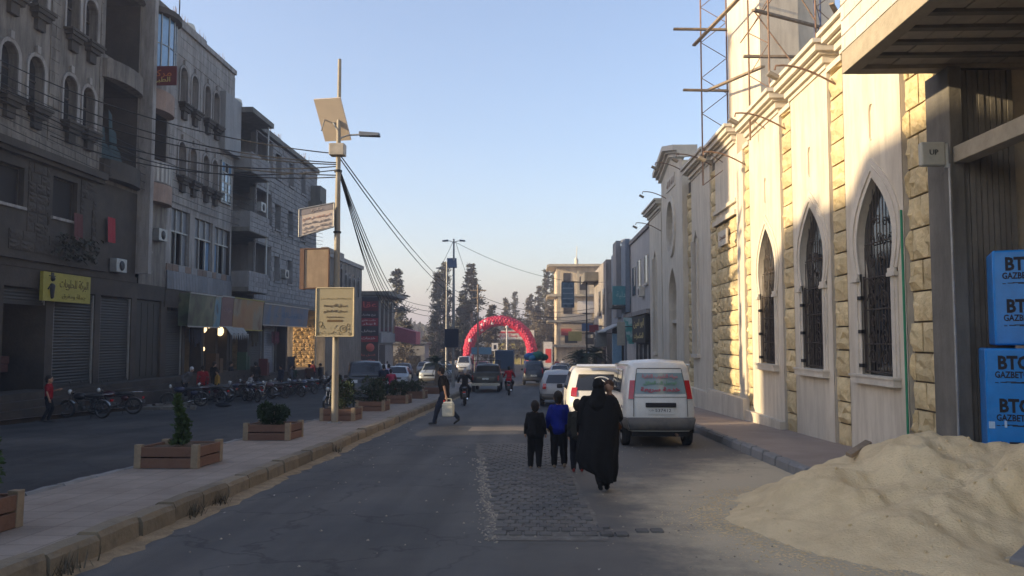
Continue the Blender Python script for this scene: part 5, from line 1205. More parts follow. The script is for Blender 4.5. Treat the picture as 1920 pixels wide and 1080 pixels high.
k = MB(); k.lathe((6.2, 119, 12.75), [(.25, 0), (.3, .8), (.02, 1.3)], 'z', 8); k.tube([(6.2, 119, 13.9), (6.3, 119, 15.6)], .05, 4); k.build('water_tank', M['white_trim'], r4)
for i, (x, y, wd, z, m_, lb) in enumerate(((9.5, 100, 8, 7.8, M['tan_wall'], 'tan building partly hidden behind the beige one'), (12, 135, 14, 9.5, M['limestone_r'], 'pale building behind the sunlit apartment block'))):
    kk = thing('house', lb, 'building', (x, y, gz(y))); k = MB(); k.box(0, wd, 0, 9, 0, z - gz(y)); k.build('wall', m_, kk); k = MB(); k.box(-.2, wd + .2, -.2, 9.2, z - gz(y), z - gz(y) + .25); k.build('roof', M['conc'], kk)
hb_ = thing('hoarding', 'blue grey double hoarding on a thin post above the right pavement', 'hoarding', (4.0, 62, gz(62)))
k = MB(); k.box(-1.95, -.95, -.1, .1, 5.95, 7.9 ); k.build('panel', print_mat('hoarding_print', [(.05, .08, .11), (.12, .17, .2), (.06, .1, .13)], 2.5, 4), hb_)
for z in (6.2, 6.6, 7.0, 7.4): k = MB(); k.box(-1.85, -1.05, -.115, -.102, z, z + .1); k.build('print_line', mk_plain('dull_white', (.3, .33, .35)), hb_)
k = MB(); k.tube([(0, 0, 0), (0, 0, 7.9), (-1.9, 0, 7.95)], .06, 6); k.build('post', M['black_iron'], hb_)
bn = thing('flag_banner', 'tall white and red feather banner near the balloon arch', 'banner', (1.7, 104, gz(104)))
k = MB(); k.box(-.55, .55, -.05, .05, .5, 3.9); k.build('cloth', mk_plain('banner_white', (.6, .55, .5)), bn); k = MB(); k.box(-.35, .4, -.07, -.052, 1.2, 3.0); k.build('red_print', mk_plain('banner_red', (.6, .06, .05)), bn); k = MB(); k.tube([(-.6, 0, 0), (-.6, 0, 4)], .04, 5); k.build('pole', M['steel'], bn)

# ================================================================== BALLOON ARCH and gate
ar = thing('balloon_arch', 'big red balloon arch spanning the street', 'balloon arch', (-4.7, 108, gz(108)))
rr = random.Random(21); redb = pm('red_balloon', (.50, .022, .06), rough=.4, scale=3, var=.35, bump=0, spec=.4)
k = MB(); k2 = MB(); Rr = 4.3; leg = 2.3; tot = 2 * leg + PI * Rr
for ring in range(92):
    s_ = tot * ring / 91
    if s_ < leg: c = (-Rr, s_); ax = (0, 1)
    elif s_ < leg + PI * Rr: a = PI - (s_ - leg) / Rr; c = (Rr * math.cos(a), leg + Rr * math.sin(a)); ax = (math.sin(a), -math.cos(a))
    else: c = (Rr, tot - s_); ax = (0, -1)
    nrm = (-ax[1], ax[0])
    for q in range(6):
        a = 2 * PI * q / 6 + ring * .5; d = .44; r_ = rr.uniform(.29, .37)
        (k2 if rr.random() < .03 else k).ball((c[0] + nrm[0] * d * math.cos(a), d * math.sin(a), c[1] + nrm[1] * d * math.cos(a) + .2), r_, 6)
k.build('balloons', redb, ar, kind='stuff'); k2.build('white_balloons', mk_plain('white_balloon', (.7, .6, .58), .4), ar, kind='stuff')
gt = thing('street_gate', 'white street gate with red banner lettering behind the balloon arch', 'gate', (-4.7, 122, gz(122)))
wt_ = mk_plain('gate_white', (.62, .58, .54))
k = MB(); k.box(3.3, 4.6, 0, 1.4, 0, 5.9); k.build('pillar', wt_, gt); k = MB(); k.box(-4.4, -3.1, 0, 1.4, 0, 5.9); k.build('pillar', wt_, gt)
k = MB(); k.box(-3.1, 3.3, .1, 1.3, 4.5, 5.85); k.build('beam', wt_, gt)
rdl = mk_plain('gate_red', (.5, .04, .06))
k = MB(); k.box(-3.0, 3.2, .0, .09, 5.45, 5.7); k.build('red_band', rdl, gt)
lettering('lettering', arabic('اهلا وسهلا بكم في المدينة'), 1, rdl, gt, (.1, .09, 5.0), (1, 0, 0), (0, -1, 0), width=5.8, height=.6, bold=.03)
k = MB(); k.box(3.6, 4.3, -.06, -.002, .3, 2.6); k.build('red_poster', rdl, gt)
k = MB(); k.box(-3.3, 4.1, 30, 30.4, 0, 4.0); o = k.build('market_wall', pm('yellow_stalls', (.35, .3, .10), scale=1.2, var=.8), None, label='yellowish stalls seen through the white gate', cat='stalls', loc=(-4.7, 122, gz(150)))

# ================================================================== STREET POLES, SIGNS
def lamp_pole(x, y, base, H, lab, arms, panel=None, box=None, thick=.085):
    p = thing('street_lamp', lab, 'street lamp', (x, y, base))
    k = MB(); k.tube([(0, 0, 0), (0, 0, H * .5), (0, 0, H)], [thick, thick * .85, thick * .5], 10); k.build('pole', M['pole'] if box else M['steel'], p)
    k = MB(); k.box(-.17, .17, -.17, .17, 0, .025); k.build('base_plate', M['steel'], p)
    for (ax, z, L_) in arms:
        k = MB(); s_ = 1 if ax > 0 else -1
        k.tube([(0, 0, z - .25), (s_ * .06, 0, z - .02), (s_ * .25, 0, z + .06), (s_ * L_ * .6, 0, z + .08)], .025, 6); k.build('arm', M['steel'], p)
        k = MB(); a, b = s_ * L_ * .5, s_ * L_; k.hexa([(a, -.08, z + .03), (b, -.14, z + .02), (b, .14, z + .02), (a, .08, z + .03), (a, -.06, z + .16), (b, -.08, z + .11), (b, .08, z + .11), (a, .06, z + .16)])
        bevel(k.build('lamp_head', mk_plain('lamp_grey', (.12, .13, .15), .4), p), .012)
    return p
pl1 = lamp_pole(-5.45, 21.8, gz(21.8) + .2, 10.1, 'tall street lamp carrying a solar panel, battery box and sign boards in the median', [(1, 7.88, 1.15)], box=1, thick=.095)
k = MB(); k.obox((-.17, 0, 8.38), (.78, 1.25, .05), (math.radians(-52), math.radians(0), math.radians(-10))); pn = k.build('solar_panel', pm('panel_back', (.55, .46, .37), rough=.6, scale=1, var=.1, bump=.05), pl1)
k = MB(); k.tube([(0, 0, 8.0), (-.15, 0, 8.3)], .03, 6); k.tube([(-.4, -.3, 8.0), (-.4, .3, 8.75)], .02, 4); k.build('bracket', M['steel'], pl1)
k = MB(); k.box(-.22, .20, -.2, .12, 7.35, 7.68); bevel(k.build('battery_box', pm('box_cream', (.42, .37, .30), rough=.5, dirt=(.2, .15, .1), scale=4), pl1), .02)
k = MB(); k.lathe((0, 0, 6.9), [(.11, 0), (.11, .06), (.10, .06)], 'z', 10); k.lathe((0, 0, 5.2), [(.11, 0), (.11, .05), (.10, .05)], 'z', 10); k.build('clamp', M['black_iron'], pl1)
def pole_sign(name, lab, x0, x1, z0l, z1l, z0r, z1r, y, mat, frame, th=.05):
    s_ = thing(name, lab, 'sign', (-5.45, y, gz(21.8) + .2)); b_ = -s_.location.z
    k = MB(); X0, X1 = x0 + 5.45, x1 + 5.45
    pts = [(X0, z0l + b_), (X1, z0r + b_), (X1, z1r + b_), (X0, z1l + b_)]
    FF = Fr((0, 0, 0), (1, 0, 0), (0, -1, 0)); FF.prism(k, pts, 0, th); k.build('board', mat, s_)
    k = MB()
    for i in range(4):
        a, c = pts[i], pts[(i + 1) % 4]; k.tube([(a[0], -th, a[1]), (c[0], -th, c[1])], .022, 4)
    k.build('frame', frame, s_); return s_, b_
whb = pm('sign_white_aged', (.62, .52, .44), rough=.45, scale=2, var=.1, dirt=(.4, .3, .22), dirt_amt=.4, dscale=2, bump=0)
s1, b_ = pole_sign('street_sign', 'slightly drooping pale sign with rows of faded lettering on the lamp pole', -6.46, -5.50, 4.62, 5.38, 4.90, 5.56, 21.66, whb, M['steel'])
greyp = mk_plain('grey_print', (.26, .23, .23)); k = MB(); k.hexa([(-.99, -.056, 5.20 + b_), (-.07, -.056, 5.385 + b_), (-.07, -.052, 5.385 + b_), (-.99, -.052, 5.20 + b_), (-.99, -.056, 5.36 + b_), (-.07, -.056, 5.54 + b_), (-.07, -.052, 5.54 + b_), (-.99, -.052, 5.36 + b_)]); k.build('header_band', greyp, s1)
lettering('lettering', arabic('مبادرة'), .1, whb, s1, (-.53, -.06, 5.37 + b_), (1, 0, .19), (0, -1, 0), width=.3, height=.1)
for i, (z, tt) in enumerate(((5.13, 'لا ترم النفايات في الشارع'), (5.0, 'حافظوا على نظافة مدينتكم'), (4.88, 'النظافة من الايمان'), (4.78, 'المجلس المحلي'))):
    lettering('lettering', arabic(tt), .1, greyp if i else mk_plain('pink_letter', (.5, .28, .2)), s1, (-.53, -.054, z + b_ + .03), (1, 0, .19), (0, -1, 0), width=.78, height=.095)
s2, b_ = pole_sign('notice_board', 'weathered blank brown board with dark sides hung on the lamp pole', -6.30, -5.62, 3.20, 4.28, 3.22, 4.30, 21.72, pm('brown_board', (.36, .26, .17), rough=.7, scale=3, var=.15, dirt=(.22, .15, .09), dscale=3, streak=1, bump=.1), mk_plain('brown_edge', (.13, .075, .05)), .14)
k = MB(); k.box(-.96, -.852, -.15, .1, 3.18 + b_, 4.30 + b_); k.build('side_panel', mk_plain('brown_side', (.17, .10, .07)), s2)
k = MB(); k.tube([(-.2, 0, 4.2 + b_), (0, 0.1, 4.2 + b_)], .02, 5); k.tube([(-.2, 0, 3.3 + b_), (0, 0.1, 3.3 + b_)], .02, 5); k.build('bracket', M['steel'], s2)
s3, b_ = pole_sign('notice_board', 'square yellowed sign board with script lettering and small drawings, lowest on the lamp pole', -5.92, -4.90, 1.90, 3.21, 1.90, 3.21, 21.60, pm('yellowed_board', (.37, .315, .205), rough=.55, scale=1.5, var=.08, dirt=(.30, .24, .12), dirt_amt=.4, dscale=3, bump=0), mk_plain('cream_edge', (.5, .42, .27)), .08)
brl = mk_plain('brown_script', (.13, .08, .035))
for (z, tt, wd, hh) in ((2.92, 'بسم الله الرحمن الرحيم', .8, .05), (2.73, 'سبحان الله وبحمده', .62, .10), (2.57, 'سبحان الله العظيم', .62, .10), (2.42, 'منظمة اهلية', .46, .05)):
    lettering('lettering', arabic(tt), .1, brl if z < 2.9 else mk_plain('faint_script', (.36, .28, .13)), s3, (.04, -.083, z + b_), (1, 0, 0), (0, -1, 0), width=wd, height=hh)
k = MB(); k.box(-.17, .25, -.086, -.083, 2.29 + b_, 2.35 + b_); k.build('brown_bar', brl, s3)
k = MB(); rr = random.Random(2)
for i in range(46):
    x = rr.uniform(-.42, .5); z = 1.94 + rr.random() ** 2 * .22 + b_; k.tube([(x, -.084, z), (x + rr.uniform(-.06, .06), -.084, z + rr.uniform(-.03, .05))], .006, 3)
for (x, z, r_) in ((-.36, 2.24, .06), (.26, 2.1, .1), (.28, 2.1, .05), (.4, 2.2, .04), (-.3, 2.16, .04)): k.tube([(x + r_ * math.cos(t_ * .8), -.084, z + b_ + r_ * math.sin(t_ * .8)) for t_ in range(9)], .007, 3)
k.build('line_drawing', mk_plain('faint_line', (.22, .16, .07)), s3)

lp2 = lamp_pole(-5.3, 52, gz(52) + .2, 9.7, 'slim dark street lamp with twin heads and a small solar panel, farther along the median', [(1, 9.5, .75), (-1, 9.5, .75)], thick=.11)
k = MB(); k.obox((-.1, -.15, 8.1), (.62, .75, .05), (math.radians(60), 0, .2)); k.build('solar_panel', mk_plain('panel_dark', (.10, .12, .16), .3), lp2)
k = MB(); k.obox((-.1, -.12, 3.2), (.9, .1, 1.2)); k.build('small_sign', mk_plain('dark_sign', (.03, .035, .05)), lp2)
lp3 = lamp_pole(-7.3, 66, gz(66) + .1, 9.9, 'thin street lamp with one head in front of the cypress pair', [(-1, 9.3, .9)], thick=.1)
up_ = thing('utility_pole', 'thin utility pole with crossarm just left of the balloon arch', 'utility pole', (-6.2, 87, gz(87)))
k = MB(); k.tube([(0, 0, 0), (0, 0, 9.9)], .11, 6); k.build('pole', M['wood'], up_)
k = MB(); k.box(-.9, .9, -.06, .06, 9.2, 9.32); k.box(-.6, .6, -.06, .06, 8.4, 8.5); k.build('crossarm', M['wood'], up_)
wl_ = thing('street_lamp', 'white lamp post standing in front of the gate under the arch', 'street lamp', (-3.5, 100, gz(100)))
k = MB(); k.tube([(0, 0, 0), (0, 0, 5.6)], .1, 6); k.build('pole', wt_, wl_); k = MB(); k.ball((0, 0, 5.7), .2, 8); k.build('lamp_head', wt_, wl_)
ds = thing('road_sign', 'pale blue direction sign on two posts by the left foot of the arch', 'sign', (-6.0, 92, gz(92)))
k = MB(); k.box(-1.3, 1.0, -.05, .05, 2.3, 3.1); k.build('board', mk_plain('signblue', (.12, .24, .32)), ds); k = MB(); k.tube([(-.9, 0.05, 0), (-.9, .05, 3.1)], .06, 5); k.tube([(.7, 0.05, 0), (.7, .05, 3.1)], .06, 5); k.build('post', M['steel'], ds)
ws = thing('road_sign', 'small white square sign between the arch leg and the gate', 'sign', (-5.0, 100, gz(100)))
k = MB(); k.box(-.4, .4, -.05, .05, 2.7, 3.7); k.build('board', wt_, ws); k = MB(); k.box(-.15, .15, -.07, -.052, 2.95, 3.45); k.build('symbol', M['ink'], ws); k = MB(); k.tube([(0, .06, 0), (0, .06, 2.7)], .05, 5); k.build('post', M['steel'], ws)

# ================================================================== CABLES
def cable(a, b, sag, lab, r=.014, grp='overhead cables'):
    a, b = Vector(a), Vector(b); n = 18
    k = MB(); k.tube([a.lerp(b, i / n) - Vector((0, 0, sag * 4 * (i / n) * (1 - i / n))) for i in range(n + 1)], r, 4)
    k.build('cable', M['cable'], None, label=lab, cat='cable', group=grp)
P1 = (-5.45, 21.75); ORD = ['topmost', 'second from top', 'third from top', 'fourth from top', 'fifth from top', 'sixth from top', 'seventh from top']
for i, (z0, z1, y0, sg_) in enumerate(((10.6, 6.95, 24.0, .5), (10.2, 6.70, 24.0, .6), (9.75, 6.65, 24.0, .55), (9.5, 6.6, 26.0, .7), (9.1, 6.35, 24.0, .5), (9.35, 6.3, 30.0, .45), (8.9, 6.5, 27.0, .6))):
    cable((XL + .15, y0, z0), (P1[0], P1[1], z1), sg_, ORD[i] + ' cable of the fan from the left buildings to the near lamp pole', .016)
for i in range(6): cable((XL + .3, 20, 9.9 - i * .22), (XL + .35, 62, 10.6 - i * .28), .35 + .1 * i, ORD[i] + ' black cable strung along the left building fronts', .014, 'cables along the left fronts')
for i in range(7):
    cable((P1[0], P1[1], 6.65 - .05 * (i % 3)), (-9.9 - i * .33, 68 + i * .4, 4.4 + .16 * i), 1.5 + .16 * i, ORD[6 - i] + ' cable in the bundle from the near lamp pole to the pine', .017, 'cable bundle to the pine')
for i in range(2): cable((P1[0], P1[1], 7.0 - i * .1), (-6.2, 87, 6.6 - i * .35), 1.4 + .2 * i, ('upper', 'lower')[i] + ' long cable running from the near lamp pole to the utility pole', .02, 'cables to the utility pole')
cable((-5.3, 52, 8.3), (-9.6, 70, 5.9), .2, 'cable crossing from the twin lamp to the left pine'); cable((-5.3, 52, 8.2), (6.3, 67, 6.6), .9, 'long cable crossing from the twin lamp to the right side buildings'); cable((-5.2, 52, 8.2), (-6.2, 87, 5.5), .2, 'cable dropping from the twin lamp towards the utility pole')
for i in range(3): cable((-6.2, 87, 6.6 - .6 * i), (5.8, 78, 4.8 - .5 * i), 1.0, ORD[i] + ' cable crossing the street above the balloon arch', .025, 'cables above the arch')
for i in range(3): cable((-16, 88, 6.8 - .5 * i), (-6.2, 87, 6.3 - .6 * i), 1.2, ORD[i] + ' cable sagging between the pine and the utility pole', .025, 'cables left of the arch')

# ================================================================== PLANTERS
def planter(x, y, lab, wd=.98, dp=1.0, ht=.34, rz=0):
    p = thing('planter', lab, 'planter', (x, y, gz(y) + .205), rz, group='brown planters on the median')
    p.rotation_euler = (-.03, 0, rz)
    for (a, b, c, d) in ((.05, wd - .05, 0, .05), (.05, wd - .05, dp - .05, dp), (0, .05, .05, dp - .05), (wd - .05, wd, .05, dp - .05)):
        for q in range(2):
            k = MB(); k.box(a, b, c, d, .006 + q * ht * .5, ht * (.5 + q * .5) - .014); bevel(k.build('side_board', M['terracotta'], p), .006)
    for (a, c) in ((0, 0), (wd - .09, 0), (0, dp - .09), (wd - .09, dp - .09)):
        k = MB(); k.box(a - .01, a + .10, c - .01, c + .10, 0, ht + .025); bevel(k.build('post', M['post_tan'], p), .008)
    k = MB(); rr = random.Random(int(y * 10)); rows = [[(.05 + (wd - .1) * i / 8, .05 + (dp - .1) * j / 8, ht - .07 + .05 * rr.random()) for i in range(9)] for j in range(9)]; k.grid(rows, 0, True); k.build('soil', M['soil'], p)
    return p
pls = [(-6.12, 7.0, 'nearest brown planter, cut by the left edge'), (-6.2, 12.35, 'brown planter holding a thin young conifer'), (-6.15, 16.85, 'brown planter holding a round dark bush'), (-6.05, 22.5, 'brown planter beside the near lamp pole'),
       (-6.05, 27.0, 'brown planter next beyond the lamp pole'), (-6.05, 32.0, 'fifth brown planter, small, before the motorbike rider'), (-6.0, 36.5, 'sixth brown planter down the median'), (-5.9, 42.0, 'farthest brown planter before the twin lamp')]
for (x, y, lb) in pls: planter(x, y, lb)
leafm = {}
def leafmat(name, col, var=.5):
    m = pm(name, col, rough=.75, scale=3.5, var=var, bump=0, spec=.2); return m
LG = [leafmat('bush_leaf', (.026, .042, .018)), leafmat('conifer_leaf', (.055, .085, .03)), leafmat('pine_leaf', (.078, .080, .058)), leafmat('dull_leaf', (.115, .098, .07)), leafmat('palm_leaf', (.028, .052, .028))]
def leaves(mb, n, fn, size, rr, asp=.45):
    for i in range(n):
        p, d = fn(rr); a = Vector((rr.gauss(0, 1), rr.gauss(0, 1), rr.gauss(0, 1))).normalized(); d = (Vector(d) + a * .7).normalized()
        s_ = size * rr.uniform(.6, 1.4); sd_ = d.cross(Vector((rr.gauss(0, 1), rr.gauss(0, 1), rr.gauss(0, 1)))).normalized() * s_ * asp * .5; p = Vector(p)
        mb.face([p, p + d * s_ * .5 + sd_, p + d * s_, p + d * s_ * .5 - sd_])
def bush(x, y, z, r_, h_, lab, mat, n=1800, size=.07, seed=0, grp='small shrubs in the planters', name='shrub', cone=False):
    b = thing(name, lab, 'shrub' if not cone else 'young conifer', (x, y, z), group=grp); rr = random.Random(seed); k = MB()
    lob = [(rr.uniform(-.75, .75) * r_, rr.uniform(-.7, .7) * r_, rr.uniform(.2, .85) * h_, rr.uniform(.28, .55)) for _ in range(9)]
    def f(rr):
        if cone:
            t_ = rr.random() ** 1.4; a = rr.uniform(0, 6.28); q = r_ * (1.1 - t_) * (.5 + .5 * noise.noise(Vector((math.cos(a) * 2, math.sin(a) * 2, t_ * 6)))) * rr.uniform(.3, 1.5); p = (q * math.cos(a) + .05 * math.sin(t_ * 5), q * math.sin(a), h_ * (.04 + .96 * t_)); return p, (math.cos(a) * .6, math.sin(a) * .6, .8)
        c = rr.choice(lob); u = Vector((rr.gauss(0, 1), rr.gauss(0, 1), rr.gauss(0, 1))).normalized(); q = rr.uniform(.6, 1.05); p = Vector((c[0] + u.x * r_ * c[3] * q, c[1] + u.y * r_ * c[3] * q, max(.03, c[2] + u.z * h_ * .42 * q))); return p, u
    leaves(k, n, f, size, rr); k.build('foliage', mat, b)
    k = MB()
    for i in range(5 if not cone else 1): a = i * 1.3; k.tube([(0, 0, -.1), (.3 * r_ * math.cos(a) * (not cone), .3 * r_ * math.sin(a) * (not cone), h_ * .5), (.5 * r_ * math.cos(a) * (not cone), .5 * r_ * math.sin(a) * (not cone), h_ * .8)], [.014, .01, .004], 5)
    k.build('stem', M['wood'], b); return b
zt = lambda y: gz(y) + .205 + .29
bush(-5.25, 7.6, zt(7.6), .26, .55, 'green shrub at the very left edge in the nearest planter', LG[1], 1500, .07, 1)
bush(-5.7, 12.8, zt(12.8), .135, .80, 'thin ragged young conifer in the second planter', LG[1], 1700, .07, 2, cone=True)
bush(-5.7, 17.4, zt(17.4), .35, .38, 'round dark green bush in the third planter', LG[0], 3400, .06, 3)
bush(-5.5, 23.0, zt(23.0), .3, .8, 'straggly dark shrub just behind the near lamp pole', LG[0], 1300, .08, 4)
bush(-5.5, 27.5, zt(27.5), .42, .7, 'dark green bush in the planter beyond the lamp pole', LG[0], 2200, .08, 5)
bush(-5.5, 32.5, zt(32.5), .35, .55, 'small bush in the fifth planter', LG[0], 1200, .09, 6)
bush(-5.5, 37.0, zt(37.0), .35, .5, 'low bush in the sixth planter', LG[0], 900, .1, 7)
def palm(x, y, lab, h_, r_, n=16):
    b = thing('palm', lab, 'palm', (x, y, gz(y) + .15)); rr = random.Random(int(x * 7 + y)); k = MB()
    k.tube([(0, 0, 0), (.03, 0, h_ * .5), (0, 0, h_)], [.2, .16, .14], 8); k.build('trunk', M['wood'], b); k = MB()
    for i in range(n):
        a = rr.uniform(0, 6.28); e = rr.uniform(-.3, 1.35); L_ = r_ * rr.uniform(.7, 1.1); sd0 = Vector((-math.sin(a), math.cos(a), 0)); P0 = Vector((0, 0, h_)); pts = []
        for t_ in range(7):
            s_ = t_ / 6 * L_; pts.append(P0 + Vector((math.cos(a) * s_ * math.cos(e), math.sin(a) * s_ * math.cos(e), s_ * math.sin(e) - .55 * s_ * s_ / L_)))
        for j in range(1, 6):
            for q in (-1, 1):
                for m in range(3):
                    p = pts[j].lerp(pts[j + 1], m / 3); d = (pts[j + 1] - pts[j]).normalized(); ll = .34 * rr.uniform(.7, 1.2) * (1.15 - j / 7); tip = p + (sd0 * q + d * .8).normalized() * ll - Vector((0, 0, ll * .35)); k.face([p, p + d * .045, tip])
        k.tube(pts, .012, 3)
    k.build('crown', LG[4], b)
palm(-7.1, 58, 'small palm in the median beside the twin street lamp', 1.55, 1.3, 34); palm(3.5, 61, 'bushy dark palm on the right pavement ahead of the cars', 1.8, 1.7, 90); palm(4.7, 64, 'second dark palm behind the bushy one', 2.2, 1.5, 50)

# ================================================================== TREES
def conifer(x, y, h_, r_, lab, mat, seed, n=4200, size=.42, gap=.25, kind='pine', name=None):
    b = thing(name or (kind + '_tree'), lab, 'tree', (x, y, gz(y) - .1)); rr = random.Random(seed); k = MB()
    lean = rr.uniform(-.3, .3)
    k.tube([(0, 0, 0), (lean * .5, 0, h_ * .5), (lean, 0, h_ * .97)], [.26 * h_ / 12, .17 * h_ / 12, .03], 7); k.build('trunk', M['wood'], b)
    limbs = []; k = MB(); k2 = MB(); z = h_ * (.16 if kind == 'pine' else .05)
    while z < h_ * .97:
        t_ = z / h_; m_ = (1 - t_) ** (.75 if kind == 'pine' else .45) * (1 if t_ > .2 else .8)
        for q in range(3 if kind == 'pine' else 5):
            a = rr.uniform(0, 6.28); L_ = r_ * m_ * rr.uniform(.45, 1.15); up = .25 if kind == 'pine' else 1.1
            p0 = Vector((lean * t_, 0, z)); p1 = p0 + Vector((math.cos(a) * L_, math.sin(a) * L_, L_ * up * rr.uniform(.3, 1))); limbs.append((p0, p1, L_)); k2.tube([p0, p0.lerp(p1, .5) + Vector((0, 0, .05)), p1], [.05, .03, .012], 4)
        z += h_ * .028 * rr.uniform(.7, 1.5)
    k2.build('branches', M['wood'], b)
    def f(rr):
        p0, p1, L_ = limbs[rr.randrange(len(limbs))]; s_ = rr.random() ** .6; sp = .12 + .20 * L_ ** .7; p = p0.lerp(p1, s_) + Vector((rr.gauss(0, sp), rr.gauss(0, sp), rr.gauss(0, sp * .7))) * .8
        return p, (p1 - p0).normalized()
    leaves(k, int(n * 1.15), f, size * .86, rr, .5); k.build('crown', mat, b); return b
G3 = LG[2]; G4 = LG[3]
conifer(-18.6, 108, 14.2, 2.6, 'broad pine beyond the red sign building, left of the street', G3, 1, 5200)
conifer(-13.6, 110, 14.0, 1.25, 'left one of the pair of tall narrow cypresses', G3, 2, 4200, .36, kind='cypress')
conifer(-12.4, 111, 15.6, 1.35, 'right one of the pair of tall narrow cypresses', G3, 3, 4600, .36, kind='cypress')
conifer(-8.8, 112, 15.2, 2.9, 'tall open pine right behind the twin street lamp', G3, 4, 6000, .4)
conifer(-10.3, 114, 11.0, 2.2, 'darker pine between the cypresses and the tall open pine', G3, 5, 4200)
conifer(-6.5, 118, 9.8, 1.9, 'ragged pine behind the utility pole', G4, 6, 3000)
conifer(-5.2, 150, 12.8, 1.5, 'small pointed pine above the crown of the balloon arch', G4, 7, 2600, .45)
conifer(-3.8, 158, 14.6, 1.1, 'thin dark cypress above the balloon arch', G3, 8, 2200, .4, kind='cypress')
for i, (x, y, h_, r_, kd, lb) in enumerate(((-.9, 142, 13.0, 2.4, 'pine', 'brownish pine right of the arch, nearest the street'), (1.0, 143, 14.8, 1.6, 'pine', 'taller dark pine behind the right shoulder of the arch'), (2.2, 140, 17.2, 1.1, 'cypress', 'tall thin cypress left of the sunlit building'), (3.3, 138, 17.0, 1.3, 'cypress', 'second thin cypress touching the sunlit building'), (.2, 134, 9.5, 2.4, 'pine', 'low tan pine in front of the cypresses right of the arch'), (2.3, 134, 10.5, 2.2, 'pine', 'dense low pine beside the sunlit building'), (-2.6, 150, 9.0, 2.0, 'pine', 'low pine seen through the balloon arch'))):
    conifer(x, y, h_, r_, lb, G3 if kd == 'cypress' else G4, 30 + i, 3200, .42, kind=kd)
conifer(-21.5, 118, 9.0, 2.8, 'low bushy pine behind the pink awning', G4, 51, 3000); conifer(-16, 125, 8.0, 2.8, 'low bushy pine at the left bend', G4, 52, 3000); conifer(-15.5, 96, 6.6, 1.6, 'thin brownish pine beside the grey kiosk', G4, 53, 1800, .35)
# distant wooded rise
k = MB(); rr = random.Random(77)
def fw(rr):
    x = rr.uniform(-70, 50); y = rr.uniform(215, 260); h_ = 7.5 + 7 * abs(noise.noise(Vector((x * .06, y * .02, 3)))) + 3 * noise.noise(Vector((x * .22, 1, 1))); return (x, y, gz(y) + h_ * rr.random() ** .5), (0, 0, 1)
leaves(k, 26000, fw, 1.4, rr, .7); k.build('distant_wood', LG[2], None, label='far hazy belt of trees closing the end of the street', kind='stuff')
k = MB(); rows = [[(x, 270 + 40 * j, -4 + (0 if j == 0 else 10 + 7 * noise.noise(Vector((x * .012, j, 0))) )) for x in range(-300, 301, 20)] for j in range(3)]; k.grid(rows, 0, True); k.build('hill', mk_plain('hill_green', (.09, .09, .06)), kind='structure')
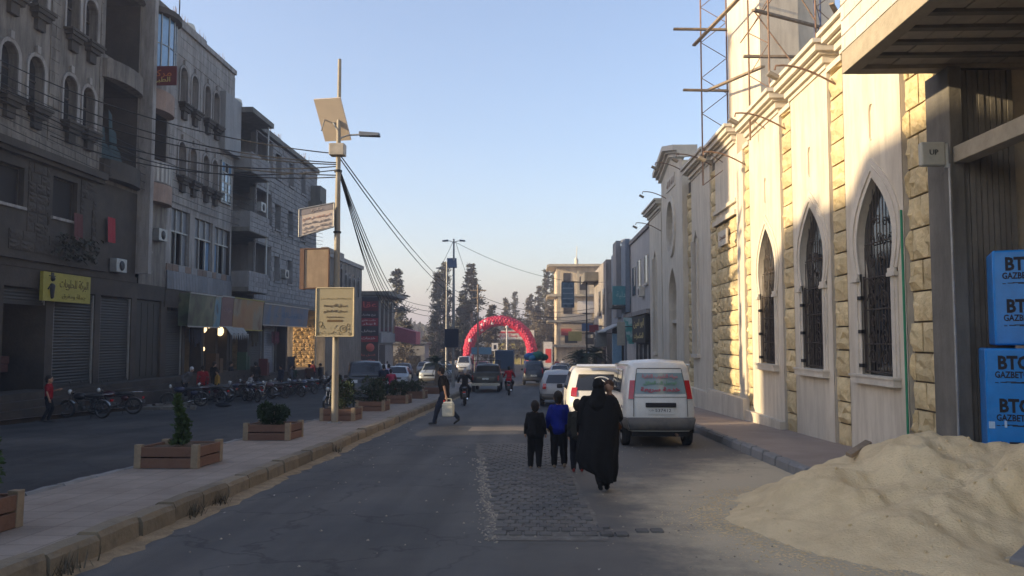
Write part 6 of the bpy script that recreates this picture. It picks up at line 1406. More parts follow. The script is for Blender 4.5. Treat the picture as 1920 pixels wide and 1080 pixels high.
# ================================================================== VEHICLES
def interp(tab, y):
    if y <= tab[0][0]: return tab[0][1]
    for (a, p), (b, q) in zip(tab, tab[1:]):
        if y <= b: t_ = (y - a) / (b - a); t_ = t_ * t_ * (3 - 2 * t_) * .5 + t_ * .5; return p + (q - p) * t_
    return tab[-1][1]
class Body:
    """car body surface: stations along y (rear = -L/2), half profile of 8 points"""
    def __init__(s, L, W, top, belt, zb=.28, roofw=.78, slant=.35, bulge=.10, nose=None):
        s.L, s.W, s.top, s.belt, s.zb, s.roofw, s.slant, s.bulge = L, W, top, belt, zb, roofw, slant, bulge
    def ring(s, y):
        L, hw = s.L, s.W / 2; zt_ = interp(s.top, y); zl = interp(s.belt, y) if isinstance(s.belt, list) else s.belt
        t_ = (y + L / 2) / L; ends = 1 - .10 * max(0, (abs(t_ - .5) * 2 - .78) / .22) ** 2; hw *= ends; zl = min(zl, zt_ - .02)
        g = max(0, min(1, (zt_ - zl) / .5)); rw = hw * (1 - (1 - s.roofw) * g)
        P_ = [(0, s.zb), (hw * .86, s.zb), (hw * .97, s.zb + .12), (hw * 1.0, s.zb + (zl - s.zb) * .55), (hw * .975, zl), (rw * 1.0, zl + (zt_ - zl) * .82), (rw * .88, zl + (zt_ - zl) * .98), (0, zt_ + .03 * g)]
        fade = max(0, 1 - (y + L / 2) / (L * .5)); ff = max(0, (y - L * .3) / (L * .2))
        out = []
        for (x, z) in P_:
            dy = 0
            if fade > 0: dy = fade * (s.slant * max(0, (z - zl) / max(.2, zt_ - zl)) + .05 * abs(z - (s.zb + .35)))
            if ff > 0: dy -= ff * .10 * max(0, (z - .55) / .4)
            out.append(Vector((x, y + dy, z)))
        return out
    def build(s, paintm, parent, name='body'):
        n = 26; ys = [-s.L / 2 + s.L * i / n for i in range(n + 1)]; k = MB(); rows = []
        for y in ys:
            r = s.ring(y); full = [Vector((-p.x, p.y, p.z)) for p in r[::-1]] + r[1:-0 or None][0:]
            full = [Vector((-p.x, p.y, p.z)) for p in reversed(r)] + r[1:]; rows.append(full)
        k.grid(rows, 0, True)
        for end, sgn in ((0, -1), (-1, 1)):
            r = s.ring(ys[end]); g = []
            for p in r:
                g.append([Vector((p.x * t_, p.y + sgn * s.bulge * (1 - t_ * t_), p.z)) for t_ in (-1, -.66, -.33, 0, .33, .66, 1)])
            k.grid(g if end else g[::-1], 0, True)
        o = k.build(name, paintm, parent, fix=True)
        return o
    def side(s, y, v, off=.012):
        """point on the side glass: v 0 at belt, 1 at roof rail"""
        r = s.ring(y); a, b = r[4], r[5]; p = a.lerp(b, v); nrm = Vector((b.z - a.z, 0, a.x - b.x)).normalized(); return p + nrm * off
    def low(s, y, z, off=.012):
        r = s.ring(y)
        for a, b in zip(r[1:5], r[2:6]):
            if a.z <= z <= b.z: t_ = (z - a.z) / (b.z - a.z + 1e-6); p = a.lerp(b, t_); p.x += off; return p
        return r[4] + Vector((off, 0, 0))
    def rear(s, t_, z, off=.015, end=0):
        y = -s.L / 2 if end == 0 else s.L / 2; r = s.ring(y); sg = -1 if end == 0 else 1
        for a, b in zip(r[1:], r[2:]):
            if a.z <= z <= b.z or b is r[-1]:
                f = (z - a.z) / (b.z - a.z + 1e-6); p = a.lerp(b, max(0, min(1, f))); break
        return Vector((p.x * t_, p.y + sg * (s.bulge * (1 - t_ * t_) + off), z))
    def top_pt(s, y, t_, off=.015):
        r = s.ring(y); a, b = r[7], r[6]; f = abs(t_); p = a.lerp(b, f) if f <= 1 else b; return Vector((p.x * (1 if t_ > 0 else -1), p.y, p.z + off))
def plate_on(bd, par, t0, t1, z0, z1, mat, name, end=0, off=.02, n=6, parent=None, depth=.02, m2=2):
    k = MB(); g = [[bd.rear(t0 + (t1 - t0) * i / n, z0 + (z1 - z0) * j / m2, off, end) for i in range(n + 1)] for j in range(m2 + 1)]
    k.grid(g, 0, True); sg = Vector((0, depth if end == 0 else -depth, 0)); edge = g[0] + [r[-1] for r in g[1:]] + g[-1][-2::-1] + [r[0] for r in g[-2:0:-1]]
    for i in range(len(edge)): a, b = edge[i], edge[(i + 1) % len(edge)]; k.face([a, b, b + sg, a + sg])
    return k.build(name, mat, parent or par)
def wheel_mesh():
    k = MB(); k.lathe((0, 0, 0), [(.19, -.09), (.27, -.10), (.305, -.085), (.32, -.05), (.32, .05), (.305, .085), (.27, .10), (.19, .09)], 'x', 24)
    ty = k.mesh('tyre', M['rubber']); k = MB(); k.lathe((0, 0, 0), [(.0, .055), (.05, .06), (.07, .045), (.17, .03), (.195, .09), (.20, .09), (.20, -.09), (.0, -.09)], 'x', 20)
    for i in range(6): a = i * PI / 3; k.obox((.06, .115 * math.cos(a), .115 * math.sin(a)), (.02, .05, .13), (a - PI / 2, 0, 0))
    return ty, k.mesh('rim', M['steel'])
TY, RIM = wheel_mesh()
def wheels(par, bd, yr, yf, rad=.32, track=None):
    x = (track or bd.W / 2 - .10)
    for (sx_, y) in ((-1, yr), (1, yr), (-1, yf), (1, yf)):
        w_ = obj('wheel', None, par, loc=(sx_ * x, y, rad)); w_.scale = (1, rad / .32, rad / .32); w_.rotation_euler = (0, 0, 0 if sx_ > 0 else PI)
        obj('tyre', TY, w_); obj('rim', RIM, w_)
    k = MB()
    for y in (yr, yf):
        for s_ in (-1, 1):
            rows = []; hx = bd.W / 2
            for i in range(13):
                a = PI * i / 12; rows.append([Vector((s_ * (hx * 1.0 + .006), y + (rad + .07) * math.cos(a), rad + (rad + .07) * math.sin(a))), Vector((s_ * (hx * .78), y + (rad + .07) * math.cos(a), rad + (rad + .07) * math.sin(a)))])
            pts = [r[0] for r in rows]; k.face(pts + [Vector((s_ * (hx + .006), y - rad - .07, bd.zb - .02)), Vector((s_ * (hx + .006), y + rad + .07, bd.zb - .02))] if True else pts)
    return k.build('wheel_arch', M['ink'], par)
def side_glass(bd, par, spans, mat=None, v0=.08, v1=.93):
    for (a, b) in spans:
        for s_ in (-1, 1):
            k = MB(); g = []
            for j in range(3):
                v = v0 + (v1 - v0) * j / 2; ins = .03 * (1 if j else 0); g.append([Vector((s_ * p.x, p.y, p.z)) for p in [bd.side(a + ins + (b - a - 2 * ins) * i / 5, v) for i in range(6)]])
            k.grid(g, 0, True); k.build('side_window', mat or M['glass'], par)
def screen(bd, par, y0, y1, mat=None):
    k = MB(); g = [[bd.top_pt(y0 + (y1 - y0) * j / 5, t_) for t_ in (-.95, -.5, 0, .5, .95)] for j in range(6)]; k.grid(g, 0, True); k.build('windscreen', mat or M['glass'], par)
def bumper(bd, par, z0, z1, end=0, mat=None, out=.07):
    k = MB(); g = [[bd.rear(t_, z, out if 0 < j < 3 else 0, end) + Vector((t_ * .03, 0, 0)) for t_ in (-1, -.9, -.6, -.3, 0, .3, .6, .9, 1)] for j, z in enumerate((z0, z0 + .04, z1 - .04, z1))]
    k.grid(g, 0, True)
    for s_ in (-1, 1):
        g = []
        for j, z in enumerate((z0, z0 + .04, z1 - .04, z1)):
            o_ = .03 if 0 < j < 3 else .0; y0 = -bd.L / 2 if end == 0 else bd.L / 2; d = 1 if end == 0 else -1
            g.append([Vector((s_ * (bd.low(y0 + d * q, max(z, bd.zb + .001)).x + o_), y0 + d * q - d * (out if 0 < j < 3 else 0) * (q == 0), z)) for q in (0, .15, .4)])
        k.grid(g, 0, True)
    return k.build('bumper', mat or M['black_plastic'], par)
def mirrors(bd, par, y, z, mat):
    for s_ in (-1, 1):
        k = MB(); k.obox((s_ * (bd.W / 2 + .09), y, z), (.18, .08, .14)); bevel(k.build('mirror', mat, par), .03, 2)
def lamp(bd, par, t0, t1, z0, z1, mat, name, end=0, off=.03): 
    for s_ in (-1, 1): plate_on(bd, par, s_ * t0, s_ * t1, z0, z1, mat, name, end, off, 2, depth=.06)
def number(bd, par, z, end=0, t0=-.2, wd=.46, tt='٣٧٤١٥٢', tc=0):
    p = bd.rear(tc, z, .045, end); sg = -1 if end == 0 else 1
    k = MB(); k.obox(p, (wd, .012, .12)); o = k.build('number_plate', M['plate'], par)
    lettering('digits', '537412', .1, M['ink'], par, p + Vector((.02, sg * .0075, 0)), (-sg, 0, 0), (0, sg, 0), .001, width=wd * .72, height=.07)
def car_shell(lab, cat, name, X, Y, L, W, top, belt, pm_, rz=0, glass=None, spans=(), scr=None, front=False, yr=None, yf=None, rad=.32, roofw=.78, slant=.35, bulge=.1, zb=.28, group=None, z=None, trim=None):
    root = thing(name, lab, cat, (X, Y, gz(Y) if z is None else z), rz, group)
    root.rotation_euler = (-.03 * math.cos(rz) if Y < 50 else -.018 * math.cos(rz), 0, rz)
    bd = Body(L, W, top, belt, zb, roofw, slant, bulge); bd.build(pm_, root)
    wheels(root, bd, yr if yr is not None else -L * .31, yf if yf is not None else L * .31, rad)
    side_glass(bd, root, spans, glass)
    if scr: screen(bd, root, *scr)
    mirrors(bd, root, L * .22, belt + .06, trim or M['black_plastic'])
    return root, bd

# ---- white van (nearest)
wp = paint('van_white', (.66, .66, .62), .32)
L, W = 3.8, 1.58
vt, vb = car_shell('white delivery van with coloured lettering across its rear window', 'van', 'van', 2.72, 17.55 + 1.9, L, W, [(-1.9, 1.84), (-1.6, 1.90), (.6, 1.90), (1.0, 1.82), (1.55, 1.22), (1.9, .95)], 1.12, wp, spans=[(-1.05, -.1), (0, .95)], scr=(.98, 1.5), slant=.16, bulge=.05, roofw=.86, rad=.29, zb=.36, yr=-1.15, yf=1.3)
plate_on(vb, vt, -.80, .80, 1.17, 1.62, pm('van_glass', (.20, .27, .28), rough=.12, scale=1.5, var=.1, bump=0, spec=.7), 'rear_window', off=.012, n=8)
ltx = [mk_plain('van_pink', (.42, .17, .19)), mk_plain('van_green', (.12, .27, .15)), mk_plain('van_red', (.36, .05, .08)), mk_plain('van_pale', (.38, .42, .44))]
def vlet(tt, z, wd, hh, m_, cx=0): p = vb.rear(0, z, .018); lettering('window_lettering', arabic(tt), .1, m_, vt, Vector((cx, p.y - .016, z)), (1, 0, 0), (0, -1, 0), .001, width=wd, height=hh, vdir=(0, .30, 1), bold=.004)
vlet('مياه الشرب النقية', 1.54, .78, .12, ltx[0]); vlet('توصيل الى المنازل', 1.40, .72, .10, ltx[1]); vlet('خدمة سريعة', 1.255, .86, .13, ltx[2])
lamp(vb, vt, .83, .995, 1.06, 1.46, M['red_lens'], 'tail_light', off=.022)
k = MB(); p = vb.rear(0, .93, .03); k.obox(p, (.66, .035, .10)); bevel(k.build('door_handle', M['ink'], vt), .03, 3)
k = MB(); p = vb.rear(0, .80, .012); k.obox(p, (.56, .014, .13)); k.build('number_plate', M['plate'], vt)
lettering('digits', '537412', .1, M['ink'], vt, p + Vector((.05, -.008, .015)), (1, 0, 0), (0, -1, 0), .001, width=.34, height=.065)
lettering('small_lettering', arabic('حلب'), .1, M['ink'], vt, p + Vector((-.2, -.008, .015)), (1, 0, 0), (0, -1, 0), .001, width=.1, height=.05)
bumper(vb, vt, .38, .66, 0, M['grey_plastic'], .09)
k = MB()
for s_ in (-1, 1): k.tube([vb.rear(s_ * .83, .68, .014), vb.rear(s_ * .83, 1.12, .014), vb.rear(s_ * .80, 1.70, .014)], .008, 4)
k.tube([vb.rear(t_, 1.72, .012) for t_ in (-.8, -.4, 0, .4, .8)], .008, 4); k.tube([vb.rear(t_, 1.10, .006) for t_ in (-.8, -.4, 0, .4, .8)], .006, 4); k.build('door_seam', M['grey_plastic'], vt)
k = MB()
for s_ in (-1, 1): k.tube([Vector((s_ * (vb.side(y, 1.0).x + .0), y, vb.side(y, 1.05).z + .02)) for y in (-1.7, -1, 0, .8)], .018, 5)
k.build('roof_gutter', wp, vt)
k = MB(); k.tube([(.35, -1.6, .3), (.35, -1.92, .28)], .03, 8); k.build('exhaust', M['iron'], vt)
k = MB(); k.box(-.6, .6, -1.75, 1.4, .24, .37); k.build('underbody', M['ink'], vt)
for s_ in (-1, 1):
    k = MB(); k.obox((s_ * .70, -1.6, .30), (.05, .02, .34)); k.build('mud_flap', M['rubber'], vt)
lettering('side_lettering', 'VAN', .1, mk_plain('navy', (.02, .03, .12)), vt, Vector((-vb.low(-1.55, .9, .02).x, -1.5, .88)), (0, -1, 0), (-1, 0, 0), .001, width=.3, height=.07)

# ---- white SUV
sp = paint('suv_white', (.66, .64, .60), .12)
st, sb = car_shell('white SUV with a white emblem sticker on its dark rear window', 'SUV', 'suv', 1.80, 22.2 + 2.3, 4.6, 1.86, [(-2.3, 1.62), (-1.9, 1.74), (.2, 1.76), (.6, 1.70), (1.15, 1.14), (2.3, .92)], 1.05, sp, spans=[(-1.75, -1.0), (-.9, .1), (.2, .95)], scr=(.55, 1.15), slant=.5, bulge=.12, roofw=.80, rad=.36, zb=.34)
plate_on(sb, st, -.86, .86, 1.08, 1.52, M['glass'], 'rear_window', off=.014, n=8)
em = mk_plain('sticker_white', (.62, .62, .62)); k = MB(); p = sb.rear(.05, 1.3, .03)
k.tube([(p.x + .22 * math.cos(a * .35 + .4), p.y - .02 + .0, p.z + .03 + .12 * math.sin(a * .35 + .4)) for a in range(7)], .018, 4); k.tube([(p.x - .16, p.y - .02, p.z - .02), (p.x, p.y - .01, p.z - .1), (p.x + .02, p.y, p.z + .06), (p.x + .17, p.y - .02, p.z - .03)], .02, 4); k.build('sticker', em, st)
lamp(sb, st, .80, .995, .92, 1.16, M['red_lens'], 'tail_light'); lamp(sb, st, .74, .95, .52, .60, M['red_lens'], 'reflector')
k = MB(); p = sb.rear(0, .84, .03); k.obox(p, (.7, .03, .05)); k.build('chrome_strip', M['chrome'], st); number(sb, st, .74); bumper(sb, st, .35, .64, 0, sp, .08)
k = MB()
for s_ in (-1, 1): k.tube([(s_ * .66, -1.6, 1.78), (s_ * .66, -1.4, 1.82), (s_ * .68, .2, 1.82), (s_ * .68, .4, 1.78)], .02, 6)
k.build('roof_rail', M['black_plastic'], st); k = MB(); k.hexa([(-.62, -2.0, 1.70), (.62, -2.0, 1.70), (.62, -1.72, 1.76), (-.62, -1.72, 1.76), (-.62, -2.02, 1.74), (.62, -2.02, 1.74), (.62, -1.7, 1.80), (-.62, -1.7, 1.80)]); k.build('spoiler', sp, st)
# ---- silver hatchback
hp = paint('hatch_silver', (.40, .40, .40), .2)
ht_, hbd = car_shell('dusty silver hatchback parked ahead of the white SUV', 'car', 'hatchback', 1.08, 34 + 2.0, 4.1, 1.74, [(-2.05, 1.38), (-1.7, 1.48), (.1, 1.52), (.5, 1.46), (1.1, .98), (2.05, .8)], .94, hp, spans=[(-1.5, -.8), (-.7, .1), (.2, .85)], scr=(.5, 1.1), slant=.5, bulge=.12, roofw=.78, rad=.31)
plate_on(hbd, ht_, -.84, .84, .98, 1.33, M['glass'], 'rear_window', off=.014); lamp(hbd, ht_, .80, .995, .74, .96, M['red_lens'], 'tail_light'); number(hbd, ht_, .62); bumper(hbd, ht_, .3, .54, 0, M['grey_plastic'])
# ---- dark minivan with load
dp_ = paint('minivan_dark', (.03, .042, .06), .15)
mt_, mbd = car_shell('dark blue minivan carrying a green and blue bundle on its roof', 'minivan', 'minivan', -.10, 61 + 2.1, 4.2, 1.68, [(-2.1, 1.76), (-1.8, 1.84), (.8, 1.84), (1.2, 1.72), (1.75, 1.1), (2.1, .9)], 1.08, dp_, spans=[(-1.5, -.5), (-.4, .6), (.7, 1.2)], scr=(1.1, 1.7), slant=.3, roofw=.82, rad=.3, zb=.32)
plate_on(mbd, mt_, -.84, .84, 1.12, 1.6, M['glass'], 'rear_window', off=.014); lamp(mbd, mt_, .84, .995, .9, 1.3, M['red_lens'], 'tail_light'); number(mbd, mt_, .74); bumper(mbd, mt_, .34, .6, 0)
ld = thing('roof_load', 'bundle of green and blue sacks tied on the dark minivan roof', 'load', (-.0, 62.6, gz(62.6) + 1.86))
rr = random.Random(3)
for i, (x, y, z, r_, c_) in enumerate(((-.45, 0, .3, .42, (.03, .12, .3)), (.25, 0, .38, .48, (.015, .14, .09)), (.7, .3, .25, .36, (.02, .11, .07)), (0, .8, .3, .5, (.03, .10, .2)), (-.2, -.3, .2, .3, (.05, .2, .35)))):
    k = MB(); k.ball((x, y, z), r_, 10, 0, (1, 1.1, .75)); k.build('sack', mk_plain('sack%d' % i, c_), ld)
# ---- pickup
pp = paint('pickup_dark', (.022, .024, .02), .2)
pt, pbd = car_shell('black pickup truck seen from behind in the left lane', 'pickup', 'pickup', -3.08, 50 + 2.4, 5.0, 1.78, [(-2.5, 1.0), (-.35, 1.0), (-.3, 1.0), (-.15, 1.62), (.1, 1.72), (.9, 1.72), (1.5, 1.05), (2.5, .92)], .98, pp, spans=[(.05, .9)], scr=(.95, 1.5), slant=.02, bulge=.03, roofw=.82, rad=.36, zb=.42)
k = MB(); k.box(-.84, .84, -2.5, -2.44, .55, 1.22); k.box(-.88, -.84, -2.5, -.3, .6, 1.22); k.box(.84, .88, -2.5, -.3, .6, 1.22); bevel(k.build('cargo_bed', pp, pt), .01)
k = MB(); k.box(-.7, .7, -.28, -.2, 1.18, 1.6); k.build('cab_rear_window', M['glass'], pt)
k = MB()
for s_ in (-.82, .82):
    for y in (-2.4, -.4): k.tube([(s_, y, 1.2), (s_, y, 1.98)], .02, 5)
    k.tube([(s_, -2.4, 1.98), (s_, -.4, 1.98)], .02, 5)
k.tube([(-.82, -2.4, 1.98), (.82, -2.4, 1.98)], .02, 5); k.build('cargo_rack', M['black_iron'], pt)
for s_ in (-1, 1): k = MB(); k.box(s_ * .80 - .05, s_ * .80 + .05, -2.54, -2.50, .75, 1.05); k.build('tail_light', M['red_lens'], pt)
k = MB(); k.box(-.9, .9, -2.62, -2.5, .42, .58); k.build('bumper', M['chrome'], pt); k = MB(); k.box(-.2, .2, -2.525, -2.505, .78, .9); k.build('number_plate', M['plate'], pt)
# ---- blue covered truck ahead
tt_ = thing('truck', 'small truck with a dark blue covered box ahead of the black pickup', 'truck', (-3.3, 88, gz(88)))
k = MB(); k.box(-1.0, 1.0, -2, 2, .8, 2.75); bevel(k.build('cargo_box', mk_plain('truck_blue', (.02, .05, .09)), tt_), .05); k = MB(); k.box(-.9, .9, 2.1, 3.6, .5, 2.2); bevel(k.build('cab', paint('cab_white', (.4, .42, .44)), tt_), .1)
k = MB(); k.box(-.95, .95, -2.1, 3.4, .5, .78); k.build('chassis', M['black_plastic'], tt_)
for (x, y) in ((-.85, -1.2), (.85, -1.2), (-.85, 2.8), (.85, 2.8)): w_ = obj('wheel', TY, tt_, loc=(x, y, .38)); w_.scale = (1.3, 1.2, 1.2)
for s_ in (-1, 1): k = MB(); k.box(s_ * .8 - .08, s_ * .8 + .08, -2.13, -2.1, .6, .72); k.build('tail_light', M['red_lens'], tt_)
# ---- left carriageway and parked cars
def front_bits(bd, t_, zl, plate=True):
    lamp(bd, t_, .58, .96, zl, zl + .15, M['white_lens'], 'headlight', 1); plate_on(bd, t_, -.5, .5, zl + .01, zl + .13, M['black_plastic'], 'radiator_grille', 1, .02); bumper(bd, t_, .3, .55, 1, M['grey_plastic']); number(bd, t_, .45, 1)
jp = paint('jeep_dark', (.02, .027, .036), .15)
jt, jb_ = car_shell('tall dark four wheel drive with a white door edge parked across from the lamp pole', 'off-road car', 'off_road_car', -8.8, 41.5, 4.6, 1.85, [(-2.3, 1.84), (-2.0, 1.92), (.3, 1.92), (.65, 1.80), (1.0, 1.18), (2.3, 1.08)], 1.1, jp, rz=PI + .25, spans=[(-1.9, -1.0), (-.9, .0), (.1, .75)], scr=(.6, 1.0), slant=.08, roofw=.88, rad=.38, zb=.42); front_bits(jb_, jt, .85)
k = MB(); k.box(-.7, .7, 1.0, 1.4, 1.2, 1.22); k.build('bonnet_glint', mk_plain('glint_paint', (.3, .32, .33)), jt)  # pale plate painted as a highlight on the bonnet
wg = paint('wagon_white', (.45, .47, .48), .2)
specs = [('station_wagon', 'white estate car parked beyond the dark four wheel drive', 'estate car', -9.6, 56, PI + .1, wg, [(-2.2, 1.4), (-1.9, 1.5), (.2, 1.52), (.6, 1.45), (1.15, 1.0), (2.2, .86)], 4.5),
         ('pickup', 'white double cab pickup in the left carriageway near the median', 'pickup', -8.0, 63, PI, paint('pick_white', (.42, .46, .50), .2), [(-2.2, 1.05), (-.9, 1.08), (-.7, 1.6), (.2, 1.7), (.6, 1.62), (1.15, 1.1), (2.2, .95)], 4.7),
         ('saloon_car', 'grey saloon car near the small median palm', 'car', -7.9, 72, PI, paint('saloon_grey', (.13, .15, .17), .2), [(-2.2, .95), (-1.5, 1.0), (-.9, 1.4), (.1, 1.45), (.5, 1.38), (1.1, .95), (2.2, .8)], 4.4),
         ('parked_car', 'white parked car in front of the red sign building', 'car', -12.9, 66, PI + .1, paint('parked_white', (.5, .5, .5), .2), [(-2.2, 1.35), (-1.8, 1.48), (.2, 1.5), (.6, 1.42), (1.15, .98), (2.2, .84)], 4.3),
         ('parked_car', 'dark blue parked car by the grey kiosk', 'car', -12.5, 76, PI + .1, paint('parked_blue', (.03, .05, .10), .2), [(-2.2, 1.35), (-1.8, 1.45), (.2, 1.48), (.6, 1.42), (1.15, .98), (2.2, .84)], 4.3),
         ('parked_car', 'silver parked car outside the tan stall', 'car', -11.8, 86, PI + .1, paint('parked_silver', (.35, .36, .38), .2), [(-2.2, 1.35), (-1.8, 1.48), (.2, 1.5), (.6, 1.42), (1.15, .98), (2.2, .84)], 4.3),
         ('parked_car', 'cream parked car farthest along the left side', 'car', -11.0, 97, PI + .1, paint('parked_cream', (.45, .40, .30), .2), [(-2.2, 1.35), (-1.8, 1.45), (.2, 1.48), (.6, 1.42), (1.15, .98), (2.2, .84)], 4.3),
         ('parked_car', 'black parked car between the dark four wheel drive and the white parked car', 'car', -12.2, 57, PI + .1, paint('parked_black', (.02, .02, .024), .2), [(-2.2, 1.4), (-1.8, 1.5), (.2, 1.52), (.6, 1.42), (1.15, .98), (2.2, .84)], 4.3),
         ('minibus', 'white minibus coming towards the viewer left of the arch', 'minibus', -8.3, 95, PI, paint('bus_white', (.62, .62, .60), .1), [(-2.3, 1.95), (-1.9, 2.05), (1.1, 2.05), (1.5, 1.9), (2.0, 1.25), (2.3, 1.0)], 4.6),
         ('saloon_car', 'dark red saloon car under the left leg of the arch', 'car', -6.6, 100, PI, paint('saloon_red', (.20, .03, .05), .1), [(-2.2, .95), (-1.5, 1.0), (-.9, 1.4), (.1, 1.45), (.5, 1.38), (1.1, .95), (2.2, .8)], 4.4),
         ('saloon_car', 'pale grey saloon car on the right edge ahead of the dark minivan', 'car', 2.0, 66, 0, paint('saloon_pale', (.42, .44, .46), .2), [(-2.2, 1.0), (-1.5, 1.05), (-.9, 1.42), (.1, 1.48), (.5, 1.4), (1.1, .98), (2.2, .84)], 4.4),
         ('saloon_car', 'small blue grey car just past the roof load in the right lane', 'car', 2.6, 78, 0, paint('saloon_bluegrey', (.16, .22, .28), .2), [(-2.2, 1.0), (-1.5, 1.05), (-.9, 1.42), (.1, 1.48), (.5, 1.4), (1.1, .98), (2.2, .84)], 4.4)]
for (nm, lb, ct, x, y, rz, pmm, top, L) in specs:
    t_, bd = car_shell(lb, ct, nm, x, y, L, 1.72, top, .98 if nm != 'minibus' else 1.15, pmm, rz=rz, spans=[(-L * .38, -L * .2), (-L * .18, .15), (.25, .8)] if 'saloon' not in nm and nm != 'pickup' else [(-.85, 0), (.1, .6)], scr=(.55, 1.1) if nm != 'minibus' else (1.3, 1.95), slant=.3, rad=.32)
    if rz: front_bits(bd, t_, .68)
    else:
        zt_ = top[0][1]; lamp(bd, t_, .7, .99, .7, .88, M['red_lens'], 'tail_light'); number(bd, t_, .6); bumper(bd, t_, .3, .54)
        k = MB(); g = [[bd.top_pt(-1.5 + .6 * j / 3, q) for q in (-.9, 0, .9)] for j in range(4)]; k.grid(g, 0, True); k.build('rear_window', M['glass'], t_)

M['dark_rim'] = mk_plain('dull_rim', (.08, .08, .08), .5, metal=.4); M['dull_chrome'] = mk_plain('dull_chrome', (.25, .25, .25), .35, metal=.8)
# ================================================================== MOTORBIKES
def motorbike(lab, tankc, X, Y, rz, seed=0, light=False):
    b = thing('motorbike', lab, 'motorbike', (X, Y, gz(Y)), rz, 'motorbikes parked along the left side and riding'); 
    tk = mk_plain('tank_%d' % seed, tankc, .3, spec=.6)
    for y, nm in ((-.62, 'rear'), (.66, 'front')):
        w_ = obj('wheel', None, b, loc=(0, y, .29)); k = MB(); k.lathe((0, 0, 0), [(.235, -.035), (.27, -.042), (.29, -.02), (.29, .02), (.27, .042), (.235, .035), (.235, -.035)], 'x', 24); k.build('tyre', M['rubber'], w_)
        k = MB(); k.lathe((0, 0, 0), [(.235, -.03), (.22, -.02), (.22, .02), (.235, .03)], 'x', 20); k.tube([(-.05, 0, 0), (.05, 0, 0)], .04, 8)
        for i in range(14): a = 2 * PI * i / 14; k.tube([(0, .03 * math.cos(a + .4), .03 * math.sin(a + .4)), (0, .225 * math.cos(a), .225 * math.sin(a))], .004, 3)
        k.build('rim', M['dark_rim'], w_)
    k = MB(); k.tube([(0, .50, .78), (0, .2, .40), (0, -.15, .32), (0, -.3, .55)], .018, 6); k.tube([(0, .48, .82), (0, 0, .62), (0, -.65, .66)], .018, 6)
    for s_ in (-1, 1): k.tube([(s_ * .05, -.2, .32), (s_ * .06, -.62, .29)], .016, 5); k.tube([(s_ * .09, -.58, .31), (s_ * .08, -.42, .64)], .02, 6)
    k.tube([(-.02, -.25, .3), (-.16, -.32, .02)], .009, 4); k.build('frame', M['black_iron'], b)
    k = MB(); k.box(-.10, .10, -.10, .20, .26, .42); k.lathe((-.12, .0, .33), [(0, 0), (.09, 0), (.09, .05), (0, .05)], 'x', 12); k.lathe((.07, .0, .33), [(0, .05), (.09, .05), (.09, 0)], 'x', 12)
    for i in range(4): k.box(-.075, .075, .06, .20, .43 + i * .028, .445 + i * .028)
    k.build('engine', M['dark_rim'], b)
    k = MB(); k.ball((0, .22, .72), .2, 12, 0, (.68, 1.2, .62)); k.build('fuel_tank', tk, b)
    k = MB(); k.ball((0, -.30, .74), .2, 12, 0, (.70, 1.9, .36)); k.build('seat', M['black_plastic'], b)
    k = MB()
    for s_ in (-1, 1): k.ball((s_ * .09, -.35, .58), .12, 8, 0, (.3, 1.2, .8))
    k.build('side_cover', tk, b)
    k = MB()
    for (cy, a0, a1) in ((-.62, .15, 2.7), (.66, .5, 2.5)): k.grid([[Vector((s_, cy + .32 * math.cos(a0 + (a1 - a0) * i / 8), .29 + .32 * math.sin(a0 + (a1 - a0) * i / 8))) for s_ in (-.05, 0, .05)] for i in range(9)], 0, True)
    k.build('mudguard', M['dull_chrome'] if seed % 2 else tk, b)
    k = MB()
    for s_ in (-1, 1): k.tube([(s_ * .07, .66, .29), (s_ * .07, .46, .88)], .017, 6)
    k.build('fork', M['chrome'], b)
    k = MB(); k.tube([(-.34, .30, .98), (-.22, .40, 1.0), (0, .45, .92), (.22, .40, 1.0), (.34, .30, .98)], .012, 5); k.build('handlebar', M['black_iron'], b)
    k = MB()
    for s_ in (-1, 1): k.tube([(s_ * .2, .4, 1.0), (s_ * .27, .38, 1.16)], .006, 4); k.ball((s_ * .28, .38, 1.19), .05, 8, 0, (1.1, .3, .8))
    k.build('mirror', M['black_plastic'], b)
    k = MB(); k.ball((0, .58, .86), .085, 10, 0, (1, .7, 1)); k.build('headlight', M['white_lens'], b)
    k = MB(); k.tube([(.10, .16, .3), (.12, -.1, .2), (.13, -.8, .32)], [.018, .025, .035], 8); k.build('exhaust', M['chrome'], b)
    k = MB(); k.box(-.06, .06, -.97, -.93, .56, .63); k.build('tail_light', M['red_lens'], b); k = MB(); k.box(-.09, .09, -.99, -.975, .40, .52); k.build('number_plate', M['dark_rim'], b)
    k = MB(); k.tube([(-.1, -.55, .8), (-.1, -.9, .8), (.1, -.9, .8), (.1, -.55, .8)], .01, 4); k.build('luggage_rack', M['chrome'], b)
    return b
mbs = [motorbike('black motorbike parked nearest the boy in red by the roller shutter', (.02, .02, .022), -14.9, 26.3, 1.45, 1), motorbike('dark red tanked motorbike standing behind the first parked motorbike', (.05, .01, .012), -14.9, 28.2, 1.7, 2), motorbike('blue tanked motorbike in the row by the shop front', (.015, .02, .06), -14.6, 33.2, 1.9, 3)]
snaps = [snapshot(o) for o in mbs]
